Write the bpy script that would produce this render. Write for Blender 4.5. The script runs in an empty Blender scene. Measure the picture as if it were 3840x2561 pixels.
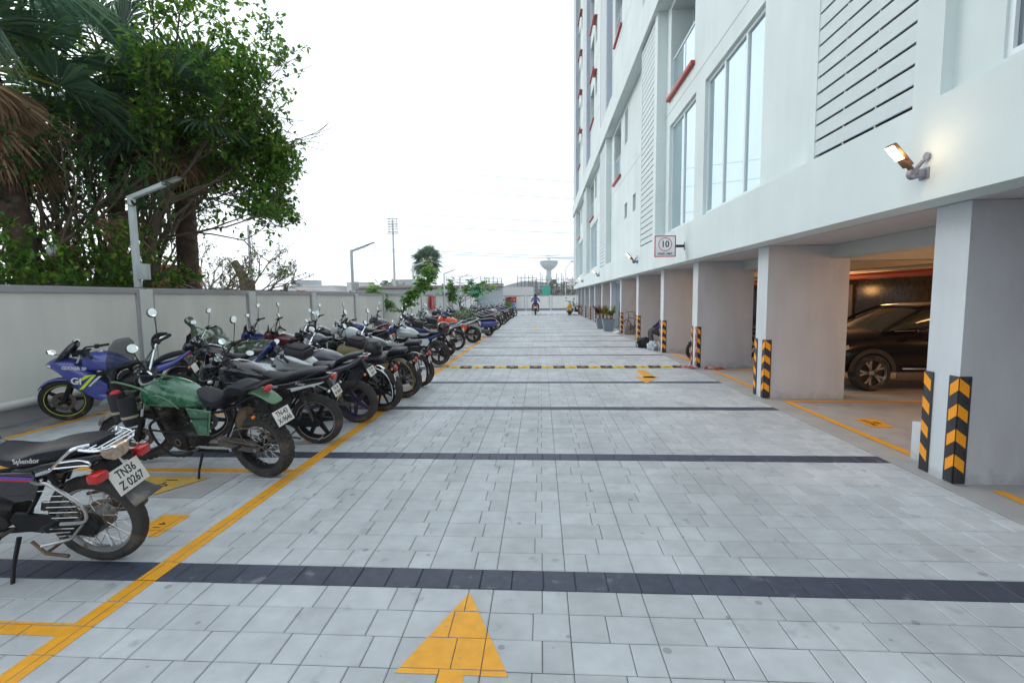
import bpy, bmesh, math, random
from math import sin, cos, pi, radians as rad
from mathutils import Vector, Matrix
random.seed(7)
SC = bpy.context.scene
COL = SC.collection
# ---------------------------------------------------------------- camera
cd = bpy.data.cameras.new('camera'); cam = bpy.data.objects.new('camera', cd); COL.objects.link(cam)
SC.camera = cam
R_, U_, F_ = Vector((0.99818299, 0.05918646, -0.01129988)), Vector((0.00592471, 0.09021757, 0.99590446)), Vector((-0.05996351, 0.99416183, -0.08970298))
cam.matrix_world = Matrix(((R_.x, U_.x, -F_.x, 0), (R_.y, U_.y, -F_.y, 0), (R_.z, U_.z, -F_.z, 1.75), (0, 0, 0, 1)))
cd.sensor_fit = 'HORIZONTAL'; cd.sensor_width = 36; cd.lens = 36*1823.85/3840; cd.clip_start = .05; cd.clip_end = 3000
# ---------------------------------------------------------------- sky and light: overcast evening
SC.view_settings.view_transform = 'Standard'; SC.view_settings.look = 'None'; SC.view_settings.gamma = 1
SC.view_settings.exposure = 0.2
W = bpy.data.worlds.new('World'); SC.world = W; W.use_nodes = True
nt = W.node_tree; bg = nt.nodes['Background']
sky = nt.nodes.new('ShaderNodeTexSky'); sky.sky_type = 'NISHITA'; sky.sun_disc = False
sky.sun_elevation = rad(28); sky.sun_rotation = rad(230); sky.air_density = 1.0; sky.dust_density = 3.0; sky.ozone_density = 1.5
hs = nt.nodes.new('ShaderNodeHueSaturation'); hs.inputs['Saturation'].default_value = .22
# overcast: even the sky out into one bright cloud layer, still driven by the sky texture
mx = nt.nodes.new('ShaderNodeMix'); mx.data_type = 'RGBA'; mx.inputs[0].default_value = .72
tn = nt.nodes.new('ShaderNodeTexNoise'); tn.inputs['Scale'].default_value = 2.2; tn.inputs['Detail'].default_value = 4
tr = nt.nodes.new('ShaderNodeMapRange'); tr.inputs['From Min'].default_value = .3; tr.inputs['From Max'].default_value = .7
tr.inputs['To Min'].default_value = 8.6; tr.inputs['To Max'].default_value = 10.2
cmb = nt.nodes.new('ShaderNodeCombineColor')
ml = nt.nodes.new('ShaderNodeMix'); ml.data_type = 'RGBA'; ml.blend_type = 'MULTIPLY'; ml.inputs[0].default_value = 1
ml.inputs[7].default_value = (.90, 1.0, 1.10, 1)
nt.links.new(sky.outputs[0], hs.inputs['Color']); nt.links.new(hs.outputs[0], mx.inputs[6])
nt.links.new(tn.outputs['Fac'], tr.inputs['Value'])
for k in range(3): nt.links.new(tr.outputs[0], cmb.inputs[k])
nt.links.new(cmb.outputs[0], ml.inputs[6]); nt.links.new(ml.outputs[2], mx.inputs[7])
nt.links.new(mx.outputs[2], bg.inputs['Color']); bg.inputs['Strength'].default_value = .15
sd = bpy.data.lights.new('sun', 'SUN'); sun = bpy.data.objects.new('sun', sd); COL.objects.link(sun)
sd.energy = .5; sd.angle = rad(25); sd.color = (1, .95, .88)
# light travels from the sun's side (west, over the wall) down to the yard
az = rad(300); el = rad(28)
dv = Vector((sin(az)*cos(el), cos(az)*cos(el), sin(el)))
sun.rotation_euler = dv.to_track_quat('Z', 'Y').to_euler(); sky.sun_elevation = el; sky.sun_rotation = az
# ---------------------------------------------------------------- materials
MATS = {}
def mat(name, col, rough=.6, metal=0., var=0., vs=6., bump=0., bs=40., coat=0., emit=None, es=0., alpha=1., trans=0., island=0., spec=.5, dark=None, ds=3., dth=.55, sheen=0.):
    if name in MATS: return MATS[name]
    m = bpy.data.materials.new(name); m.use_nodes = True; MATS[name] = m
    t = m.node_tree; N = t.nodes; L = t.links; p = N['Principled BSDF']
    p.inputs['Base Color'].default_value = (*col, 1); p.inputs['Roughness'].default_value = rough; p.inputs['Metallic'].default_value = metal
    p.inputs['Coat Weight'].default_value = coat; p.inputs['Alpha'].default_value = alpha; p.inputs['Transmission Weight'].default_value = trans
    p.inputs['Specular IOR Level'].default_value = spec
    if emit: p.inputs['Emission Color'].default_value = (*emit, 1); p.inputs['Emission Strength'].default_value = es
    tc = N.new('ShaderNodeTexCoord'); out = None
    def noise(scale, detail=4):
        n = N.new('ShaderNodeTexNoise'); n.inputs['Scale'].default_value = scale; n.inputs['Detail'].default_value = detail
        L.new(tc.outputs['Object'], n.inputs['Vector']); return n
    if var or island or dark:
        c = N.new('ShaderNodeRGB'); c.outputs[0].default_value = (*col, 1); out = c.outputs[0]
        if var:
            n = noise(vs, 6); r = N.new('ShaderNodeMapRange'); r.inputs['To Min'].default_value = 1-var; r.inputs['To Max'].default_value = 1+var
            r.inputs['From Min'].default_value = .3; r.inputs['From Max'].default_value = .7
            L.new(n.outputs['Fac'], r.inputs['Value'])
            v = N.new('ShaderNodeVectorMath'); v.operation = 'SCALE'; L.new(out, v.inputs[0]); L.new(r.outputs[0], v.inputs['Scale']); out = v.outputs[0]
        if island:
            g = N.new('ShaderNodeNewGeometry'); r = N.new('ShaderNodeMapRange'); r.inputs['To Min'].default_value = 1-island; r.inputs['To Max'].default_value = 1+island
            L.new(g.outputs['Random Per Island'], r.inputs['Value'])
            v = N.new('ShaderNodeVectorMath'); v.operation = 'SCALE'; L.new(out, v.inputs[0]); L.new(r.outputs[0], v.inputs['Scale']); out = v.outputs[0]
        if dark:
            n = noise(ds, 8); r = N.new('ShaderNodeMapRange'); r.inputs['From Min'].default_value = dth; r.inputs['From Max'].default_value = dth+.12
            L.new(n.outputs['Fac'], r.inputs['Value'])
            x = N.new('ShaderNodeMix'); x.data_type = 'RGBA'; L.new(r.outputs[0], x.inputs[0]); L.new(out, x.inputs[6]); x.inputs[7].default_value = (*dark, 1); out = x.outputs[2]
        L.new(out, p.inputs['Base Color'])
    if bump:
        n = noise(bs, 5); b = N.new('ShaderNodeBump'); b.inputs['Strength'].default_value = bump; b.inputs['Distance'].default_value = .01
        L.new(n.outputs['Fac'], b.inputs['Height']); L.new(b.outputs[0], p.inputs['Normal'])
    return m
# ---------------------------------------------------------------- mesh helpers
class MB:
    def __init__(s): s.v = []; s.f = []; s.mi = []; s.sm = []; s.M = None
    def add(s, v, f, mi=0, sm=False, M=None):
        o = len(s.v); M = M if M is not None else s.M
        for p in v:
            p = Vector(p); s.v.append(M @ p if M is not None else p)
        for q in f: s.f.append([o+i for i in q]); s.mi.append(mi); s.sm.append(sm)
        return s
    def box(s, a, b, mi=0, bev=0, M=None):
        x0, y0, z0 = [min(a[i], b[i]) for i in range(3)]; x1, y1, z1 = [max(a[i], b[i]) for i in range(3)]
        if not bev:
            v = [(x0,y0,z0),(x1,y0,z0),(x1,y1,z0),(x0,y1,z0),(x0,y0,z1),(x1,y0,z1),(x1,y1,z1),(x0,y1,z1)]
            return s.add(v, [(0,3,2,1),(4,5,6,7),(0,1,5,4),(1,2,6,5),(2,3,7,6),(3,0,4,7)], mi, False, M)
        bev = min(bev, (x1-x0)/2.01, (y1-y0)/2.01, (z1-z0)/2.01)
        bm = bmesh.new(); bmesh.ops.create_cube(bm, size=1)
        for q in bm.verts: q.co = Vector(((x0+x1)/2+q.co.x*(x1-x0), (y0+y1)/2+q.co.y*(y1-y0), (z0+z1)/2+q.co.z*(z1-z0)))
        bmesh.ops.bevel(bm, geom=bm.edges[:], offset=bev, segments=2, affect='EDGES', profile=.5)
        bm.verts.index_update()
        s.add([q.co[:] for q in bm.verts], [[q.index for q in f.verts] for f in bm.faces], mi, True, M); bm.free(); return s
    def quad(s, a, b, c, d, mi=0): return s.add([a, b, c, d], [(0,1,2,3)], mi)
    def tube(s, pts, r, n=8, mi=0, caps=True, closed=False, M=None, spl=0):
        pts = [Vector(p) for p in pts]
        if spl: pts = smooth(pts, spl, closed)
        m = len(pts); rr = r if isinstance(r, (list, tuple)) else [r]*m
        if len(rr) != m: rr = [rr[0]+(rr[-1]-rr[0])*i/(m-1) for i in range(m)] if len(rr) == 2 else [rr[min(len(rr)-1, int(i*len(rr)/m))] for i in range(m)]
        V = []; F = []; up = None
        for i, p in enumerate(pts):
            if closed: t = pts[(i+1) % m]-pts[i-1]
            else: t = pts[min(i+1, m-1)]-pts[max(i-1, 0)]
            t = t.normalized() if t.length > 1e-9 else Vector((0,0,1))
            if up is None:
                up = Vector((0,0,1)) if abs(t.z) < .9 else Vector((1,0,0))
            a = t.cross(up)
            if a.length < 1e-6: a = t.cross(Vector((0,1,0)))
            a.normalize(); b = a.cross(t).normalized(); up = b
            for k in range(n): V.append(p+(a*cos(2*pi*k/n)+b*sin(2*pi*k/n))*rr[i])
        for i in range(m if closed else m-1):
            j = (i+1) % m
            for k in range(n): F.append((i*n+k, i*n+(k+1) % n, j*n+(k+1) % n, j*n+k))
        s.add(V, F, mi, True, M)
        if caps and not closed:
            s.add(V[:n], [list(range(n))], mi, False, M); s.add(V[-n:], [list(range(n))[::-1]], mi, False, M)
        return s
    def lathe(s, prof, n=32, axis='Y', c=(0,0,0), mi=0, M=None, sm=True, a0=0, a1=2*pi):
        # prof: (radius, along-axis)
        full = abs(a1-a0-2*pi) < 1e-6; V = []; F = []; k = len(prof); nn = n if full else n+1
        for i in range(nn):
            a = a0+(a1-a0)*i/n
            for r, h in prof:
                if axis == 'Y': V.append((c[0]+r*cos(a), c[1]+h, c[2]+r*sin(a)))
                elif axis == 'Z': V.append((c[0]+r*cos(a), c[1]+r*sin(a), c[2]+h))
                else: V.append((c[0]+h, c[1]+r*cos(a), c[2]+r*sin(a)))
        for i in range(n):
            j = (i+1) % nn
            for q in range(k-1): F.append((i*k+q, i*k+q+1, j*k+q+1, j*k+q))
        return s.add(V, F, mi, sm, M)
    def loft(s, secs, n=16, mi=0, sub=3, caps=True, M=None, ax='X'):
        # secs: (x, y, z, half_w, up, down, exponent)
        if sub > 1: secs = cr(secs, sub)
        V = []; F = []
        for x, y, z, w, u, d, e in secs:
            e = max(e, .6)
            for k in range(n):
                a = 2*pi*k/n; ca, sa = cos(a), sin(a)
                yy = math.copysign(abs(ca)**(2/e), ca)*w; zz = math.copysign(abs(sa)**(2/e), sa)*(u if sa > 0 else d)
                V.append((x, y+yy, z+zz) if ax == 'X' else ((x+yy, y+zz, z) if ax == 'Z' else (x+yy, y, z+zz)))
        for i in range(len(secs)-1):
            for k in range(n): F.append((i*n+k, (i+1)*n+k, (i+1)*n+(k+1) % n, i*n+(k+1) % n))
        s.add(V, F, mi, True, M)
        if caps: s.add(V[:n], [list(range(n))[::-1]], mi, True, M); s.add(V[-n:], [list(range(n))], mi, True, M)
        return s
    def prism(s, poly, t, y=0, mi=0, M=None, bev=.0, ax='Y', sm=False):
        # polygon given in the XZ plane, thickness t along Y, centred on y
        n = len(poly)
        def P(a, b, h): return (a, h, b) if ax == 'Y' else ((h, a, b) if ax == 'X' else (a, b, h))
        if bev:
            cx = sum(p[0] for p in poly)/n; cz = sum(p[1] for p in poly)/n
            inn = []
            for p in poly:
                d = Vector((cx-p[0], cz-p[1])); l = d.length or 1; inn.append((p[0]+d.x/l*bev, p[1]+d.y/l*bev))
            rings = [[P(*p, y-t/2) for p in inn], [P(*p, y-t/2+bev) for p in poly], [P(*p, y+t/2-bev) for p in poly], [P(*p, y+t/2) for p in inn]]
        else: rings = [[P(*p, y-t/2) for p in poly], [P(*p, y+t/2) for p in poly]]
        V = [q for r in rings for q in r]; F = []
        for i in range(len(rings)-1):
            for k in range(n): F.append((i*n+k, i*n+(k+1) % n, (i+1)*n+(k+1) % n, (i+1)*n+k))
        F.append(list(range(n))[::-1]); F.append([(len(rings)-1)*n+k for k in range(n)])
        return s.add(V, F, mi, sm, M)
    def ball(s, c, r, n=12, mi=0, M=None):
        rx, ry, rz = r if isinstance(r, (tuple, list)) else (r, r, r); V = []; F = []; h = max(4, n//2)
        for i in range(h+1):
            a = pi*i/h
            for k in range(n): V.append((c[0]+rx*sin(a)*cos(2*pi*k/n), c[1]+ry*sin(a)*sin(2*pi*k/n), c[2]+rz*cos(a)))
        for i in range(h):
            for k in range(n): F.append((i*n+k, (i+1)*n+k, (i+1)*n+(k+1) % n, i*n+(k+1) % n))
        return s.add(V, F, mi, True, M)
    def build(s, name, mats, parent=None, sharp=35, M=None):
        me = bpy.data.meshes.new(name); me.from_pydata([tuple(v) for v in s.v], [], s.f)
        mats = mats if isinstance(mats, (list, tuple)) else [mats]
        for m in mats: me.materials.append(m)
        me.polygons.foreach_set('material_index', s.mi); me.polygons.foreach_set('use_smooth', s.sm)
        bm = bmesh.new(); bm.from_mesh(me)
        if len(s.f) < 60000: bmesh.ops.remove_doubles(bm, verts=bm.verts, dist=1e-5)
        if s.fixn: bmesh.ops.recalc_face_normals(bm, faces=bm.faces)
        bm.to_mesh(me); bm.free()
        if any(s.sm): me.set_sharp_from_angle(angle=rad(sharp))
        o = bpy.data.objects.new(name, me); COL.objects.link(o)
        if parent is not None: o.parent = parent
        if M is not None: o.matrix_basis = M
        return o
    fixn = True
def cr(secs, sub):
    out = []; n = len(secs)
    for i in range(n-1):
        p0, p1, p2, p3 = secs[max(i-1,0)], secs[i], secs[i+1], secs[min(i+2, n-1)]
        for k in range(sub):
            t = k/sub
            out.append(tuple(.5*((2*b)+(-a+c)*t+(2*a-5*b+4*c-d)*t*t+(-a+3*b-3*c+d)*t**3) for a, b, c, d in zip(p0, p1, p2, p3)))
    out.append(tuple(secs[-1])); return [(*q[:3], max(q[3], .001), max(q[4], .001), max(q[5], .001), q[6]) if len(q) == 7 else q for q in out]
def smooth(pts, sub, closed=False):
    if closed: pts = [pts[-1]]+list(pts)+[pts[0], pts[1]]
    out = []; n = len(pts); rng = range(1, n-2) if closed else range(n-1)
    for i in rng:
        p0, p1, p2, p3 = pts[max(i-1,0)], pts[i], pts[i+1], pts[min(i+2, n-1)]
        for k in range(sub):
            t = k/sub; out.append(.5*((2*p1)+(p2-p0)*t+(2*p0-5*p1+4*p2-p3)*t*t+(3*p1-p0-3*p2+p3)*t**3))
    if not closed: out.append(pts[-1])
    return out
def tag(o, label=None, cat=None, group=None, kind=None):
    if label: o['label'] = label
    if cat: o['category'] = cat
    if group: o['group'] = group
    if kind: o['kind'] = kind
    return o
def empty(name, loc, rz=0, label=None, cat=None, group=None, rot=None, sc=1):
    o = bpy.data.objects.new(name, None); COL.objects.link(o); o.location = loc; o.empty_display_size = .1
    o.rotation_euler = rot if rot else (0, 0, rz); o.scale = (sc, sc, sc)
    return tag(o, label, cat, group)
def text(name, s, size, M, m, parent=None, bold=False, sx=1., ext=.0008, font=None):
    c = bpy.data.curves.new(name, 'FONT'); c.body = s; c.size = size; c.align_x = 'CENTER'; c.align_y = 'CENTER'; c.extrude = ext; c.space_line = .95
    if bold: c.offset = size*.022
    c.resolution_u = 3
    o = bpy.data.objects.new('tmp', c); COL.objects.link(o)
    dg = bpy.context.evaluated_depsgraph_get(); me = bpy.data.meshes.new_from_object(o.evaluated_get(dg)); bpy.data.objects.remove(o)
    me.transform(Matrix.Diagonal((sx, 1, 1, 1))); me.materials.clear(); me.materials.append(m); me.name = name
    q = bpy.data.objects.new(name, me); COL.objects.link(q)
    if parent is not None: q.parent = parent
    q.matrix_basis = M; return q
def copy_tree(o, parent=None):
    c = o.copy(); COL.objects.link(c)
    if parent is not None: c.parent = parent; c.matrix_parent_inverse = o.matrix_parent_inverse
    for ch in list(o.children): copy_tree(ch, c)
    return c
def basis(c, x, y, z=None):
    x = Vector(x).normalized(); y = Vector(y).normalized(); z = x.cross(y)
    return Matrix(((x.x, y.x, z.x, c[0]), (x.y, y.y, z.y, c[1]), (x.z, y.z, z.z, c[2]), (0,0,0,1)))
def TR(x, y, z): return Matrix.Translation((x, y, z))
def RX(a): return Matrix.Rotation(a, 4, 'X')
def RY(a): return Matrix.Rotation(a, 4, 'Y')
def RZ(a): return Matrix.Rotation(a, 4, 'Z')
# ================================================================ THE SETTING
BP = 2.3584; PP = .2144; PW = .1953; CW = .4394; B0 = 2.993      # paving module, far edge of first dark band
M_pave = mat('paver', (.49,.515,.53), .72, var=.07, vs=9, bump=.25, bs=220, island=.075, dark=(.29,.31,.33), ds=5, dth=.64)
def dots(m, scale=6.5, r=.10, col=(.2,.2,.21)):
    t = m.node_tree; N = t.nodes; L = t.links; p = N['Principled BSDF']; src = p.inputs['Base Color'].links[0].from_socket
    tc = N.new('ShaderNodeTexCoord'); v = N.new('ShaderNodeTexVoronoi'); v.inputs['Scale'].default_value = scale; L.new(tc.outputs['Object'], v.inputs['Vector'])
    sp = N.new('ShaderNodeSeparateColor'); L.new(v.outputs['Color'], sp.inputs[0])
    a = N.new('ShaderNodeMath'); a.operation = 'MULTIPLY'; L.new(sp.outputs[0], a.inputs[0]); L.new(sp.outputs[1], a.inputs[1])
    b = N.new('ShaderNodeMath'); b.operation = 'MULTIPLY'; b.inputs[1].default_value = r*2.2; L.new(a.outputs[0], b.inputs[0])
    c = N.new('ShaderNodeMath'); c.operation = 'SUBTRACT'; L.new(b.outputs[0], c.inputs[0]); L.new(v.outputs['Distance'], c.inputs[1])
    d = N.new('ShaderNodeMapRange'); d.inputs['From Min'].default_value = 0; d.inputs['From Max'].default_value = .02; d.inputs['To Max'].default_value = .55; L.new(c.outputs[0], d.inputs['Value'])
    x = N.new('ShaderNodeMix'); x.data_type = 'RGBA'; L.new(d.outputs[0], x.inputs[0]); L.new(src, x.inputs[6]); x.inputs[7].default_value = (*col, 1); L.new(x.outputs[2], p.inputs['Base Color'])
dots(M_pave)
def mottle(m, sc=(.5,.5,.5), lo=.86, hi=1.06, f0=.35, f1=.65, detail=5):
    # broad stains and streaks multiplied over the base colour
    t = m.node_tree; N = t.nodes; L = t.links; p = N['Principled BSDF']; lk = p.inputs['Base Color'].links
    if lk: src = lk[0].from_socket
    else: c = N.new('ShaderNodeRGB'); c.outputs[0].default_value = p.inputs['Base Color'].default_value; src = c.outputs[0]
    tc = N.new('ShaderNodeTexCoord'); mp = N.new('ShaderNodeMapping'); mp.inputs['Scale'].default_value = sc; L.new(tc.outputs['Object'], mp.inputs[0])
    n = N.new('ShaderNodeTexNoise'); n.inputs['Scale'].default_value = 1; n.inputs['Detail'].default_value = detail; n.inputs['Roughness'].default_value = .62; L.new(mp.outputs[0], n.inputs['Vector'])
    r = N.new('ShaderNodeMapRange'); r.inputs['From Min'].default_value = f0; r.inputs['From Max'].default_value = f1; r.inputs['To Min'].default_value = lo; r.inputs['To Max'].default_value = hi; L.new(n.outputs['Fac'], r.inputs['Value'])
    v = N.new('ShaderNodeVectorMath'); v.operation = 'SCALE'; L.new(src, v.inputs[0]); L.new(r.outputs[0], v.inputs['Scale']); L.new(v.outputs[0], p.inputs['Base Color'])
mottle(M_pave, (.7,.35,1), .84, 1.07); mottle(M_pave, (2.6,2.6,1), .92, 1.05); mottle(M_pave, (1.6,.04,1), .95, 1.02)
M_dpave = mat('paver_dark', (.046,.055,.085), .55, var=.18, vs=14, bump=.25, bs=200, island=.12, dark=(.17,.175,.19), ds=7, dth=.62)
M_joint = mat('joint_sand', (.15,.145,.14), .95, var=.2)
M_conc = mat('concrete_floor', (.37,.365,.36), .6, var=.14, vs=2.2, bump=.2, bs=60, dark=(.24,.235,.23), ds=1.6, dth=.62)
M_earth = mat('earth', (.2,.17,.13), .95, var=.3, vs=.3)
M_yel = mat('yellow_paint', (.80,.36,.012), .5, var=.10, vs=14, bump=.3, bs=150, dark=(.42,.30,.14), ds=26, dth=.63)
M_yelw = mat('yellow_paint_worn', (.60,.36,.05), .6, var=.12, vs=15, dark=(.33,.3,.24), ds=30, dth=.52)
M_blk = mat('black_paint', (.02,.02,.022), .6)
XL, XR = -7.05, 3.62
g = MB(); g.box((-900,-900,-.5), (900,900,-.06)); tag(g.build('ground', M_earth), kind='structure')
g = MB(); g.box((-7.6,-3,-.04), (3.9,65.2,-.012)); tag(g.build('paving_bed', M_joint), kind='structure')
def clip(poly, quad):
    # convex polygon against a rectangle
    x0, x1, y0, y1 = quad; out = poly
    for ax, lim, sg in ((0,x0,1),(0,x1,-1),(1,y0,1),(1,y1,-1)):
        src = out; out = []
        for i in range(len(src)):
            a, b = src[i-1], src[i]; da = (a[ax]-lim)*sg; db = (b[ax]-lim)*sg
            if da*db < 0: t = da/(da-db); out.append((a[0]+(b[0]-a[0])*t, a[1]+(b[1]-a[1])*t))
            if db >= 0: out.append(b)
        if not out: return []
    return out
marks = {}                                                          # painted marks: name -> (mesh, convex polygons)
def mark(key, *polys): marks.setdefault(key, (MB(), []))[1].extend(polys)
def rect(x0, x1, y0, y1): return [(x0,y0),(x1,y0),(x1,y1),(x0,y1)]
mark('yellow_kerb_line', rect(-2.565,-2.435,.3,22.0))
for y0 in range(0, 42, 1): mark('yellow_line_worn', rect(-2.565,-2.445,22.6+y0*.92,22.6+y0*.92+.62))
for k in range(0, 11): mark('yellow_bay_lines', rect(-7.0,-2.565,2.27+k*2.4,2.37+k*2.4))
mark('yellow_wall_line', rect(-7.02,-6.9,2.4,26))
for k in range(0, 10): mark('yellow_bay_label', rect(-2.98+(-.0 if k else 0),-2.82,3.33+2.4*k,3.69+2.4*k) if k else rect(-3.12,-2.88,3.33,3.69))
mark('yellow_arrow', [(-.436,2.74),(-.70,2.10),(-.16,2.10)], rect(-.492,-.369,1.0,2.1))
mark('yellow_arrow_far', [(2.12,9.85),(2.62,10.75),(2.02,10.62)], [(2.22,11.6),(2.46,11.6),(2.46,10.5),(2.22,10.5)])
mark('yellow_arrow_worn', [(-.55,29.6),(-.15,29.6),(-.35,30.9)], rect(-.45,-.25,28.2,29.6))
pav = MB(); dk = MB(); pav.fixn = False; dk.fixn = False
def paver(mb, x0, x1, y0, y1, b=.0055, j=.0016, dz=0):
    x0 += j; x1 -= j; y0 += j; y1 -= j; d = .005
    V = [(x0,y0,-d),(x1,y0,-d),(x1,y1,-d),(x0,y1,-d),(x0+b,y0+b,dz),(x1-b,y0+b,dz),(x1-b,y1-b,dz),(x0+b,y1-b,dz)]
    mb.add(V, [(4,5,6,7),(0,1,5,4),(1,2,6,5),(2,3,7,6),(3,0,4,7)])
    for key, (mm, polys) in marks.items():
        for P in polys:
            xs = [p[0] for p in P]; ys = [p[1] for p in P]
            if max(xs) < x0 or min(xs) > x1 or max(ys) < y0 or min(ys) > y1: continue
            q = clip(P, (x0+.001, x1-.001, y0+.001, y1-.001))
            if len(q) >= 3: mm.add([(a, c, dz+.0018) for a, c in q], [list(range(len(q)))])
rp = random.Random(3)
row = -12; y = B0-PP-13*PP
k = 0
yy = B0-PP*14
nrow = 0
while yy < 64.9:
    idx = round((yy-(B0-PP))/PP)
    dark = idx % 11 == 0
    y1 = yy+PP
    if dark:
        x = .0065-36*PW
        while x < XR:
            x0 = max(x, XL); x1 = min(x+PW, XR)
            if x1-x0 > .03: paver(dk, x0, x1, yy, y1, dz=rp.uniform(-.0012,.0008))
            x += PW
    else:
        x = .1454-17*CW
        while x < XR:
            sp = [.60,.54,.60,.68][idx % 4] if idx % 2 else .665
            sp = (.665 if idx % 2 else .55)+rp.choice((0,0,0,-.0))
            if rp.random() < .06: sp = 1-sp
            for a, c in ((x, x+CW*sp), (x+CW*sp, x+CW)):
                x0 = max(a, XL); x1 = min(c, XR)
                if x1-x0 > .03: paver(pav, x0, x1, yy, y1, dz=rp.uniform(-.0015,.001))
            x += CW
    yy = y1
tag(pav.build('paving', M_pave), kind='structure'); tag(dk.build('paving_bands', M_dpave), kind='structure')
for key, (mm, polys) in marks.items():
    mm.fixn = False
    tag(mm.build(key, M_yelw if 'worn' in key else M_yel), kind='structure')
# letters sprayed on the near parking label
text('bay_lettering', '4 1', .085, basis((-3.0,3.5,.004), (0,-1,0), (1,0,0)), M_blk)['kind'] = 'structure'
# concrete margins either side
g = MB(); g.box((3.624,-3,-.1), (16,66,.002)); tag(g.build('garage_floor', M_conc), kind='structure')
g = MB(); g.box((-7.62,-3,-.1), (-7.054,66,.004)); tag(g.build('wall_margin', mat('margin_cement', (.26,.255,.25), .85, var=.25, vs=4, bump=.5, bs=30, dark=(.1,.1,.1), ds=3, dth=.58)), kind='structure')
# inspection cover with yellow paint and cement border, in the first bay
g = MB(); g.box((-4.1,4.02,-.02), (-3.05,4.62,.006)); 
g.add([(-4.0,4.08,.012),(-3.5,4.08,.012),(-3.28,4.5,.012),(-4.0,4.5,.012)], [(0,1,2,3)], 1)
o = g.build('manhole_cover', [M_conc, M_yelw]); tag(o, 'yellow painted metal cover set in cement beneath the green motorcycle', 'manhole cover')
text('lettering', '1-01', .17, basis((-3.62,4.3,.0135), (0,-1,0), (1,0,0)), M_blk, o)
# garage bay lines and number plate on the floor
g = MB(); T = .006
for P in (rect(3.96,4.06,-1,4.4), rect(3.96,4.06,5.2,8.14), rect(4.06,9,8.07,8.17), rect(4.3,9.5,8.83,8.9), rect(3.96,4.06,8.8,11.6), rect(4.06,9,11.6,11.7), rect(3.96,4.06,12.4,15.0), rect(3.96,4.06,15.7,19)):
    g.add([(a, b, T) for a, b in P], [(0,1,2,3)])
g.fixn = False; tag(g.build('garage_lines', M_yel), kind='structure')
g = MB(); g.add([(4.33,6.52,.006),(4.6,6.52,.006),(4.66,6.96,.006),(4.36,6.96,.006)], [(0,1,2,3)]); g.fixn = False
tag(g.build('garage_bay_label', M_yel), kind='structure')
text('garage_bay_lettering', 'TILLUE\n60', .1, basis((4.49,6.74,.0075), (0,1,0), (-1,0,0)), M_blk)['kind'] = 'structure'
# ---------------------------------------------------------------- boundary walls
M_wall = mat('wall_paint', (.76,.76,.72), .75, var=.03, vs=1.3, bump=.12, bs=90)
M_trim = mat('wall_trim', (.38,.38,.40), .7, var=.05, vs=3)
M_post = mat('wall_post', (.70,.71,.70), .75, var=.04, vs=2)
M_pipe = mat('pipe_white', (.62,.63,.62), .45, var=.05)
WX = -7.62; WT = 1.985
def wall_run(name, label, n0, length, posts, M, group=None):
    # local: x along the wall, face towards -y, wall top at WT
    root = empty(name, (0,0,0), 0, label, 'wall', group); root.matrix_world = M
    cut = [0]+[p for p in posts]+[length]
    for i in range(len(cut)-1):
        a = cut[i]+(.15 if i else 0); b = cut[i+1]-(.15 if i < len(cut)-2 else 0)
        m = MB(); m.box((a,.02,0), (b,.16,WT-.05)); m.build('wall_panel', M_wall, root)
        t = MB(); t.box((a,-.02,WT-.075), (b,.02,WT-.002)); t.box((a,-.02,.34), (a+.055,.02,WT-.077)); t.box((b-.055,-.02,.34), (b,.02,WT-.077))
        t.box((a,-.022,0), (b,.019,.30)); t.build('panel_trim', [M_trim], root)
    for p in posts:
        m = MB(); m.box((p-.148,-.04,0), (p+.148,.18,WT+.004)); m.build('post', M_post, root)
    m = MB(); m.tube([(0,-.105,.31),(length,-.105,.31)], .062, 12); m.build('pipe', M_pipe, root)
    m = MB(); m.box((0,.0,WT), (length,.2,WT+.03)); m.build('coping', mat('coping', (.42,.42,.43), .8, var=.1), root)
    r2 = random.Random(5); pts = []
    for i in range(int(length/.6)+1): pts.append((i*.6, .03+r2.uniform(-.02,.02), WT+.035+r2.uniform(0,.012)))
    m = MB(); m.tube(pts, .008, 5); m.build('cable', M_blk, root)
    return root
LW = 69.2
posts = [y+4 for y in (1.75,5.35,8.98,12.45,15.95,19.75,23.4,26.9,30.9,34.4,38,41.7,45.5,49.2,53,56.8,60.6)]
wall_run('boundary_wall', 'long grey panelled boundary wall behind the parked motorcycles', 0, LW, posts, Matrix(((0,-1,0,WX),(1,0,0,-4),(0,0,1,0),(0,0,0,1))))
wall_run('end_wall', 'pale panelled wall across the far end of the yard', 0, 14, [2.3,5.6,8.9,12.15], Matrix(((1,0,0,WX+.0),(0,1,0,64.6),(0,0,1,0),(0,0,0,1))))
# ---------------------------------------------------------------- the building
M_fac = mat('facade_white', (.66,.74,.73), .8, var=.035, vs=.9, bump=.15, bs=60, dark=(.57,.62,.605), ds=.8, dth=.68)
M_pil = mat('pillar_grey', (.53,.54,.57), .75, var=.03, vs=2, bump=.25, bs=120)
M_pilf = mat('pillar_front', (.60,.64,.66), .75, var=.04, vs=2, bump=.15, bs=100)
M_sof = mat('soffit', (.52,.51,.53), .8, var=.03)
M_slat = mat('louvre_board', (.60,.675,.68), .7, var=.03, vs=5, bump=.5, bs=25)
M_gap = mat('louvre_gap', (.035,.04,.042), .8)
mottle(M_fac, (.9,.9,.10), .945, 1.02, .36, .64); mottle(M_fac, (.5,.5,.5), .95, 1.02); mottle(M_wall, (1.6,1.6,.35), .93, 1.03); mottle(M_pil, (3,3,.8), .93, 1.04); mottle(M_pilf, (3,3,.5), .92, 1.04)
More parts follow.
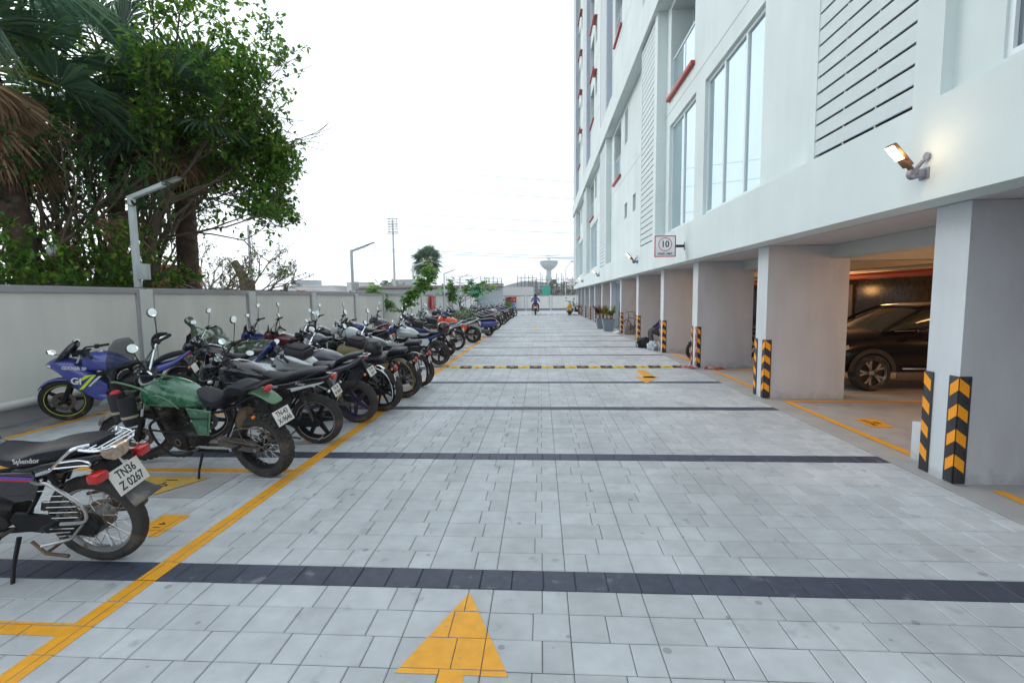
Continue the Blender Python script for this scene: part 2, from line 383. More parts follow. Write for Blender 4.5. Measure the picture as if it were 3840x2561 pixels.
def splash(m, h=.35, col=(.20,.19,.17), amt=.55):
    # mud splashed up from the ground, ragged upper edge
    t = m.node_tree; N = t.nodes; L = t.links; p = N['Principled BSDF']; src = p.inputs['Base Color'].links[0].from_socket
    tc = N.new('ShaderNodeTexCoord'); sp = N.new('ShaderNodeSeparateXYZ'); L.new(tc.outputs['Object'], sp.inputs[0])
    n = N.new('ShaderNodeTexNoise'); n.inputs['Scale'].default_value = 7; n.inputs['Detail'].default_value = 7; n.inputs['Roughness'].default_value = .7; L.new(tc.outputs['Object'], n.inputs['Vector'])
    a = N.new('ShaderNodeMath'); a.operation = 'MULTIPLY_ADD'; a.inputs[1].default_value = h*2.4; a.inputs[2].default_value = -h*.75; L.new(n.outputs['Fac'], a.inputs[0])
    b = N.new('ShaderNodeMath'); b.operation = 'SUBTRACT'; L.new(a.outputs[0], b.inputs[0]); L.new(sp.outputs['Z'], b.inputs[1])
    r = N.new('ShaderNodeMapRange'); r.inputs['From Min'].default_value = 0; r.inputs['From Max'].default_value = h*.8; r.inputs['To Max'].default_value = amt; L.new(b.outputs[0], r.inputs['Value'])
    x = N.new('ShaderNodeMix'); x.data_type = 'RGBA'; L.new(r.outputs[0], x.inputs[0]); L.new(src, x.inputs[6]); x.inputs[7].default_value = (*col, 1); L.new(x.outputs[2], p.inputs['Base Color'])
splash(M_pil, .28); splash(M_pilf, .28, amt=.45); splash(M_wall, .5, (.36,.35,.32), .5)
M_pier2 = mat('pier_bluegrey', (.42,.47,.55), .8, var=.04)
M_glass = mat('window_glass', (.52,.64,.68), .03, metal=.85, var=.04, vs=.8)
M_glassd = mat('window_glass_dark', (.18,.21,.24), .08, metal=.3)
M_alu = mat('window_frame', (.70,.76,.77), .35)
M_red = mat('red_sill', (.42,.055,.04), .5, var=.08)
M_int = mat('garage_paint', (.50,.47,.42), .8, var=.04)
M_gran = mat('dark_granite', (.05,.036,.02), .12, var=.5, vs=5)
XF, XRc = 3.4, 3.67; YE = 51.2
bld = empty('apartment_building', (3.4,20,0), 0, 'tall white apartment building with red window sills on open parking pillars', 'building')
def bl(mb, name, m, parent=None): 
    o = mb.build(name, m, parent or bld); 
    if parent is None: o.matrix_parent_inverse = bld.matrix_basis.inverted()
    return o
m = MB(); m.box((XF,-6,2.56), (3.74,YE,3.42)); bl(m, 'fascia', [M_fac])
m = MB(); m.box((3.742,-6,2.552), (16,YE-.02,2.9)); bl(m, 'slab', [M_sof])
m = MB(); m.box((4.75,-6,2.33), (5.06,YE-.3,2.548)); bl(m, 'edge_beam', mat('beam_paint', (.46,.485,.46), .8))
PY = [.75,4.55,8.35,11.95,15.2,19.1,23.1,26.4,30.2,34.2,38,41.9,45.9,49.6]
for i, y in enumerate(PY):
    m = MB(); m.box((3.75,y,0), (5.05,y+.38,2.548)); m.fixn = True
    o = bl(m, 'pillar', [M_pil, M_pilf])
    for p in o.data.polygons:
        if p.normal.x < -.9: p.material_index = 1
    if i < 8:
        m = MB(); m.box((5.07,y+.02,2.3), (12,y+.36,2.545)); bl(m, 'cross_beam', M_int)
# walls above: recessed plane with openings, pier and louvre bays
ZB, ZT = 9.85, 33.
bays = [(6.58,14.95), (17.2,26.1), (28.75,37.05), (39.45,48.0)]
def holes_wall(y0, y1, z0, z1, holes, x0, x1):
    ys = sorted({y0, y1, *[h[0] for h in holes], *[h[1] for h in holes]}); zs = sorted({z0, z1, *[h[2] for h in holes], *[h[3] for h in holes]})
    mb = MB()
    for i in range(len(ys)-1):
        runs = None
        for j in range(len(zs)-1):
            cy, cz = (ys[i]+ys[i+1])/2, (zs[j]+zs[j+1])/2
            if any(h[0] < cy < h[1] and h[2] < cz < h[3] for h in holes): continue
            mb.add([(x0,ys[i],zs[j]),(x0,ys[i+1],zs[j]),(x0,ys[i+1],zs[j+1]),(x0,ys[i],zs[j+1])], [(3,2,1,0)])
    for a, b, c, d in holes:                                       # reveals
        mb.add([(x0,a,c),(x0,b,c),(x0,b,d),(x0,a,d),(x1,a,c),(x1,b,c),(x1,b,d),(x1,a,d)], [(0,1,5,4),(1,2,6,5),(2,3,7,6),(3,0,4,7)])
    mb.fixn = False
    return mb
def window(a, b, c, d, n=1, xg=None, glass=None, fr=.05, parts=None):
    x = xg or XRc+.1; f = MB(); cuts = parts or [a+(b-a)*k/n for k in range(n+1)]
    f.box((x-.03,a,c), (x+.03,a+fr,d)); f.box((x-.03,b-fr,c), (x+.03,b,d)); f.box((x-.031,a+fr,c), (x+.029,b-fr,c+fr)); f.box((x-.031,a+fr,d-fr), (x+.029,b-fr,d))
    for q in cuts[1:-1]: f.box((x-.032,q-fr/2,c+fr), (x+.028,q+fr/2,d-fr))
    o = bl(f, 'window', M_alu)
    p = MB(); p.box((x+.001,a+fr,c+fr), (x+.012,b-fr,d-fr)); q = p.build('pane', glass or M_glass, o)
    return o
def slats(y0, y1, z0, z1):
    mb = MB(); z = z0; hh = .187; w = (y1-y0); n = int((z1-z0)/hh)
    while z < z1-.1:
        mb.box((XF+.01,y0,z+.03), (XF+.03,y1,min(z+hh,z1)))
        for q in (.33,.66): mb.box((XF+.014,y0+w*q-.006,z), (XF+.028,y0+w*q+.006,z+.03))
        z += hh
    mb.box((XF+.07,y0,z0), (XF+.09,y1,z1), 1)
    bl(mb, 'louvre_panel', [M_slat, M_gap])
def pier(y0, y1, z0, z1, mm=None):
    m = MB(); m.box((XF,y0,z0), (XRc+.2,y1,z1)); bl(m, 'pier', mm or M_fac)
FL = [7.3+3.27*k for k in range(0, 8)]
def opening(a, b, zs, zt, red=True):
    x = XRc
    if red:
        m = MB(); m.box((x-.10,a-.06,zs-.10), (x+.05,b+.1,zs), 0, .012); bl(m, 'red_sill', M_red)
    window(b-.75 if False else a+.0, b, zs, zt, 2, XRc+.62, M_glassd, .06)
    m = MB(); m.box((x+.1,a,zs+.0), (x+.108,b,zs+1.0)); o = bl(m, 'balcony_glass', M_glass)
    m = MB(); m.box((x+.08,a,zs+1.0), (x+.13,b,zs+1.05)); m.box((x+.09,(a+b)/2-.01,zs), (x+.12,(a+b)/2+.01,zs+1)); m.build('rail', M_alu, o)
for bi, (a, b) in enumerate(bays):
    H = []
    off = a-bays[1][0]
    ops = [(12.35,14.5)] if bi == 0 else [(23.05+off*1.0, 25.1+off*1.0)]
    if bi >= 2: ops = [((34.5,36.8),(46.0,48.0-.15))[bi-2]]
    wy = [(9.95,10.75),(21.3,22.05),(32.75,33.8),(43.9,44.9)][bi]
    for z in FL:
        if z < ZB or z > ZB+.9:
            H.append((ops[0][0], ops[0][1], z, z+2.35 if z < ZB-2.4 else z+2.2))
            if z > 7.4 or bi: H.append((wy[0], wy[1], z+.95, z+2.3))
    H = [h for h in H if not (h[2] < ZB+1.02 and h[3] > ZB)]
    if bi == 0: H += [(8.58,11.5,3.56,6.5), (12.15,14.5,3.56,6.52)]
    elif bi == 1: H += [(21.32,21.95,5.1,5.74), (19.45,20.05,5.08,5.74)]
    else: H += [(wy[0]-.7, ops[0][1]-.3, 3.72, 6.75)]
    bl(holes_wall(a, b, 3.42, ZT, H, XRc, XRc+.7), 'wall', M_fac)
    for h in H:
        if h[2] < 5 and h[1]-h[0] > 1: window(h[0], h[1], h[2], h[3], 3 if h[1]-h[0] > 2.6 else 2, XRc+.1, M_glass, .07, parts=[8.58,9.45,10.5,11.5] if bi == 0 and h[0] < 9 else None)
        elif h[1]-h[0] > 1.5: opening(h[0], h[1], h[2], h[3])
        elif h[3]-h[2] < .8: window(h[0], h[1], h[2], h[3], 1, XRc+.25, M_glassd, .04)
        else:
            window(h[0], h[1], h[2], h[3], 2, XRc+.08, M_glassd, .04)
            if h[3] > ZB:
                m = MB(); m.box((XRc-.2,h[0]-.08,h[3]+.02), (XRc+.02,h[1]+.08,h[3]+.07), 0, .01); bl(m, 'red_hood', M_red)
    for z in FL:                                                    # movement joints scored in the render
        if z-.4 < ZB-.5 or z > ZB+1.1:
            m = MB(); m.box((XRc-.003,a,z-.42), (XRc-.0005,b,z-.405)); bl(m, 'joint_line', mat('joint_line', (.3,.33,.33), .9))
piers = [(4.52,4.83),(6.45,6.58),(14.95,15.3),(17.08,17.2),(26.1,26.5),(28.65,28.75),(37.05,37.4),(39.38,39.45),(48.0,48.35),(50.9,51.2)]
for a, b in piers: pier(a, b, 3.42, ZB); pier(a, b, ZB+1.02, ZT, M_pier2)
for a, b in ((4.83,6.45),(15.3,17.08),(26.5,28.65),(37.4,39.38),(48.35,50.9)): slats(a, b, 3.43, ZB-.01); slats(a, b, ZB+1.03, ZT)
m = MB(); m.box((XF-.12,-6,ZB), (XRc+.3,YE+.1,ZB+1.02)); bl(m, 'band', M_fac)
# grey roller blind behind the far pane of the narrow tall window
m = MB(); m.box((XRc+.118,13.40,3.64), (XRc+.13,14.42,6.45)); bl(m, 'blind', mat('blind_grey', (.30,.33,.37), .6))
for o in list(bld.children):
    pass
# near bay with its window
m = holes_wall(-6, 4.52, 3.42, ZB, [(2.4,4.07,3.50,6.2)], 3.50, 3.9); bl(m, 'wall', M_fac)
window(2.4,4.07,3.50,6.2,1,3.55,M_glassd,.05)
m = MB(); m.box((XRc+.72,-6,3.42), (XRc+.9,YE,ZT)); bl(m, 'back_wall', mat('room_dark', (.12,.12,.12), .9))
m = MB(); m.box((XRc,YE-.0,2.9), (13,YE+.25,ZT-.02)); m.box((XRc,-6.2,2.9), (13,-6.02,ZT-.02)); bl(m, 'end_wall', M_fac)
m = MB(); m.box((XF-.1,-6.3,ZT), (13.1,YE+.35,ZT+.4)); bl(m, 'roof', M_fac)
# garage interior
m = MB(); m.box((12.2,-6,0), (12.5,51,2.55)); m.box((5.2,50.6,0), (12.19,50.8,2.55)); bl(m, 'lift_lobby_wall', M_gran)
for y in (8.2,11.6,14.5,19.8):
    m = MB(); m.box((12.12,y,0), (12.19,y+.95,2.1)); bl(m, 'lift_door', mat('steel_door', (.25,.2,.13), .3, metal=.8))
m = MB(); m.tube([(7.6,-4,2.16),(7.6,44,2.16)], .075, 10, 0); m.tube([(7.35,-4,2.27),(7.35,44,2.27)], .035, 8, 1); bl(m, 'sprinkler_pipe', [mat('red_pipe', (.55,.05,.015), .4), mat('steel_pipe', (.5,.45,.38), .4, metal=.7)])
M_tube = mat('tube_lit', (1,.8,.5), .5, emit=(1,.70,.36), es=9)
for k, (x, y) in enumerate([(6.3,6.4),(9.6,9.8),(6.6,13.4),(9.6,6.2),(9.6,14.5),(6.6,20.5),(6.6,27.5)]):
    t = MB(); t.box((x-.02,y-.6,2.22), (x+.02,y+.6,2.25)); r = t.build('tube_light', M_tube)
    tag(r, ['warm tube light hanging inside the garage before the black car', 'warm tube light deep in the garage above the black car', 'warm tube light in the garage beyond the black car', 'warm tube light deep in the garage before the first pillars', 'warm tube light deep in the garage by the lift doors', 'warm tube light in the garage behind the fifth pillar', 'warm tube light in the garage behind the glass entrance'][k], 'light', 'garage tube lights')
    h = MB(); h.tube([(x,y-.5,2.25),(x,y-.5,2.55)], .006, 5); h.tube([(x,y+.5,2.25),(x,y+.5,2.55)], .006, 5); h.build('hanger', M_blk, r)
    l = bpy.data.lights.new('lamp', 'POINT'); l.shadow_soft_size = .25; l.energy = 38 if x < 8 else 50; l.color = (1,.50,.18)
    lo = bpy.data.objects.new('lamp', l); COL.objects.link(lo); lo.location = (x,y,1.95); lo.parent = r; 
# ================================================================ MOTORCYCLES
M_tyre = mat('tyre_rubber', (.022,.021,.020), .85, var=.2, vs=12, bump=.5, bs=90, dark=(.085,.068,.050), ds=7, dth=.56)
M_tdirt = mat('tyre_dusty', (.042,.039,.036), .9, var=.3, vs=10, bump=.5, bs=90, dark=(.10,.082,.065), ds=6, dth=.58)
M_black = mat('black_plastic', (.013,.014,.016), .42, var=.2, vs=9, bump=.1, bs=120, spec=.22, dark=(.026,.025,.024), ds=6, dth=.62)
M_bgloss = mat('black_gloss', (.010,.011,.016), .12, coat=.6, dark=(.03,.03,.032), ds=5, dth=.66)
M_seat = mat('seat_vinyl', (.012,.013,.020), .40, bump=.25, bs=260, var=.15, spec=.30, dark=(.022,.022,.026), ds=4, dth=.6)
M_frame = mat('frame_steel', (.012,.012,.014), .45, var=.2, spec=.3)
M_eng = mat('engine_black', (.022,.021,.021), .5, metal=.2, spec=.3, var=.3, vs=20, dark=(.11,.085,.06), ds=9, dth=.56)
M_engs = mat('engine_alloy', (.20,.19,.18), .5, metal=.75, var=.25, vs=18, dark=(.12,.095,.07), ds=8, dth=.52)
M_swing = mat('swingarm', (.15,.14,.13), .55, metal=.5, var=.25, dark=(.12,.095,.07), ds=8, dth=.5)
M_chrome = mat('chrome', (.72,.74,.77), .12, metal=1., dark=(.5,.47,.42), ds=12, dth=.64)
M_chrd = mat('chrome_dull', (.50,.50,.50), .28, metal=.9, var=.15, dark=(.3,.22,.14), ds=16, dth=.6)
M_rust = mat('dusty_metal', (.17,.12,.08), .8, metal=.3, var=.3)
M_mirr = mat('mirror_glass', (.9,.93,.95), .02, metal=1.)
M_lred = mat('lens_red', (.50,.012,.010), .15, coat=.5)
M_lamb = mat('lens_amber', (.85,.20,.01), .2, coat=.4)
M_lclr = mat('lens_clear', (.62,.65,.67), .1, metal=.4, coat=.4)
M_plate = mat('plate_white', (.72,.71,.68), .5, var=.06, vs=20)
M_ink = mat('plate_ink', (.02,.02,.02), .5)
M_wsc = mat('smoked_screen', (.12,.135,.15), .06, alpha=.5, coat=.4)
M_grip = mat('grip_rubber', (.025,.025,.028), .8, bump=.8, bs=300)
M_dust = mat('mudflap', (.075,.075,.078), .7, var=.3, vs=10, dark=(.2,.18,.15), ds=8, dth=.5)
def paint(name, c, rough=.18, c2=None): return mat('paint_'+name, c, rough, coat=.7, var=.04, dark=c2, ds=4, dth=.66)
P_black = paint('black', (.010,.011,.015)); P_blue = paint('blue', (.06,.075,.33)); P_dblue = paint('dark_blue', (.015,.03,.16))
P_white = paint('white', (.60,.66,.68)); P_silver = mat('paint_silver', (.46,.50,.50), .28, metal=.6, coat=.4); P_grey = mat('paint_grey', (.10,.10,.12), .3, metal=.5, coat=.4)
P_red = paint('red', (.42,.015,.02)); P_orange = paint('orange', (.85,.09,.01)); P_maroon = paint('maroon', (.10,.012,.018)); P_khaki = mat('paint_khaki', (.23,.19,.085), .5, var=.06)
P_yel = paint('yellow', (.75,.36,.04)); P_teal = paint('teal', (.02,.17,.20))
# camouflage greens for the adventure bike and the covered bike
def camo(name, cols, scale, rough, thr=(.45,.55,.62)):
    m = bpy.data.materials.new(name); m.use_nodes = True; t = m.node_tree; N = t.nodes; L = t.links; p = N['Principled BSDF']
    tc = N.new('ShaderNodeTexCoord'); n = N.new('ShaderNodeTexNoise'); n.inputs['Scale'].default_value = scale; n.inputs['Detail'].default_value = 3.5; n.inputs['Distortion'].default_value = .6
    L.new(tc.outputs['Object'], n.inputs['Vector']); r = N.new('ShaderNodeValToRGB'); r.color_ramp.interpolation = 'CONSTANT'
    r.color_ramp.elements[0].color = (*cols[0], 1); r.color_ramp.elements[1].position = thr[0]; r.color_ramp.elements[1].color = (*cols[1], 1)
    for c, q in zip(cols[2:], thr[1:]): e = r.color_ramp.elements.new(q); e.color = (*c, 1)
    L.new(n.outputs['Fac'], r.inputs['Fac']); L.new(r.outputs[0], p.inputs['Base Color']); p.inputs['Roughness'].default_value = rough
    if rough < .5: p.inputs['Coat Weight'].default_value = .5
    return m
P_camo = camo('paint_green_camouflage', [(.02,.115,.055),(.02,.115,.055),(.055,.185,.10)], 9, .22, (.3,.54))
P_cgrn = mat('paint_pale_green', (.10,.22,.115), .32, coat=.4, var=.06)
M_cover = camo('camouflage_cloth', [(.022,.030,.022),(.045,.085,.035),(.07,.075,.055),(.36,.44,.37)], 6.5, .5, (.42,.50,.58))
_cache = {}
def cached(key, fn, mats, name, parent, M=None):
    if key in _cache: 
        o = bpy.data.objects.new(name, _cache[key]); COL.objects.link(o); o.parent = parent
        if M is not None: o.matrix_basis = M
        return o
    mb = fn(); o = mb.build(name, mats, parent, M=M); _cache[key] = o.data; return o
def tyre_mb(R, w, h, lod, knob):
    n = (96, 64, 40)[lod]; m = MB(); Rr = R-h
    prof = [(Rr,-.40*w),(Rr+.18*h,-.46*w),(Rr+.5*h,-.5*w),(R-.28*h,-.47*w),(R-.10*h,-.34*w),(R-.015*h,-.16*w),(R,0),(R-.015*h,.16*w),(R-.10*h,.34*w),(R-.28*h,.47*w),(Rr+.5*h,.5*w),(Rr+.18*h,.46*w),(Rr,.40*w)]
    V = []; F = []; k = len(prof)
    for i in range(n):
        a = 2*pi*i/n
        for q, (r, y) in enumerate(prof):
            if not knob and lod < 2 and 3 <= q <= 9 and q != 6:
                if (i+abs(q-6)) % 4 == 0: r -= .0035
            if knob and 3 <= q <= 9: r -= .010
            V.append((r*cos(a), y, r*sin(a)))
        j = (i+1) % n
        for q in range(k-1): F.append((i*k+q, i*k+q+1, j*k+q+1, j*k+q))
    m.add(V, F, 0, True)
    if knob:
        nb = 34
        for i in range(nb):
            for y, dy, off, ln in ((0,.17,0,.036),(.30,.14,.5,.040),(-.30,.14,.5,.040),(.46,.07,0,.044),(-.46,.07,0,.044)):
                a = 2*pi*(i+off)/nb; r = R-(.004 if abs(y) < .1 else .010 if abs(y) < .4 else .030)
                M = RY(-a) @ TR(r, y*w, 0) @ RZ(y*.9)
                m.box((-.014,-dy*w,-ln/2), (.004,dy*w,ln/2), 0, .003 if lod == 0 else 0, M)
    return m
def rim_mb(R, w, h, kind, lod, drum):
    m = MB(); Rr = R-h; n = (64, 40, 28)[lod]
    m.lathe([(Rr+.006,-.40*w),(Rr+.004,-.36*w),(Rr-.008,-.33*w),(Rr-.018,-.12*w),(Rr-.020,.12*w),(Rr-.008,.33*w),(Rr+.004,.36*w),(Rr+.006,.40*w)], n)
    if kind == 'spoke':
        m.lathe([(.012,-.07),(.026,-.07),(.028,-.045),(.055,-.04),(.055,-.03),(.03,-.028),(.03,.028),(.055,.03),(.055,.04),(.028,.045),(.026,.07),(.012,.07)], 20)
        if drum: m.lathe([(.0,-.055),(.075,-.055),(.078,-.02),(.078,.02),(.075,.05),(0,.05)], 24, mi=1)
        for i in range((36, 28, 18)[lod]):
            a = 2*pi*i/(36, 28, 18)[lod]; s = 1 if i % 2 else -1; tw = .55 if (i//2) % 2 else -.55
            r0 = .05 if not drum else .074
            m.tube([(r0*cos(a+tw),.035*s,r0*sin(a+tw)),((Rr-.016)*cos(a),.006*s,(Rr-.016)*sin(a))], .0021 if lod == 0 else .0026, 4, 2, False)
    else:
        m.lathe([(.0,-.055),(.03,-.055),(.034,-.03),(.058,-.028),(.058,.028),(.034,.03),(.03,.055),(0,.055)], 20)
        k = {'alloy': 5, 'alloy6': 6, 'alloy3': 3, 'multi': 10}[kind]
        for i in range(k):
            a = 2*pi*i/k
            for d in ((-.16, .16) if kind == 'alloy3' else (0,)):
                A = RY(-a-d*.35)
                w0, w1 = (.030,.020) if k < 8 else (.016,.011)
                m.prism([(.045,-w0),(Rr-.012,-w1+d*.1),(Rr-.012,w1+d*.1),(.045,w0)], .026, 0, 0, A, .005)
    return m
def disc_mb(r):
    m = MB(); m.lathe([(r*.62,-.002),(r,-.002),(r,.002),(r*.62,.002),(r*.62,-.002)], 40)
    for i in range(6):
        a = 2*pi*i/6; m.prism([(.03,-.006),(r*.66,-.004),(r*.66,.004),(.03,.006)], .004, 0, 0, RY(-a))
    for i in range(18):
        a = 2*pi*i/18; m.lathe([(0,0),(.006,0)], 8, c=(r*(.74+.14*(i % 2))*cos(a), .0026, r*(.74+.14*(i % 2))*sin(a)), mi=1)
    return m
def wheel(name, parent, c, R, w, h, s, front, M):
    lod = s['lod']; kind = s['wheel']; knob = s.get('knob'); drum = kind == 'spoke' and not front and not s.get('rdisc')
    A = M @ TR(*c) @ RY(random.uniform(0, 2))
    r = cached(('rim', R, w, h, kind, lod, drum, s['rim'].name), lambda: rim_mb(R, w, h, kind, lod, drum), [s['rim'], M_engs, M_chrd if not s.get('bspoke') else M_frame], name, parent, A)
    cached(('ty', R, w, h, lod, knob, s.get('tyre', M_tyre).name), lambda: tyre_mb(R, w, h, lod, knob), [s.get('tyre', M_tyre)], 'tyre', r)
    if s.get('stripe'):
        m = MB(); m.lathe([(R-h+.004,-.43*w-.001),(R-h+.010,-.452*w-.001)], 60); m.lathe([(R-h+.004,.43*w+.001),(R-h+.010,.452*w+.001)], 60); m.build('rim_stripe', s['stripe'], r)
    if (front and s.get('fdisc', True)) or (not front and s.get('rdisc')):
        cached(('disc', front), lambda: disc_mb(.135 if front else .115), [mat('disc_steel', (.16,.15,.14), .35, metal=.8), M_blk], 'brake_disc', r, TR(0, .062 if front else -.062, 0))
    return r
def shock(m, a, b, mi=0, mc=1, r=.022, n=9):
    a = Vector(a); b = Vector(b); m.tube([a, b], .010, 6, mi)
    m.tube([a, a.lerp(b, .3)], .019, 8, mc)
    d = (b-a); x = d.orthogonal().normalized(); y = d.normalized().cross(x); P = []
    for i in range(n*8+1): t = i/(n*8); P.append(a.lerp(b, .22+.68*t)+(x*cos(2*pi*n*t)+y*sin(2*pi*n*t))*r)
    m.tube(P, .0042, 5, mi)
def plate_part(root, s, c, nrm_tilt, w=.2, h=.1, yaw=0):
    # number plate facing backwards (-x), tilted
    M = TR(*c) @ RZ(yaw) @ RY(nrm_tilt)
    m = MB(); m.box((-.003,-w/2,-h/2), (.0,w/2,h/2), 0, .0012)
    o = m.build('number_plate', [s.get('platem', M_plate)], root, M=M)
    if s.get('plate'):
        f = text('plate_lettering', s['plate'], h*.47, Matrix(((0,0,-1,-.0035),(-1,0,0,0),(0,1,0,0),(0,0,0,1))), M_ink, o, True, .82, .0003)
    return o
def bike(name, s):
    d = dict(kind='commuter', wheel='alloy', rim=M_frame, paint=P_black, lod=1, steer=22, lean=9, R=.315, tw=.105, fw=.09, wb=1.36, tail=P_black, mirrors=1, plate=None, sc=1.04)
    d.update(s); s = d; lod = s['lod']; K = s['kind']
    root = empty(name, (s['x'], s['y'], .002), 0, s['label'], 'motorcycle', s.get('group'), rot=(rad(-s['lean']), 0, s['rz']), sc=s['sc'])
    wb = s['wb']; R = s['R']; Rf = s.get('Rf', R); rk = rad(26 if K != 'sport' else 24)
    I = Matrix(); xh = wb-.27; zh = Rf+.58; H = Vector((xh, 0, zh)); ax = Vector((-sin(rk), 0, cos(rk)))
    S = Matrix.Translation(H) @ Matrix.Rotation(rad(s['steer']), 4, ax) @ Matrix.Translation(-H)
    wheel('rear_wheel', root, (0,0,R), R, s['tw'], s.get('th', .085), s, False, I)
    wheel('front_wheel', root, (wb,0,Rf), Rf, s['fw'], s.get('fth', s.get('th', .085)), s, True, S)
    seatz = s.get('seatz', .80); T = s.get('tankm', s['paint'])
    # ---- frame
    m = MB(); t = (9, 7, 5)[lod]
    m.tube([(xh-.02,0,zh-.02),(xh-.25,0,zh-.08),(.42,0,.74),(.30,0,.62)], .022, t, spl=2)
    m.tube([(xh,0,zh-.06),(xh+.01,0,zh-.22),(wb-.36,0,.34),(wb-.55,0,.22),(.45,0,.23)], .019, t, spl=2)
    for y in (.085,-.085):
        m.tube([(xh-.05,y*.3,zh-.05),(.62,y,.70),(.30,y,.71),(-.12,y,.76 if K != 'adv' else .84),(-.30,y*.8,.79 if K != 'adv' else .88)], .013, t, spl=2)
        m.tube([(.38,y,.36),(.26,y,.52),(.08,y,.72)], .013, t)
    m.build('frame', M_frame, root)
    m = MB()
    for y in (s['tw']/2+.03, -s['tw']/2-.03):
        m.prism([(-.04,R-.03),(-.05,R+.025),(.06,R+.03),(.42,R+.075),(.44,R+.02),(.1,R-.03)], .024, y, 0, None, .005)
        m.tube([(0,y-.02,R),(0,y+.02,R)], .018, 8, 1)
    m.prism([(-.06,R-.045),(-.09,R+.0),(-.04,R+.06),(.10,R+.075),(.42,R+.11),(.46,R+.06),(.42,R-.01),(.1,R-.05)], .03, s['tw']/2+.055, 2 if K != 'adv' else 0, None, .008) if K in ('commuter','classic') else m.prism([(-.02,R+.05),(.0,R+.085),(.36,R+.12),(.38,R+.09)], .05, s['tw']/2+.04, 2 if K != 'adv' else 0, None, .006)
    m.build('swingarm', [M_swing, M_chrd, M_black], root)
    for y in ((0,) if K == 'sport' or s.get('mono') else (.125,-.125)):
        m = MB()
        if y: shock(m, (.10,y,.70), (-.01,y,R+.03))
        else: shock(m, (.18,0,.62), (.26,0,.38))
        m.build('shock_absorber', [M_swing, M_frame], root)
    # ---- engine
    cx = wb-.66
    m = MB(); m.loft([(cx-.20,0,.37,.07,.07,.08,3),(cx-.10,0,.38,.11,.10,.10,3),(cx+.08,0,.38,.115,.10,.11,3),(cx+.22,0,.37,.07,.06,.08,3)], 14, 0, 2)
    m.lathe([(0,.145),(.06,.142),(.092,.13),(.10,.105),(.10,.08)], 24, c=(cx-.02,0,.37), mi=1 if s.get('alloyeng') else 0)
    m.lathe([(0,-.145),(.07,-.14),(.098,-.125),(.10,-.08)], 24, c=(cx+.01,0,.38), mi=1)
    m.lathe([(.028,.148),(.034,.151),(.040,.148)], 20, c=(cx-.02,0,.37), mi=1)
    m.lathe([(0,.125),(.05,.12),(.055,.08)], 16, c=(cx-.17,0,.36), mi=0)
    Cm = TR(cx+.10,0,.44) @ RY(rad(18))
    for i in range((9, 7, 5)[lod]):
        z = i*.022*(9/(9, 7, 5)[lod]); m.box((-.075+(.006 if i % 2 else 0),-.085,z), (.075,.085,z+.009), 1 if s.get('alloyeng') else 0, .003 if lod == 0 else 0, Cm)
    m.box((-.05,-.055,-.02), (.05,.055,.2), 0, 0, Cm); m.box((-.07,-.075,.198), (.07,.075,.265), 1 if s.get('alloyeng') else 0, .012, Cm)
    m.tube([(cx-.1,.05,.58),(cx-.02,.03,.57),(cx+.06,0,.60)], .026, 8)
    m.build('engine', [M_eng, M_engs], root)
    m = MB(); m.tube([(cx+.24,-.03,.52),(cx+.32,-.05,.42),(cx+.26,-.10,.26),(cx,-.13,.21),(.20,-.15,.24)], .018, 7, spl=3)
    zt = s.get('muf', .30); m.tube([(.24,-.155,.245),(.12,-.165,.28),(-.26,-.18,zt),(-.30,-.18,zt+.01)], [.028,.045,.046,.036], 12, 1)
    m.tube([(-.29,-.18,zt+.01),(-.34,-.18,zt+.015)], .017, 8, 1); m.build('exhaust', [M_rust if lod == 0 else M_chrd, s.get('mufm', M_frame)], root)
    for y in (1,-1):
        m = MB(); m.tube([(cx-.22,y*.10,.30),(cx-.22,y*.19,.30),(cx-.22,y*.27,.31)], .011, 6, 1); m.tube([(cx-.22,y*.19,.302),(cx-.22,y*.285,.31)], .018, 8); m.build('foot_peg', [M_grip, M_swing], root)
        m = MB(); m.tube([(.14,y*.10,.42),(.10,y*.17,.40),(.09,y*.26,.41)], .011, 6, 1); m.tube([(.095,y*.18,.402),(.09,y*.27,.41)], .017, 8); m.build('foot_peg', [M_grip, M_swing], root)
    m = MB(); m.tube([(cx-.2,.14,.30),(cx-.05,.16,.25),(cx+.02,.16,.26)], .008, 5, 1); m.build('gear_lever', [M_grip, M_swing], root)
    # side stand, pushed out to the left
    m = MB(); e = s.get('standz', .005); m.tube([(cx-.24,.10,.24),(cx-.29,.22,.12),(cx-.33,.30,e+.0)], [.014,.012,.012], 7); m.box((cx-.37,.275,e-.012), (cx-.30,.33,e-.004))
    m.build('side_stand', M_frame, root)
    m = MB(); m.tube([(cx-.30,.09,.2),(cx-.38,.10,.12),(cx-.52,.10,.10)], .012, 6); m.tube([(cx-.30,-.09,.2),(cx-.38,-.10,.12),(cx-.52,-.10,.10)], .012, 6); m.tube([(cx-.38,.1,.12),(cx-.38,-.1,.12)], .01, 6)
    if K in ('commuter','classic'): m.build('centre_stand', M_rust if lod == 0 else M_frame, root)
    # ---- tank
    m = MB(); x0 = .50*wb/1.34; x1 = xh-.02
    tw_ = s.get('tankw', .135); tz = s.get('tankz', .84); th = s.get('tankh', .11)
    L_ = x1-x0
    m.loft([(x0-.03,0,tz-.07,.035,.03,.05,2.4),(x0+.04,0,tz-.05,tw_*.62,.07,.07,2.5),(x0+L_*.35,0,tz-.02,tw_*.95,.055+th*.5,.10,2.6),(x0+L_*.65,0,tz,tw_*1.08,.04+th*.72,.12,2.6),(x0+L_*.88,0,tz,tw_*.92,.02+th*.72,.12,2.6),(x1,0,tz-.01,tw_*.5,.06,.08,2.4)], (20, 16, 12)[lod], 0, (5, 3, 2)[lod])
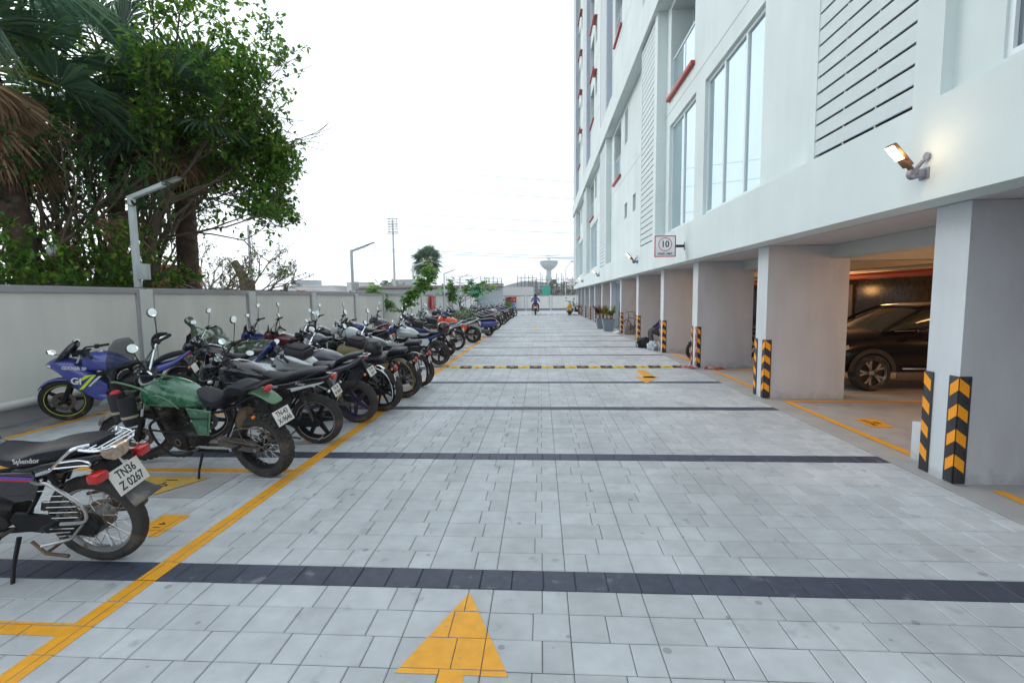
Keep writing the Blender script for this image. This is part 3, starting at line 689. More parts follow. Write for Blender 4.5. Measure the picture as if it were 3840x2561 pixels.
    tank = m.build('fuel_tank', [T], root, 60)
    m = MB(); m.lathe([(0,.016),(.03,.016),(.038,.010),(.04,-.01)], 20, 'Z', (x0+L_*.62,0,tz+.04+th*.70)); m.build('fuel_cap', [M_frame if K == 'adv' else M_chrome], tank)
    if s.get('tankbag'):
        m = MB(); c = x0+L_*.45; m.box((c-.17,-.13,tz+.05), (c+.15,.13,tz+.20), 0, .045, TR(0,0,0) @ TR(c,0,tz+.1) @ RY(-.18) @ TR(-c,0,-tz-.1))
        m.box((c-.13,-.105,tz+.195), (c+.11,.105,tz+.225), 0, .02, TR(c,0,tz+.1) @ RY(-.18) @ TR(-c,0,-tz-.1)); m.tube([(c-.1,.135,tz+.12),(c+.1,.135,tz+.12)], .006, 5)
        tag(m.build('tank_bag', mat('bag_cloth', (.028,.024,.028), .7, var=.2, vs=12, bump=.4, bs=60), root), 'tank bag')
    # ---- seat, tail and side covers
    z = seatz
    if K == 'classic':
        m = MB(); m.loft([(.17,0,z-.02,.11,.02,.03,3),(.20,0,z,.135,.035,.045,3),(.34,0,z-.01,.14,.03,.05,3),(.50,0,z-.0,.11,.03,.04,3),(.56,0,z,.06,.02,.03,3)], 16, 0, 3)
        m.loft([(-.22,0,z+.05,.10,.02,.03,4),(-.19,0,z+.055,.125,.045,.045,4),(0,0,z+.05,.13,.045,.045,4),(.14,0,z+.045,.125,.04,.04,4),(.16,0,z+.04,.11,.02,.03,4)], 16, 0, 2)
        for i in range(7): m.box((-.17+i*.045,-.11,z+.093), (-.155+i*.045,.11,z+.098), 0, .002)
        m.build('seat', M_seat, root)
    elif K in ('sport','naked'):
        k = .10 if K == 'sport' else .05
        m = MB(); m.loft([(.14,0,z+.01,.09,.015,.02,3),(.2,0,z-.01,.13,.025,.04,3),(.36,0,z-.03,.135,.025,.05,3),(.50,0,z-.02,.09,.03,.04,3),(.57,0,z,.05,.02,.03,3)], 16, 0, 3)
        m.loft([(-.30,0,z+k+.03,.05,.012,.015,3),(-.24,0,z+k+.02,.09,.03,.03,3),(-.05,0,z+k-.01,.11,.035,.04,3),(.12,0,z+.04,.11,.035,.045,3),(.19,0,z+.01,.08,.015,.03,3)], 16, 0, 3)
        m.build('seat', M_seat, root)
        m = MB(); m.loft([(-.42,0,z+k+.04,.02,.008,.012,2.5),(-.34,0,z+k-.0,.06,.03,.03,2.5),(-.15,0,z-.0,.10,.045,.05,2.6),(.10,0,z-.07,.12,.06,.07,2.6),(.34,0,z-.12,.115,.06,.08,2.6),(.50,0,z-.12,.07,.04,.06,2.5)], 16, 0, 3)
        m.build('tail_cowl', [s['tail']], root, 60)
        m = MB(); m.loft([(-.435,0,z+k+.02,.02,.006,.006,3),(-.41,0,z+k-.005,.05,.016,.012,3),(-.36,0,z+k-.03,.055,.02,.015,3)], 12, 0, 1); m.build('tail_lamp', M_lred, root)
    elif K == 'adv':
        m = MB(); m.loft([(.20,0,z+.03,.11,.03,.05,3),(.25,0,z-.01,.135,.03,.08,3),(.36,0,z-.05,.14,.03,.08,3),(.50,0,z-.03,.115,.05,.07,2.8),(.59,0,z+.03,.07,.03,.05,2.6)], 18, 0, 4)
        m.loft([(-.20,0,z+.08,.08,.02,.03,3),(-.15,0,z+.075,.125,.05,.05,3.4),(.05,0,z+.085,.13,.055,.07,3.4),(.19,0,z+.05,.125,.045,.07,3.2),(.23,0,z+.01,.10,.02,.04,3)], 18, 0, 4)
        m.build('seat', M_seat, root)
    else:
        m = MB(); m.loft([(-.34,0,z+.06,.06,.015,.015,2.6),(-.30,0,z+.05,.10,.03,.035,2.8),(-.12,0,z+.035,.125,.04,.06,3),(.12,0,z+.01,.13,.035,.07,3),(.32,0,z-.03,.13,.03,.06,3),(.48,0,z-.01,.10,.035,.05,3),(.56,0,z+.02,.06,.02,.03,3)], 18, 0, (5, 3, 2)[lod])
        m.build('seat', M_seat, root)
        m = MB(); m.loft([(-.42,0,z+.0,.03,.015,.02,2.5),(-.34,0,z-.02,.08,.03,.035,2.6),(-.10,0,z-.05,.115,.05,.06,2.8),(.15,0,z-.09,.12,.06,.08,2.8),(.36,0,z-.13,.11,.06,.08,2.6)], 16, 0, 3)
        m.build('tail_cowl', [s['tail']], root, 60)
        m = MB(); m.box((-.455,-.06,z-.05), (-.41,.06,z+.005), 0, .012); m.build('tail_lamp', M_lred, root)
    for y in (.118,-.118):
        if K != 'adv': m = MB(); m.prism([(.24,.52),(.16,.62),(.20,.71),(.44,.70),(.50,.58),(.36,.50)], .02, y, 0, None, .006); m.build('side_cover', [s.get('side', s['paint'])], root)
    # ---- rear mudguard, plate, indicators
    if K == 'classic':
        m = MB(); pts = []
        for i in range(13): a = rad(10+i*14.5); pts.append((a, R+.045))
        V = []; F = []; w_ = s['tw']/2+.02
        for i, (a, r) in enumerate(pts):
            for j in range(7): q = -1+j/3; V.append((-(r-.02*q*q)*cos(a+rad(-38)), q*w_, R+(r-.02*q*q)*sin(a+rad(-38))))
            if i:
                for j in range(6): F.append(((i-1)*7+j, (i-1)*7+j+1, i*7+j+1, i*7+j))
        m.add(V, F, 0, True); o = m.build('rear_mudguard', [s.get('fend', s['paint'])], root)
        sm_ = o.modifiers.new('solid', 'SOLIDIFY'); sm_.thickness = .004
        px, pz = -.40, .56; m = MB(); m.lathe([(0,-.045),(.026,-.04),(.036,-.02),(.038,.02)], 18, 'X', (px-.02,0,pz+.12)); m.build('tail_lamp', M_lred, root)
        m = MB(); m.tube([(px+.08,0,pz+.16),(px,0,pz+.12)], .04, 12); m.box((px,-.02,pz-.05), (px+.06,.02,pz+.1)); m.build('lamp_bracket', M_black, root)
        plate_part(root, s, (px-.03,0,pz-.01), rad(10), .17, .11)
    elif K == 'adv':
        m = MB(); m.loft([(-.60,0,.80,.045,.004,.004,3),(-.56,0,.815,.075,.012,.010,3),(-.42,0,.87,.085,.016,.014,3),(-.25,0,.905,.08,.02,.02,3),(-.05,0,.905,.07,.02,.03,3)], 14, 0, 3); m.build('rear_mudguard', [P_cgrn], root)
        m = MB(); m.prism([(-.60,.56),(-.585,.52),(-.50,.70),(-.46,.80),(-.52,.80),(-.56,.72)], .09, 0, 0, None, .01); m.prism([(-.50,.70),(-.3,.76),(-.3,.82),(-.48,.79)], .12, 0, 0, None, .01); m.build('plate_holder', M_black, root)
        plate_part(root, s, (-.64,0,.66), rad(22), .22, .15)
    else:
        zc = z-.06 if K == 'commuter' else z+.02; m = MB()
        q = s.get('flap', 0)
        m.prism([(-.30,zc+.01),(-.34,zc-.02),(-.42,zc-.14),(-.50-q,zc-.26-q*.5),(-.48-q,zc-.275-q*.5),(-.40,zc-.17),(-.32,zc-.09),(-.20,zc-.06)], .09, 0, 0, None, .008)
        m.build('rear_mudguard', [M_black], root)
        plate_part(root, s, (-.455,0,zc-.13), rad(22), *s.get('psize', (.19,.12)))
    zi = .66 if K != 'sport' else .70; xi = -.40 if K != 'adv' else -.30
    for y in (1,-1):
        m = MB(); m.tube([(xi,y*.04,zi+.04),(xi-.005,y*.13,zi+.04)], .007, 5, 1); m.ball((xi-.01,y*.155,zi+.04), (.032,.028,.022), 12, 1) if not s.get('bigind') else m.box((xi-.06,y*.17-.045,zi+.04-.03), (xi+.04,y*.17+.045,zi+.04+.03), 0, .016); m.ball((xi-.024,y*.157,zi+.04), (.024,.024,.018), 12, 0)
        m.build('indicator', [s.get('ind', M_lamb), M_black], root)
    # ---- grab rail
    g = s.get('grab')
    if g == 'chrome':
        m = MB(); m.tube([(.12,.15,z-.02),(0,.155,z+.0),(-.20,.155,z+.03),(-.38,.10,z+.09),(-.42,0,z+.10),(-.38,-.10,z+.09),(-.20,-.155,z+.03),(0,-.155,z),(.12,-.15,z-.02)], .010, 8, spl=3); m.build('grab_rail', M_chrome, root)
    elif g == 'black' or g is None and K in ('commuter',):
        for y in (1,-1):
            m = MB(); m.tube([(.02,y*.14,z-.03),(-.14,y*.15,z+.02),(-.30,y*.13,z+.07),(-.37,y*.08,z+.05)], .013, 7, spl=3); m.build('grab_rail', M_frame, root)
    # ---- fork, front mudguard
    m = MB(); m.M = S; dx = Vector((cos(rk), 0, sin(rk)))*.045; axl = Vector((wb, 0, Rf)); top = axl+ax*((zh+.10-Rf)/cos(rk))
    for y in (.085,-.085):
        o_ = Vector((0, y, 0)); m.tube([axl+o_-ax*.02, axl+o_+ax*.30], .024, 9, 0); m.tube([axl+o_+ax*.28, top+o_], .017, 8, 1)
    for q in (.0,-.16): c = top+ax*q; m.box((c.x-.06,-.11,c.z-.014), (c.x+.03,.11,c.z+.014), 0, .008)
    m.build('front_fork', [s.get('fork', M_frame), M_chrome], root)
    m = MB(); m.M = S; V = []; F = []; hi = K == 'adv'
    n_ = 12; w_ = s['fw']/2+.018; r0 = Rf+(.030 if not hi else .035)
    for i in range(n_):
        a = rad((35 if not hi else 45)+i*(115/n_ if not hi else 95/n_)); 
        for j in range(7): q = -1+j/3; r_ = r0-.022*q*q; V.append((wb+r_*cos(a), q*w_*(1 if 1 < i < n_-2 else .85), Rf+r_*sin(a)))
        if i:
            for j in range(6): F.append(((i-1)*7+j, (i-1)*7+j+1, i*7+j+1, i*7+j))
    m.add(V, F, 0, True)
    o = m.build('front_mudguard', [s.get('ffend', s['paint'] if K != 'adv' else M_dust)], root); q = o.modifiers.new('solid', 'SOLIDIFY'); q.thickness = .004
    # ---- handlebar, controls and mirrors
    C = top+ax*.03; bw = s.get('barw', .36); bz = s.get('barz', .09)
    if K == 'sport': bw, bz = .31, -.02
    P = [Vector((C.x-.17, bw, C.z+bz-.01)), Vector((C.x-.09, bw-.13, C.z+bz+.01)), Vector((C.x, .09, C.z+.01)), Vector((C.x+.01, 0, C.z)), Vector((C.x, -.09, C.z+.01)), Vector((C.x-.09, -bw+.13, C.z+bz+.01)), Vector((C.x-.17, -bw, C.z+bz-.01))]
    m = MB(); m.M = S; m.tube(P, .0115, 8, spl=3)
    hb = m.build('handlebar', [M_chrome if s.get('chromebar') else M_frame], root)
    for i0, i1, y in ((0,1,1),(6,5,-1)):
        m = MB(); m.M = S; a, b = P[i0], P[i1]; m.tube([a, a.lerp(b, .85)], .0175, 9); m.tube([a+(a-b).normalized()*.015, a], .019, 9)
        c = a.lerp(b, 1.0); m.box((c.x-.022,c.y-.03,c.z-.028), (c.x+.028,c.y+.03,c.z+.028), 0, .01)
        m.tube([c+Vector((.03,0,0)), c+Vector((.065,y*.03,-.01)), a+Vector((.045,0,-.012))], .006, 5, 1, spl=2)
        m.build('grip', [M_grip, M_frame if not s.get('chromebar') else M_chrome], hb)
    if s['mirrors']:
        for y in (1,-1):
            c = P[1 if y > 0 else 5]; ms = s.get('mirr', 'oval'); hz = s.get('mirz', .22)
            if K == 'sport': c = Vector((wb-.16, y*.13, .98)); e = c+Vector((.06, y*.16, .05))
            else: e = c+Vector((-.03+.02*y, y*.09, hz))
            m = MB(); m.M = S if K != 'sport' else I; m.tube([c, c.lerp(e, .5)+Vector((0,y*.02,0)), e], .0055, 6, spl=2)
            rr = (.014,.058,.048) if ms == 'round' else (.014,.062,.040)
            A = TR(*e) @ RZ(s.get('myaw', -.35)*1) @ RY(s.get('mtilt', .38)) @ RX(.25*y)
            m.ball((0,0,.03), rr, 14, 0, (m.M @ A)); mo = m.build('mirror', M_bgloss if not s.get('mirc') else M_chrome, root)
            g = MB(); g.M = (S if K != 'sport' else I) @ A; g.lathe([(0,-.0175),(1,-.0150)], 20, 'X', (0,0,0), M=g.M @ TR(0,0,.03) @ Matrix.Diagonal((1,rr[1]*.86,rr[2]*.86,1))); g.build('mirror_glass', M_mirr, mo)
    # ---- headlamp, clocks
    if K != 'sport':
        hl = top+ax*-.09+Vector((.11,0,0)); Sb = S
        if K == 'adv': S = Matrix(); hl = hl+Vector((.08,0,0))
        m = MB(); m.M = S
        if K in ('classic','adv') or s.get('round'):
            m.lathe([(0,-.10),(.05,-.09),(.085,-.03),(.092,.03),(.09,.045)], 22, 'X', (hl.x,0,hl.z)); h = m.build('headlamp', [M_frame if K == 'adv' else s.get('hlm', M_black)], root)
            g = MB(); g.M = S; g.lathe([(.088,.046),(.06,.064),(0,.072)], 22, 'X', (hl.x,0,hl.z)); g.build('lens', M_lclr, h)
        else:
            m.loft([(hl.x-.10,0,hl.z+.03,.08,.10,.06,2.6),(hl.x,0,hl.z+.02,.105,.13,.09,2.4),(hl.x+.08,0,hl.z-.02,.085,.10,.08,2.2),(hl.x+.13,0,hl.z-.06,.03,.03,.03,2)], 16, 0, 3)
            h = m.build('headlamp_cowl', [s.get('cowl', s['paint'])], root, 60)
            g = MB(); g.M = S; g.ball((hl.x+.075,0,hl.z-.035), (.05,.062,.05), 12); g.build('lens', M_lclr, h)
            g = MB(); g.M = S; g.prism([(hl.x-.03,hl.z+.12),(hl.x+.02,hl.z+.12),(hl.x-.02,hl.z+.25),(hl.x-.05,hl.z+.27)], .14, 0, 0, None, .01); g.build('visor', s.get('visor', M_bgloss), h)
        for y in ((.05,-.05) if K != 'adv' else ()):
            m = MB(); m.lathe([(0,.0),(.040,.0),(.043,.012),(.036,-.05)], 18, 'Z', (0,0,0), M=S @ TR(C.x+.055,y,C.z+.04) @ RY(-.7))
            c_ = m.build('instrument', M_black, root)
            g = MB(); g.lathe([(0,.013),(.036,.013)], 18, 'Z', M=S @ TR(C.x+.055,y,C.z+.04) @ RY(-.7)); g.lathe([(.037,.012),(.042,.014),(.044,.010)], 18, 'Z', mi=1, M=S @ TR(C.x+.055,y,C.z+.04) @ RY(-.7))
            g.build('dial', [mat('dial_face', (.12,.13,.12), .2), M_chrome], c_)
        for y in (.1,-.1):
            m = MB(); m.M = S; m.tube([(hl.x-.02,y,hl.z-.04),(hl.x-.02,y*1.6,hl.z-.04)], .006, 5, 1); m.ball((hl.x-.02,y*1.9,hl.z-.04), (.03,.026,.022), 10, 0)
            m.build('front_indicator', [s.get('ind', M_lamb), M_black], root)
        r2 = random.Random(2); S = Sb
        m = MB(); m.M = S
        for k in range(5): y = r2.uniform(-.06,.06); m.tube([P[1 if k % 2 else 5]+Vector((0,0,-.01)), (C.x+.11,y+(.1 if k % 2 else -.1),C.z-.0-.02*k), (hl.x-.09,y,hl.z-.03), (xh-.05,y*.5,zh-.12)], .0042, 5, spl=4)
        m.build('cables', M_blk, root)
    else:
        # full fairing with screen
        y_ = .15; m = MB()
        m.loft([(wb-.56,0,.50,.10,.04,.10,3),(wb-.46,0,.52,.145,.12,.20,3),(wb-.34,0,.60,.165,.18,.26,2.8),(wb-.20,0,.70,.165,.18,.24,2.6),(wb-.08,0,.78,.15,.13,.16,2.4),(wb+.03,0,.82,.12,.09,.08,2.3),(wb+.12,0,.81,.06,.045,.04,2),(wb+.15,0,.80,.01,.01,.01,2)], 20, 0, 4)
        m.loft([(wb-.34,0,.46,.15,.08,.10,3),(wb-.48,0,.36,.13,.06,.10,3),(wb-.72,0,.30,.09,.04,.06,3)], 16, 0, 2)
        fo = m.build('fairing', [s['paint']], root, 60); q = fo.modifiers.new('solid', 'SOLIDIFY'); q.thickness = .006
        m = MB(); m.loft([(wb-.0,0,.87,.11,.03,.02,2.4),(wb-.10,0,.93,.13,.10,.03,2.2),(wb-.19,0,1.02,.11,.10,.04,2),(wb-.25,0,1.09,.07,.06,.05,2)], 16, 0, 3); m.build('windscreen', s.get('screen', M_bgloss), root, 60)
        for y in (.075,-.075):
            m = MB(); m.ball((wb+.055,y,.815), (.05,.045,.028), 12); m.build('headlamp', M_lclr, root)
        m = MB(); m.box((wb-.28,-.08,.93), (wb-.20,.08,1.0), 0, .01); m.build('instrument', M_black, root)
    s['S'] = S; s['C'] = C; s['P'] = P; s['top'] = top; s['x0'] = x0; s['x1'] = x1; s['tz'] = tz; s['cx'] = cx; s['axd'] = ax
    return root, s
def side_text(root, t, size, c, m, pitch=0, sx=1., side=1, parent=None, bold=False):
    # lettering on the left flank, reading front to back as seen from the left
    M = TR(*c) @ RY(pitch) @ Matrix(((-1,0,0,0),(0,0,1,0),(0,1,0,0),(0,0,0,1)))
    return text('lettering', t, size, M, m, parent or root, bold, sx, .0006)
PI = pi

def squash(root, f, x0=.25):
    # shorten the overhang behind the axle
    for o in root.children:
        if o.name.split('.')[0] in ('rear_wheel','front_wheel','swingarm','shock_absorber','side_stand','centre_stand','foot_peg','engine','chain_guard_rail') or 'knot' in o.name or o.data is None: continue
        def fix(q, off):
            for v in q.data.vertices:
                x = v.co.x+off
                if x < x0: v.co.x = x0+(x-x0)*f-off
        if o.matrix_basis == Matrix():
            fix(o, 0)
            for c in o.children:
                if c.matrix_basis == Matrix() and c.data: fix(c, 0)
                elif c.matrix_basis.translation.x < x0: c.location.x = x0+(c.matrix_basis.translation.x-x0)*f
        else:
            L = o.matrix_basis.copy()
            if L.translation.x < x0: L.translation.x = x0+(L.translation.x-x0)*f; o.matrix_basis = L
M_let = mat('lettering_white', (.72,.74,.75), .4); M_dec = mat('decal_lime', (.60,.75,.03), .4)
# ---- 1: black commuter with chrome rails, cut by the left edge
r, s = bike('motorcycle', dict(x=-2.96, y=3.02, rz=PI+.05, lod=0, wheel='spoke', rim=M_chrd, R=.305, tw=.085, th=.072, fw=.075, lean=10, label='black commuter motorcycle with chrome luggage rail and leg guard, nearest the camera', plate='TN36\nZ 0267', ind=M_lred, grab='none', alloyeng=True, mufm=M_rust, tyre=M_tdirt, flap=.0, bigind=1, psize=(.24,.16), paint=P_black, steer=15, wb=1.34, fend=M_dust))
z = .8
m = MB()
for y in (.16,-.16): m.tube([(.10,y,z-.09),(-.02,y,z-.06),(-.07,y,z-.03),(-.17,y,z-.07+.10),(-.25,y*.95,z-.07+.14),(-.31,y*.6,z-.07+.135)], .0125, 9, spl=4)
m.tube([(-.29,.155,z-.07+.135),(-.40,.14,z-.07+.12),(-.47,.09,z-.07+.11),(-.485,0,z-.07+.11),(-.47,-.09,z-.07+.11),(-.40,-.14,z-.07+.12),(-.29,-.155,z-.07+.135)], .008, 7, spl=3)
for x in (-.33,-.39,-.44): m.tube([(x,.13,z-.07+.125),(x,-.13,z-.07+.125)], .006, 6)
m.tube([(-.27,.13,z-.07+.12),(-.47,.05,z-.07+.11)], .006, 6); m.tube([(-.27,-.13,z-.07+.12),(-.47,-.05,z-.07+.11)], .006, 6)
for y in (.165,-.165): m.tube([(-.12,y,z-.07+.06),(-.28,y,z-.07+.075),(-.36,y,z-.07+.06),(-.36,y,z-.03),(-.3,y,z-.03),(-.02,y,z-.05)], .006, 6, spl=3)
m.build('luggage_rail', M_chrome, r)
m = MB(); y = .215
m.tube([(.18,.15,.66),(.06,y-.02,.67),(-.06,y,.675),(-.26,y,.55),(-.29,y,.47),(-.26,y,.43),(-.18,y,.42),(-.06,y,.415)], .0105, 8, spl=4)
m.tube([(-.24,y,.41),(-.16,y,.35),(-.10,y,.31),(.16,y,.26)], .009, 7, spl=3)
for k in range(6): zz = .63-.036*k; x1_ = -.10-.17*min(1, k/3.2); m.tube([(.05-.01*k,y,zz+.005),(x1_+.01*k,y,zz+.01)], .0032, 5)
for k in range(4): m.tube([(.06-.004*k,y,.38-.03*k),(-.16+.04*k,y,.385-.025*k)], .0032, 5)
m.build('leg_guard', M_chrd, r)
side_text(r, 'Splendor', .045, (.20,.1345,.785), M_let, .05)
m = MB(); m.prism([(.19,.655),(.18,.675),(.46,.69),(.50,.67)], .003, .1312); m.build('side_decal', mat('decal_violet', (.12,.06,.35), .4), r)
m = MB(); m.prism([(.18,.645),(.18,.655),(.47,.67),(.50,.662)], .003, .1315); m.build('side_decal', mat('decal_red', (.5,.02,.02), .4), r)
[COL.objects.unlink(c) or bpy.data.objects.remove(c) for c in list(r.children) if c.name.startswith('tail_lamp')]
m = MB(); m.loft([(-.43,0,.77,.07,.02,.03,2.5),(-.40,0,.80,.10,.03,.04,2.5),(-.36,0,.80,.08,.03,.03,2.5)], 12, 0, 3); m.build('tied_cloth', mat('rag', (.42,.33,.26), .95, var=.3, vs=30, bump=.8, bs=40), r)
m = MB()
for i in range(12):
    pass
m.add([(-.40,-.06,.60),(-.40,.06,.60),(-.47,-.075,.54),(-.47,.075,.54),(-.54,-.10,.49),(-.54,.10,.49),(-.60,-.12,.46),(-.60,.12,.47)], [(0,1,3,2),(2,3,5,4),(4,5,7,6)], 0, True)
o = m.build('mudflap', M_dust, r); o.modifiers.new('s', 'SOLIDIFY').thickness = .004
squash(r, .72)
# ---- 2: green camouflage adventure bike
r, s = bike('motorcycle', dict(kind='adv', x=-2.74, y=4.60, rz=PI-.19, lod=0, wheel='spoke', rim=M_frame, bspoke=False, R=.33, Rf=.345, tw=.135, th=.098, fw=.095, knob=True, rdisc=True, mono=True, lean=10, paint=P_camo, tankm=P_camo, tankw=.175, tankh=.17, tankz=.835, wb=1.56, seatz=.86, plate='TN-43\nX-9646', label='green camouflage adventure motorcycle with knobbly tyres and bar bags', steer=40, barw=.42, barz=.17, chromebar=True, mirr='round', mirz=.26, mtilt=.45, tyre=M_tdirt, mirc=0, standz=.0, sc=1.0, myaw=-.5))
S = s['S']; C = s['C']; P = s['P']; top = s['top']
X_ = TR(.10,0,0)
m = MB(); m.M = X_; m.prism([(.58,.73),(.33,.71),(.40,.48),(.51,.48)], .012, .135, 0, None, .004); o = m.build('side_cover', [P_camo], r); m = MB(); m.M = X_; m.prism([(.60,.745),(.30,.725),(.39,.46),(.52,.46)], .008, .128, 0, None, .004); m.build('cover_edge', P_cgrn, o)
side_text(r, 'HIMALAYAN', .038, (.55,.1425,.64), M_blk, .03, 1., bold=True)
m = MB()
for y in (.17,-.17): m.tube([(.98,y,.84),(1.12,y*1.02,.93),(1.30,y*.95,.97),(1.48,y*.85,.99),(1.60,y*.6,.97)], .010, 8, spl=3)
m.build('tank_rail', P_cgrn, r)
o = r
m = MB(); m.M = TR(.14,0,-.05); m.tube([(.62,.150,.79),(.70,.168,.88),(.84,.178,.93),(.98,.176,.87),(1.03,.150,.76)], .007, 6, spl=4); m.build('tank_trim', P_cgrn, o)
# screen, beak, rack, guards
m = MB()
V = []; F = []
for i, (w_, z_, x_) in enumerate([(.11,1.0,1.66),(.15,1.10,1.63),(.15,1.22,1.58),(.13,1.34,1.53),(.08,1.40,1.51)]):
    for j in range(7): q = -1+j/3; V.append((x_-.05*q*q, q*w_, z_))
    if i:
        for j in range(6): F.append(((i-1)*7+j, (i-1)*7+j+1, i*7+j+1, i*7+j))
m.add(V, F, 0, True); o = m.build('windscreen', M_wsc, r); o.modifiers.new('s', 'SOLIDIFY').thickness = .004
m = MB(); m.M = S; A = TR(s['wb']+.06,0,.80) @ RY(.28)
m.loft([(-.12,0,.0,.06,.012,.012,3),(.05,0,.02,.085,.014,.012,3),(.25,0,.0,.075,.012,.010,3),(.36,0,-.03,.04,.008,.008,2.6)], 14, 0, 3, M=A); m.build('beak', P_cgrn, r)
m = MB(); zz = .965
for k in range(-3, 4): m.box((-.44,k*.034-.011,zz), (-.16,k*.034+.011,zz+.008), 0, .003, TR(-.3,0,zz) @ RY(.12) @ TR(.3,0,-zz))
m.box((-.22,-.125,zz-.01), (-.19,.125,zz+.004), 0, 0, TR(-.3,0,zz) @ RY(.12) @ TR(.3,0,-zz)); m.box((-.42,-.125,zz-.01), (-.39,.125,zz+.004), 0, 0, TR(-.3,0,zz) @ RY(.12) @ TR(.3,0,-zz)); m.box((-.34,-.125,zz-.01), (-.31,.125,zz+.004), 0, 0, TR(-.3,0,zz) @ RY(.12) @ TR(.3,0,-zz))
for y in (.125,-.125): m.box((-.46,y-.012,zz-.004), (-.15,y+.012,zz+.006), 0, .003, TR(-.3,0,zz) @ RY(.12) @ TR(.3,0,-zz))
for y in (.1,-.1): m.tube([(-.2,y,zz),(-.08,y,.86),(.02,y,.82)], .010, 6)
m.build('rear_rack', M_frame, r)
m = MB(); m.ball((-.455,0,.935), (.045,.06,.032), 14); m.build('tail_lamp', M_lred, r)
m = MB()
m.M = TR(.1,0,0)
for y in (.20,-.20): m.tube([(.86,y*.4,.66),(.98,y,.60),(1.02,y,.50),(.96,y,.36),(.84,y*.9,.24),(.70,y*.5,.22)], .013, 8, spl=4); m.tube([(1.02,y,.52),(.86,y*.9,.50),(.70,y*.8,.50)], .011, 7, spl=2)
m.build('crash_guard', M_frame, r)
m = MB(); m.tube([(.22,.15,.44),(.12,.20,.56),(.02,.21,.60),(-.22,.21,.61),(-.28,.2,.5),(-.18,.2,.42)], .007, 6, spl=2); m.tube([(.22,.15,.44),(.14,.2,.455),(-.14,.2,.44),(-.2,.2,.4)], .006, 6); m.tube([(.05,.21,.60),(.02,.21,.5),(-.04,.2,.44)], .005, 5); m.tube([(-.1,.21,.60),(-.08,.21,.5),(-.1,.2,.44)], .005, 5); m.build('chain_guard_rail', M_swing, r)
m = MB(); m.loft([(.22,0,.60,.06,.08,.08,3),(.10,0,.62,.09,.10,.12,3),(-.02,0,.66,.05,.06,.05,3)], 12, 0, 2); m.build('splash_guard', M_rust, r)
for y in (1,-1):
    a = P[0 if y > 0 else 6]; m = MB(); m.M = S
    m.loft([(a.x+.01,a.y+.01*y,a.z-.0,.02,.035,.03,2.6),(a.x+.09,a.y-.0*y,a.z-.005,.022,.06,.05,2.4),(a.x+.13,a.y-.09*y,a.z-.005,.022,.055,.05,2.4),(a.x+.12,a.y-.2*y,a.z,.02,.035,.03,2.4)], 12, 0, 3)
    g_ = m.build('hand_guard', M_black, r); m = MB(); m.M = S; m.tube([(a.x-.01,a.y+.02*y,a.z-.01),(a.x+.10,a.y+.015*y,a.z-.045),(a.x+.15,a.y-.09*y,a.z-.045),(a.x+.13,a.y-.21*y,a.z-.02)], .010, 7, spl=3); m.build('guard_bar', mat('guard_grey', (.33,.33,.35), .5), g_)
M_bag = mat('bag_black', (.02,.02,.024), .8, bump=.4, bs=80, var=.2); M_band = mat('bag_band', (.42,.36,.26), .8)
for k, (bx, by, bz) in enumerate(((1.24,.27,.75),(1.42,.22,.77))):
    m = MB(); A = TR(bx,by,bz) @ RX(.1) @ RY(.12)
    m.lathe([(0,-.16),(.055,-.155),(.068,-.10),(.075,.10),(.070,.13),(.066,.13),(.06,.10),(0,.09)], 18, 'Z', M=A); m.lathe([(.0705,-.075),(.0725,-.05)], 18, 'Z', M=A, mi=1)
    m.build('bottle_bag', [M_bag, M_band], r)
m = MB(); m.ball((1.42,.22,.895), (.05,.05,.035), 12); m.build('red_cloth', mat('cloth_red', (.6,.02,.05), .8, bump=.5), r)
m = MB(); m.M = S; c = C+Vector((.02,.02,.07)); m.box((c.x-.02,c.y-.05,c.z), (c.x+.02,c.y+.05,c.z+.06), 0, .008); m.build('phone_mount', M_black, r)
m = MB(); A = TR(1.52,0,1.06) @ RY(-.6); m.box((-.03,-.13,-.09), (.03,.13,.10), 0, .02, A); cp = m.build('clock_panel', M_black, r)
for y, zz_, q in ((.045,.0,.062),(-.075,.035,.034),(-.075,-.045,.030)):
    m = MB(); m.lathe([(0,-.034),(q,-.034)], 24, 'X', (0,y,zz_), M=A); m.lathe([(q,-.030),(q+.002,-.040),(q+.006,-.036),(q+.006,-.03)], 24, 'X', (0,y,zz_), mi=1, M=A); m.build('dial', [mat('dial_face', (.12,.13,.12), .2), M_chrome], cp)
m = MB(); m.lathe([(0,-.10),(.05,-.09),(.085,-.03),(.092,.03),(.09,.045)], 22, 'X', (1.62,0,.93)); m.tube([(1.29,0,.92),(1.6,0,.95)], .03, 6); h = m.build('headlamp', M_frame, r); m = MB(); m.lathe([(.088,.046),(.06,.064),(0,.072)], 22, 'X', (1.62,0,.93)); m.build('lens', M_lclr, h)
squash(r, .62)
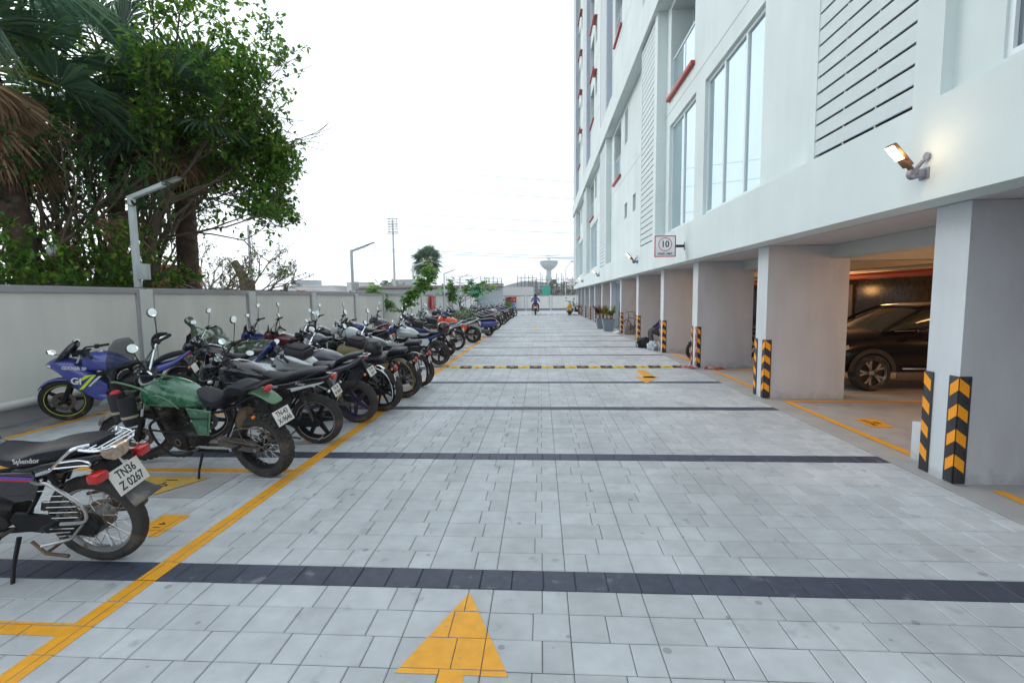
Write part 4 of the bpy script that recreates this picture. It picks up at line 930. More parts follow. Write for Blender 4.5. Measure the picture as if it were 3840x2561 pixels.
# ---- 3: black roadster
r, s = bike('motorcycle', dict(x=-2.72, y=5.70, rz=PI+.0, lod=0, R=.30, tw=.118, th=.08, wheel='alloy6', rim=M_frame, paint=P_black, tankw=.15, tankh=.14, seatz=.85, tankz=.88, plate='TN 34\nW 0969', label='black roadster motorcycle with yellow sticker on its mudguard, right behind the green one', tyre=M_tdirt, stripe=mat('rim_red', (.45,.40,.38), .5), mirr='oval', steer=26, ind=M_lclr, flap=.03, mirz=.24))
side_text(r, 'Pulsar', .045, (.02,.1335,.775), M_let, -.06); side_text(r, '150', .035, (-.16,.1175,.745), M_let, -.1, bold=True)
m = MB(); m.box((-.485,-.05,.545), (-.480,.05,.60), 0, 0, TR(-.48,0,.57) @ RY(-.45) @ TR(.48,0,-.57)); o = m.build('sticker', mat('sticker_yellow', (.75,.62,.05), .5), r)
o2 = text('sticker_lettering', 'LIVE TO\nDRIVE', .024, TR(-.48,0,.57) @ RY(-.45) @ TR(.48,0,-.57) @ Matrix(((0,0,-1,-.4858),(-1,0,0,0),(0,1,0,.573),(0,0,0,1))), M_ink, o, True, 1)
for k, ch in enumerate('CEAT'):
    a = rad(245-k*7); q = .258
    text('tyre_lettering', ch, .026, TR(q*cos(a),.0605,.30+q*sin(a)) @ Matrix(((-1,0,0,0),(0,0,1,0),(0,1,0,0),(0,0,0,1))) @ RZ(-(a+PI/2)*-1 if False else -(a-rad(270))), M_let, r, True)
m = MB(); m.prism([(.3,.70),(-.36,.80),(-.30,.775),(.25,.665)], .004, .116); m.build('side_decal', P_white, r)
# ---- 4: silver sports bike with tank bag and luggage frame
r, s = bike('motorcycle', dict(kind='sport', x=-2.62, y=6.72, rz=PI-.10, lod=0, R=.30, tw=.14, th=.08, wheel='alloy', rim=mat('rim_violet', (.06,.045,.10), .4, metal=.4), paint=P_silver, tail=P_grey, tankm=P_silver, tankbag=1, tankw=.165, tankh=.16, plate='TK 04\n1657', label='silver sports motorcycle with tank bag, violet wheel rims and luggage frame', tyre=M_tdirt, screen=mat('blue_screen', (.01,.02,.12), .06, coat=.5), lean=10, mirc=0, seatz=.85, tankz=.87, ind=M_lamb, flap=.05))
for y in (.2,-.2):
    m = MB(); m.tube([(.22,y*.7,.52),(.02,y,.76),(-.14,y,.83),(-.27,y,.74),(-.30,y,.66),(-.10,y,.50),(.14,y*.8,.47)], .010, 8, spl=2); m.tube([(.0,y,.76),(-.02,y,.48)], .009, 6); m.tube([(.22,y*.7,.52),(-.02,y,.47),(-.05,y,.42),(.0,y,.40),(-.2,y,.40),(-.34,y,.52)], .006, 5)
    m.build('luggage_frame', M_frame, r)
m = MB(); 
for k in (0,): m.prism([(-.16,-.085),(-.44,-.06),(-.44,.06),(-.16,.085)], .006, .965, 0, TR(0,0,0), .0, ax='Z'); 
o = m.build('luggage_plate', P_white, r); 
m = MB(); [m.box((-.38+.07*k,-.05,.9683), (-.355+.07*k,.03,.9695)) for k in range(3)]; m.build('plate_slots', M_blk, o)
# ---- 5: cruiser with silver mudguard and black helmet
r, s = bike('motorcycle', dict(kind='classic', x=-2.50, y=7.42, rz=PI-.03, lod=0, R=.335, tw=.13, th=.085, wheel='multi', rim=M_frame, paint=P_grey, fend=M_chrome, fw=.1, plate='TN 36\nK 5274', label='cruiser motorcycle with silver rear mudguard under a black helmet', tankw=.15, seatz=.76, steer=24, chromebar=1, mirc=1, mirr='oval', tyre=M_tdirt, alloyeng=True, rdisc=True))
# ---- 6, 7: two classic roadsters
r, s = bike('motorcycle', dict(kind='classic', x=-2.44, y=8.42, rz=PI+.0, lod=0, R=.325, tw=.12, wheel='spoke', rim=M_frame, rdisc=True, paint=P_khaki, fend=P_khaki, plate='TN 32\nA 9374', label='khaki classic motorcycle with round red tail lamp', steer=25, tankw=.16, tankh=.14, seatz=.78, tyre=M_tdirt, tankbag=1, mirr='round'))
r, s = bike('motorcycle', dict(kind='classic', x=-2.44, y=9.45, rz=PI-.04, lod=0, R=.325, tw=.12, wheel='spoke', rim=M_chrd, paint=P_black, fend=P_black, plate='TN 45\nB 4051', label='black classic motorcycle with ribbed pillion seat and orange indicators', steer=22, tankw=.16, tankh=.15, seatz=.82, chromebar=1, mufm=M_chrome, muf=.34, mirr='round'))
# ---- 8..: onwards along the line
r, s = bike('motorcycle', dict(kind='naked', x=-2.70, y=12.7, rz=PI-.10, lod=0, R=.30, tw=.14, th=.08, wheel='alloy', paint=P_white, tail=P_dblue, tankm=P_silver, plate='TN 30\nC 9032', label='silver and dark blue street motorcycle carrying a striped helmet on its seat', tankw=.17, tankh=.15, tyre=M_tdirt, mono=1, cowl=P_dblue, steer=24, flap=.06, visor=P_white))
m = MB(); V = []; F = []
for i in range(14):
    a = rad(60+i*12)
    for j in range(7): q = -1+j/3; r_ = .335-.02*q*q; V.append((r_*cos(a), q*.085, .30+r_*sin(a)))
    if i:
        for j in range(6): F.append(((i-1)*7+j, (i-1)*7+j+1, i*7+j+1, i*7+j))
m.add(V, F, 0, True); o = m.build('wheel_hugger', M_dust, r); o.modifiers.new('s', 'SOLIDIFY').thickness = .004
r, s = bike('motorcycle', dict(kind='naked', x=-2.85, y=14.3, rz=PI-.02, lod=1, R=.30, tw=.12, wheel='alloy', paint=P_white, tail=P_white, tankm=P_dblue, plate='TN 30\nB 8765', label='white tailed motorcycle with dark blue tank behind the striped helmet', tankbag=1, mono=1, steer=20, visor=P_white, cowl=P_white))
r, s = bike('motorcycle', dict(x=-2.88, y=16.3, rz=PI-.06, lod=0, R=.325, tw=.09, wheel='spoke', rim=M_chrd, paint=P_black, tail=P_silver, grab='chrome', plate='TN 43\nD 1180', label='slim black motorcycle with wire spoke wheel and silver tail', tankbag=1, seatz=.86, steer=25, mirr='round', mirc=1, round=1))
side_text(r, 'ROYAL ENFIELD', .03, (.85,.155,.86), M_let, 0)
r, s = bike('motorcycle', dict(kind='naked', x=-2.66, y=18.9, rz=PI, lod=1, R=.31, tw=.15, wheel='alloy3', paint=P_orange, tail=P_white, tankm=P_orange, label='orange tanked motorcycle with wide black tyre hugger', tankw=.17, tankh=.16, mono=1, seatz=.86, steer=20))
m = MB(); V = []; F = []
for i in range(16):
    a = rad(40+i*12)
    for j in range(7): q = -1+j/3; r_ = .345-.02*q*q; V.append((r_*cos(a), q*.095, .31+r_*sin(a)))
    if i:
        for j in range(6): F.append(((i-1)*7+j, (i-1)*7+j+1, i*7+j+1, i*7+j))
m.add(V, F, 0, True); o = m.build('wheel_hugger', M_black, r); o.modifiers.new('s', 'SOLIDIFY').thickness = .004
far = [
 (-2.55,24.6,'commuter',P_black,P_maroon,'dark commuter motorcycle with maroon tail just past the blue scooter','alloy'),
 (-2.50,26.6,'commuter',P_grey,P_grey,'grey commuter motorcycle with orange indicator, second past the blue scooter','spoke'),
 (-2.58,29.0,'commuter',P_black,P_black,'plain black commuter motorcycle with wire wheels in the far front line','spoke'),
 (-2.50,31.6,'classic',P_maroon,P_black,'maroon classic motorcycle with long mudguard in the far front line','spoke'),
 (-2.55,34.6,'commuter',P_silver,P_silver,'silver tanked commuter motorcycle in the far front line','alloy'),
 (-2.60,37.6,'naked',P_maroon,P_black,'maroon tanked street motorcycle in the far front line','alloy'),
 (-2.52,41.0,'commuter',P_dblue,P_dblue,'dark blue motorcycle near the end of the front line','alloy'),
 (-2.50,45.0,'naked',P_black,P_red,'black motorcycle with red pointed tail at the far end of the front line','alloy3')]
for k, (x, y, K, p, t, lab, w) in enumerate(far):
    bike('motorcycle', dict(kind=K, x=x, y=y, rz=PI+(-.08,.05,-.03,.06)[k % 4], lod=2, wheel=w, paint=p, tail=t, label=lab, steer=(20,24,18)[k % 3], mono=K == 'naked', tw=.11, round=k % 3 == 1, R=.31, rim=M_chrd if w == 'spoke' else M_frame, grab='chrome' if k % 3 == 1 else None, group='motorcycles in the far front line', mirc=k % 2))
# ---- back row, along the wall
back = [
 (-5.55,9.9+.9,'commuter',P_dblue,P_black,'dark blue commuter motorcycle with tall visor against the wall behind the covered one','alloy',-.15,.25,dict(barz=.16, mirz=.28)),
 (-4.85,8.25,'naked',P_black,P_grey,'black motorcycle with tall brown screen between the two rows','alloy',.05,.0,dict(chromebar=1, barz=.15, mirz=.25)),
 (-4.95,10.9,'commuter',P_maroon,P_black,'maroon and black motorcycle with raised bar, mid row behind the luggage frame','alloy',.1,0,dict(barz=.17, mirz=.28, mirr='round')),
 (-5.2,13.2,'naked',P_black,P_black,'black naked motorcycle with leaf shaped mirrors against the third wall post','alloy',-.1,0,dict(barz=.16, mirz=.25)),
 (-4.3,10.9,'classic',P_grey,P_black,'grey classic motorcycle with round dials, mid row behind the helmets','spoke',.0,0,dict(chromebar=1, tankbag=0, mirc=1)),
 (-5.0,15.3,'sport',P_dblue,P_red,'dark blue sports motorcycle with red tail by the wall','alloy',.0,0,{}),
 (-4.4,13.2,'naked',P_white,P_black,'white shouldered motorcycle mid row beside the grey classic','alloy',.05,0,dict(barz=.15, mirz=.26)),
 (-5.1,18.0,'commuter',P_grey,P_white,'grey motorcycle with upright mirror in front of the young tree','alloy',-.05,0,dict(barz=.15, mirz=.26)),
 (-5.0,21.5,'classic',P_black,P_black,'black classic motorcycle with round headlamp behind the orange one','spoke',.05,0,dict(round=1, chromebar=1, mirc=1, mirr='round')),
 (-5.1,25.0,'commuter',P_silver,P_black,'silver motorcycle by the fire hose cabinet','alloy',.0,0,{}),
 (-5.0,29.0,'naked',P_dblue,P_black,'dark blue motorcycle in the back row past the young tree','alloy',-.05,0,{}),
 (-5.1,33.0,'commuter',P_black,P_black,'black motorcycle in the far back row','spoke',.08,0,dict(mirr='round')),
 (-5.0,38.0,'commuter',P_maroon,P_grey,'maroon motorcycle in the far back row','alloy',.0,0,{}),
 (-5.1,44.0,'naked',P_grey,P_black,'grey motorcycle at the far end of the back row','alloy',.05,0,{})]
for k, (x, y, K, p, t, lab, w, dz, _, ex) in enumerate(back):
    q = dict(kind=K, x=x, y=y, rz=PI+dz, lod=1 if y < 16 else 2, wheel=w, paint=p, tail=t, label=lab, steer=(24,16,28,20)[k % 4], mono=K != 'classic' and K != 'commuter', R=.31, rim=M_chrd if w == 'spoke' else M_frame, tankw=.15, tankh=.14, group='motorcycles in the back row by the wall'); q.update(ex)
    bike('motorcycle', q)
# blue sports bike nosed to the wall
r, s = bike('motorcycle', dict(kind='sport', x=-5.68, y=7.2, rz=PI+.32, lod=0, R=.305, tw=.13, wheel='alloy', paint=P_blue, tail=P_blue, tankm=P_blue, ffend=P_blue, label='blue full fairing sports motorcycle nosed against the wall', stripe=M_dec, steer=8, lean=9, sc=1.06, tankw=.16, tankh=.15))
side_text(r, 'GIXXER SF', .06, (1.10,.19,.80), M_let, -.1, 1, bold=True); side_text(r, 'GI', .13, (1.10,.197,.62), M_let, -.15, 1., bold=True)
m = MB(); m.prism([(.86,.70),(1.04,.50),(1.09,.50),(.90,.70)], .004, .192); m.prism([(.90,.70),(.98,.70),(1.12,.60),(1.08,.60)], .004, .194); m.build('side_decal', M_dec, r)
m = MB(); m.prism([(.80,.68),(.84,.68),(.98,.54),(.95,.54)], .004, .19); m.build('side_decal', P_white, r)
# ---- bike under a camouflage cover
def cover():
    m = MB(); xs = [-.35,-.2,0,.25,.5,.7,.85,.95,1.05,1.2,1.4,1.6]
    top = [.72,.92,.95,.93,.90,.98,1.06,1.22,1.14,1.0,.80,.66]; wid = [.12,.20,.24,.26,.27,.30,.36,.42,.36,.28,.22,.12]
    S_ = cr(list(zip(xs, top, wid)), 5); n = 26; V = []; F = []; rr = random.Random(4)
    for i, (x, z, w) in enumerate(S_):
        for j in range(n+1):
            t = j/n; s_ = t*2-1; a = abs(s_); up = max(0, 1-(a/.45)**2.2) if a < .45 else 0
            if a < .45: zz = z-(a/.45)**2.4*.18; yy = math.copysign((a/.45)*w*.8, s_)
            else: q = (a-.45)/.55; zz = (z-.18)*(1-q)+.28*q; yy = math.copysign(w*.8+w*.25*q+.05*q*sin(i*1.3+q*2)+.03*sin(i*2.9), s_)
            k = .018*sin(i*1.9+j*.7)+.012*sin(j*1.7-i*.8)
            V.append((x+.02*sin(j*.9+i), yy+k, zz+.012*sin(i*2.3+j)))
        if i:
            for j in range(n): F.append(((i-1)*(n+1)+j, (i-1)*(n+1)+j+1, i*(n+1)+j+1, i*(n+1)+j))
    m.add(V, F, 0, True); return m
root = empty('covered_motorcycle', (-5.35,9.15,0), 0, 'motorcycle hidden under a camouflage rain cover with a knotted mirror tip', 'motorcycle', rot=(rad(-8),0,PI-.02), sc=1.06)
m = cover(); o = m.build('rain_cover', M_cover, root, 80); o.modifiers.new('s', 'SOLIDIFY').thickness = .004; q = o.modifiers.new('sub', 'SUBSURF'); q.levels = q.render_levels = 1
m = MB(); pts = [(.96,.30,1.06),(.97,.34,1.2),(1.0,.36,1.27),(1.02,.38,1.31),(1.03,.385,1.36),(1.04,.38,1.42),(1.05,.38,1.44)]
m.tube(pts, [.20,.09,.038,.035,.07,.085,.03], 14, spl=0); V = m.v; rr = random.Random(6)
m.v = [Vector((p.x+rr.uniform(-.008,.008), p.y+rr.uniform(-.008,.008), p.z)) for p in V]
o = m.build('knotted_tip', M_cover, root, 80); q = o.modifiers.new('sub', 'SUBSURF'); q.levels = q.render_levels = 1
s2 = dict(lod=1, wheel='alloy', rim=M_frame); wheel('rear_wheel', root, (0,0,.3), .3, .11, .08, s2, False, Matrix()); wheel('front_wheel', root, (1.34,0,.3), .3, .09, .08, s2, True, Matrix())
# ---- scooters
def scooter(x, y, rz, p, label, front=None, lean=8, sc=1.05, kickup=False, lod=1):
    root = empty('scooter', (x,y,0), 0, label, 'scooter', rot=(rad(-lean),0,rz), sc=sc)
    s3 = dict(lod=1, wheel='alloy', rim=M_frame, fdisc=False)
    wheel('rear_wheel', root, (0,0,.23), .23, .09, .08, s3, False, Matrix()); Sx = TR(1.1,0,.6) @ RZ(rad(20)) @ TR(-1.1,0,-.6)
    wheel('front_wheel', root, (1.22,0,.23), .23, .09, .08, s3, True, Sx)
    m = MB(); m.loft([(-.40,0,.62,.05,.03,.05,2.4),(-.30,0,.60,.13,.10,.12,2.4),(-.05,0,.58,.19,.12,.18,2.5),(.25,0,.55,.18,.13,.18,2.6),(.42,0,.52,.11,.14,.2,2.6)], 18, 0, 4); m.build('body', [p], root, 60)
    m = MB(); m.loft([(-.34,0,.73,.10,.03,.03,3),(-.15,0,.76,.14,.04,.05,3),(.15,0,.74,.145,.04,.05,3),(.42,0,.72,.10,.03,.05,3)], 16, 0, 3); m.build('seat', M_seat, root)
    m = MB(); m.box((.40,-.16,.26), (.86,.16,.31), 0, .02); m.build('footboard', M_black, root)
    m = MB(); m.loft([(.84,0,.30,.15,.03,.05,3),(.92,0,.45,.19,.05,.06,2.6),(.98,0,.70,.17,.06,.06,2.6),(.96,0,.92,.10,.04,.05,2.6)], 16, 0, 4, ax='X'); 
    m = MB(); m.loft([(.90,0,.28,.05,.16,.16,2.6),(.95,0,.45,.06,.19,.19,2.6),(1.0,0,.70,.06,.16,.16,2.6),(.99,0,.90,.04,.09,.09,2.6)], 18, 0, 4, ax='Z'); m.build('leg_shield', [front or p], root, 60)
    m = MB(); m.M = Sx; m.loft([(1.02,0,.93,.06,.04,.04,2.4),(1.0,0,.98,.12,.05,.05,2.4),(.93,0,1.0,.09,.04,.04,2.4)], 14, 0, 3); m.tube([(.93,.33,1.02),(.98,.12,1.0),(.98,-.12,1.0),(.93,-.33,1.02)], .015, 8); m.build('handlebar', [M_black], root)
    m = MB(); m.M = Sx; m.ball((1.08,0,.95), (.03,.07,.05), 12); m.build('headlamp', M_lclr, root)
    m = MB(); m.M = Sx; m.loft([(1.02,0,.40,.05,.03,.04,2.4),(1.22,0,.50,.07,.03,.06,2.4),(1.42,0,.40,.05,.03,.05,2.4)], 14, 0, 3); m.tube([(1.2,0,.25),(1.05,0,.6)], .03, 8, 1); m.build('front_mudguard', [front or p, M_frame], root)
    for y_ in (1,-1):
        m = MB(); m.M = Sx; m.tube([(.97,y_*.2,1.02),(.97,y_*.28,1.18)], .005, 5); m.ball((.97,y_*.30,1.22), (.014,.058,.04), 12); mo = m.build('mirror', M_bgloss, root)
        g = MB(); g.M = Sx; g.ball((.962,y_*.30,1.22), (.012,.05,.033), 12); g.build('mirror_glass', M_mirr, mo)
    m = MB(); m.box((-.43,-.07,.58), (-.38,.07,.64), 0, .015); m.build('tail_lamp', M_lred, root)
    m = MB(); m.tube([(.2,-.14,.22),(-.15,-.17,.26),(-.3,-.17,.28)], .045, 10); m.loft([(-.08,.14,.24,.04,.08,.08,2.5),(.3,.14,.26,.05,.09,.1,2.5)], 12, 1, 1); m.build('engine', [M_frame, M_engs], root)
    plate_part(root, dict(plate=None), (-.44,0,.48), rad(-12), .17, .1)
    return root
scooter(-2.42, 22.3, PI, P_blue, 'blue scooter beside the flowering shrub')
r = scooter(2.72, 48.6, -PI/2-.05, P_yel, 'yellow nosed scooter facing the camera near the last pillars', P_yel, lean=7, sc=1.32)
bike('motorcycle', dict(x=4.3, y=49.9, rz=PI+.25, lod=2, paint=P_white, tail=P_black, label='black and white motorcycle parked behind the yellow scooter', steer=20))
bike('motorcycle', dict(x=5.6, y=13.6, rz=PI+.1, lod=2, paint=P_black, label='dark motorcycle glimpsed inside the garage between the second and third pillars', steer=20, ind=M_lamb))
# ---- helmets resting on the seats
def helmet(loc, rz, m1, label, stripe=None, sc=1.):
    root = empty('helmet', loc, rz, label, 'helmet', 'helmets left on the seats', sc=sc)
    m = MB(); m.fixn = True
    m.loft([(0,0,-.135,.085,.115,.10,2.2),(0,0,-.11,.108,.135,.115,2.2),(0,0,-.04,.122,.150,.128,2.2),(0,0,.03,.126,.145,.132,2.1),(0,0,.09,.105,.118,.110,2.1),(0,0,.125,.065,.072,.070,2),(0,0,.138,.01,.01,.01,2)], 24, 0, 4, ax='Z', M=RZ(-PI/2)); m.build('shell', [m1], root, 80)
    m = MB(); V = []; F = []
    for i in range(15):
        a = rad(-66+i*132/14)
        for j in range(5): z_ = -.035+j*.021; rr = 1.035-.10*((z_-.02)/.12)**2; V.append((.150*rr*cos(a), .127*rr*sin(a), z_))
        if i:
            for j in range(4): F.append(((i-1)*5+j, (i-1)*5+j+1, i*5+j+1, i*5+j))
    m.add(V, F, 0, True); o = m.build('visor', mat('visor_dark', (.012,.014,.02), .05, coat=.8), root, 80)
    m = MB()
    for y in (.126,-.126): m.lathe([(0,.0),(.022,.0),(.026,-.006)], 14, c=(.0,y,.02))
    m.build('visor_hinge', M_frame, root)
    m = MB(); m.box((.13,-.03,-.115), (.158,.03,-.09), 0, .006); m.build('chin_vent', M_chrd, root)
    if stripe:
        m = MB()
        for k in range(4): a = rad(100+k*9); m.add([(.132*cos(rad(95))*1.0,-.130,.0+k*.022-.04),(.05-.02*k,-.134,.0+k*.022-.036),(-.10,-.110,.02+k*.022-.03),(.05-.02*k,-.135,.006+k*.022-.034)], [(0,1,2,3)])
        m.build('stripes', stripe, root)
    return root
helmet((-2.62,7.40,.98), .9, mat('helmet_matt', (.014,.014,.016), .38), 'matt black helmet resting on the cruiser seat')
helmet((-2.42,11.9,1.03), .9, mat('helmet_gloss', (.018,.010,.018), .14, coat=.6), 'glossy dark helmet with red streaks on the silver and dark blue motorcycle', P_red, 1.08)
helmet((-5.2,23.5,1.05), .6, mat('helmet_gloss', (.018,.010,.018), .14), 'black helmet perched on a back row motorcycle below the fire cabinet')

for o in list(COL.objects):
    if o.parent is None and o.get('category') == 'motorcycle' and o.name not in ('motorcycle', 'motorcycle.001') and o.name != 'covered_motorcycle': squash(o, .74)
# ================================================================ STREET FURNITURE AND SMALL THINGS
M_lampp = mat('lamp_post_paint', (.62,.68,.70), .4, var=.04)
M_lhead = mat('lamp_head', (.22,.23,.25), .4, metal=.5)
for k, (y, box, lab) in enumerate([(8.98,1,'grey cranked lamp post with meter box, nearest one, against the trees'), (19.75,1,'grey cranked lamp post with meter box, second from the camera above the wall'), (29.4,0,'grey cranked lamp post half hidden behind the fan palm'), (38.9,1,'grey cranked lamp post rising from the corrugated shed'), (46.7,0,'small grey cranked lamp post just past the shed'), (53.8,0,'farthest small cranked lamp post on the side wall')]):
    r = empty('lamp_post', (-7.74,y,2.0), 0, lab, 'street lamp', 'lamp posts along the boundary wall')
    m = MB(); m.box((-.05,-.045,-.3), (.05,.045,1.72), 0, .006); m.build('post', M_lampp, r)
    A = TR(0,0,1.68) @ RY(-.33)
    m = MB(); m.box((-.05,-.044,-.005), (.72,.044,.075), 0, .006, A); m.build('arm', M_lampp, r)
    m = MB(); m.box((.70,-.05,.01), (.80,.05,.06), 0, .01, A); m.box((.78,-.085,.028), (1.06,.085,.052), 0, .012, A); h = m.build('lamp_head', M_lhead, r)
    m = MB(); m.box((.84,-.06,.022), (1.03,.06,.027), 0, 0, A); m.build('led_panel', mat('led_off', (.7,.7,.66), .3), h)
    if box:
        m = MB(); m.box((.065,-.09,.17), (.24,.05,.47), 0, .015); m.box((.05,-.06,.26), (.07,.04,.40)); m.tube([(.15,0,.18),(.16,0,.02),(.10,.0,-.02),(.08,0,-.03)], .006, 5, 1, spl=3); m.build('meter_box', [mat('box_plastic', (.50,.55,.56), .5), M_blk], r)
# corner guards: rubber angle with reflective chevrons
M_rub = mat('guard_rubber', (.035,.036,.042), .55, var=.15, vs=18, bump=.15, bs=120)
M_ref = mat('reflective_yellow', (.95,.36,.008), .35, var=.06, vs=60, spec=.6)
def guard(x, y, dirx, diry, label, h=1.0, w=.10):
    # corner at (x,y); flanges run along +dirx and +diry on the wall faces
    r = empty('corner_guard', (x,y,0), 0, label, 'corner guard', 'striped corner guards on the pillars')
    t = .012; m = MB()
    m.box((-t if dirx > 0 else -w, -t if diry > 0 else 0, .01), (w if dirx > 0 else t, 0 if diry > 0 else t, h), 0, .004)
    m.box((-t if dirx > 0 else 0, -t if diry > 0 else -w, .012), (0 if dirx > 0 else t, w if diry > 0 else t, h-.002), 0, .004)
    m.build('rubber_angle', M_rub, r)
    n = 4
    for k in range(n):
        z = .11+k*.232; g = MB(); yy = (-t-.0015) if diry > 0 else (t+.0015); x0, x1 = (-.008, w-.02) if dirx > 0 else (.008, -w+.02)
        g.add([(x0,yy,z+.07),(x1,yy,z-.0),(x1,yy,z+.11),(x0,yy,z+.18)], [(0,1,2,3)])
        xx = (-t-.0015) if dirx > 0 else (t+.0015); y0, y1 = (-.008, w-.02) if diry > 0 else (.008, -w+.02)
        g.add([(xx,y0,z+.07),(xx,y1,z),(xx,y1,z+.11),(xx,y0,z+.18)], [(0,1,2,3)])
        g.fixn = False; g.build('chevron', M_ref, r)
    m = MB()
    for z in (.06,.30,.53,.76,.96):
        m.lathe([(0,-.003),(.008,-.002),(.009,0)], 8, 'Y', (dirx*.07,-t-.001 if diry > 0 else t+.001,z)); 
    m.build('screws', M_frame, r)
    return r
words = ['nearest','second','third','fourth','fifth','sixth','seventh','eighth','ninth','tenth','eleventh','twelfth','thirteenth']
for i, y in enumerate(PY[1:]):
    n = words[i]
    guard(3.75, y, 1, 1, f'black and yellow guard on the camera side corner of the {n} grey pillar')
    if i < 6: guard(3.75, y+.38, 1, -1, f'black and yellow guard on the far road side corner of the {n} grey pillar')
# low white kerb block beside the nearest pillar
m = MB(); m.box((3.92,5.0,0), (4.12,5.30,.40), 0, .006); tag(m.build('kerb_block', M_pilf), 'low white painted block beside the nearest pillar', 'block')
# wall floodlights
M_fl = mat('flood_body', (.16,.09,.05), .4, metal=.4); M_fg = mat('flood_bracket', (.20,.21,.27), .5)
M_lit = mat('flood_lit', (1,.92,.75), .4, emit=(1,.74,.40), es=12)
for k, (y, z, lab, sc) in enumerate([(4.60,2.80,'lit floodlight on the facade above the nearest pillar',.82),(17.5,2.96,'lit floodlight on the facade between the big speed sign and the glass entrance',1.0),(28.6,2.97,'lit floodlight on the facade above the potted plants',1.0),(39.3,2.97,'small lit floodlight on the facade near the far sign',1.0),(47.5,3.0,'farthest floodlight on the facade beside the end of the building',1.0)]):
    r = empty('floodlight', (3.40,y,z), 0, lab, 'floodlight', 'floodlights on the building front', sc=sc)
    m = MB(); m.box((-.012,-.03,-.06), (-.001,.11,.06), 0, .003); m.box((-.09,.0,-.045), (-.012,.07,.045), 0, .008); m.lathe([(0,-.03),(.055,-.03),(.062,-.02),(.062,.02),(.055,.03),(0,.03)], 22, 'Y', (-.125,.035,0), 0)
    for q in range(6): a = q*pi/3; m.tube([(-.125,.002,0),(-.125+.05*cos(a),.002,.05*sin(a))], .004, 4)
    m.tube([(-.10,.03,.05),(-.05,.0,.13)], .016, 10); 
    for q in range(6): c = Vector((-.10,.03,.05)).lerp(Vector((-.05,.0,.13)), .1+q*.16); m.tube([c, c+Vector((.006,-.004,.010))], .021, 10)
    m.lathe([(0,-.02),(.045,-.018),(.045,-.012),(0,-.012)], 20, 'X', (-.012,.0,.17)); m.build('bracket', M_fg, r)
    A = TR(-.145,.03,.04) @ RY(-.72) 
    m = MB(); m.tube([(0,0,0),(0,0,.06)], .028, 10, 0, M=A); m.box((-.028,-.055,.05), (.03,.055,.15), 0, .012, A); m.box((-.022,-.075,.13), (.022,.075,.36), 0, .02, A); hd = m.build('lamp_head', M_fl, r)
    m = MB(); m.box((-.028,-.062,.165), (-.022,.062,.345), 0, .002, A)
    m.build('lit_glass', M_lit, hd)
    if k == 0:
        l = bpy.data.lights.new('lamp', 'POINT'); l.energy = 2.2; l.color = (1,.66,.35); l.shadow_soft_size = .06; lo = bpy.data.objects.new('lamp', l); COL.objects.link(lo); lo.parent = r; lo.location = (-.32,-.08,.20)
# speed signs
def sign(y, z, x, w, label, full=True):
    r = empty('speed_sign', (x,y,z), 0, label, 'sign', 'speed limit signs')
    m = MB(); m.box((-w/2,-.004,-w/2), (w/2,.004,w/2), 0, .002); m.build('plate', mat('sign_face', (.82,.86,.86), .4), r)
    m = MB(); b = w*.045
    for a0, a1 in (((-w/2,-.008,w/2-b),(w/2,-.0045,w/2)),((-w/2,-.008,-w/2),(w/2,-.0045,-w/2+b)),((-w/2,-.008,-w/2+b),(-w/2+b,-.0045,w/2-b)),((w/2-b,-.008,-w/2+b),(w/2,-.0045,w/2-b))): m.box(a0, a1)
    m.lathe([(w*.285,-.0045),(w*.285,-.008),(w*.315,-.008),(w*.315,-.0045)], 48, 'Y', (0,0,w*.09)); m.build('red_border', mat('sign_red', (.62,.008,.03) if full else (.25,.05,.06), .4), r)
    Mx = lambda zz: Matrix(((1,0,0,0),(0,0,-1,-.0055),(0,1,0,zz),(0,0,0,1)))
    text('number', '10', w*.42, Mx(w*.09), mat('sign_ink', (.035,.035,.06), .5), r, True, .92)
    text('wording', 'SPEED LIMIT', w*.128, Mx(-w*.355), mat('sign_ink', (.035,.035,.06), .5), r, True, 1.0)
    m = MB(); m.box((w/2,-.012,-.03), (3.40-x-.006,.012,.03)); m.box((3.40-x-.006,-.03,-.09), (3.40-x-.001,.03,.09)); m.build('arm', M_frame, r)
sign(11.9, 2.92, 2.95, .50, 'square red bordered sign reading 10 speed limit, above the third pillar')
sign(45.5, 3.05, 2.85, .62, 'small distant sign reading 10 at the far end of the facade', False)
# speed bumps
M_by = mat('bump_yellow', (.62,.50,.06), .6, var=.12, vs=20, dark=(.25,.22,.1), ds=12, dth=.6); M_bb = mat('bump_black', (.05,.05,.055), .7, var=.2, vs=15); M_cat = mat('cat_eye', (.9,.30,.01), .3)
for (y, x0, x1, lab) in ((12.1,-2.33,3.50,'yellow and black rubber speed bump across the lane before the third pillar'),(49.6,-2.3,3.55,'distant yellow and black speed bump behind the rider')):
    r = empty('speed_bump', ((x0+x1)/2,y,0), 0, lab, 'speed bump'); n = 20; w = (x1-x0)/n
    for k in range(n):
        m = MB(); a = x0+k*w-(x0+x1)/2
        m.prism([(-.15,.001),(-.14,.012),(-.07,.036),(.07,.036),(.14,.012),(.15,.001)], w-.006, a+w/2, 0, None, 0, 'X')
        m.box((a+w*.34,-.13,.026), (a+w*.66,-.085,.040), 1, .006); m.build('module', [M_bb if k % 2 else M_by, M_cat], r)
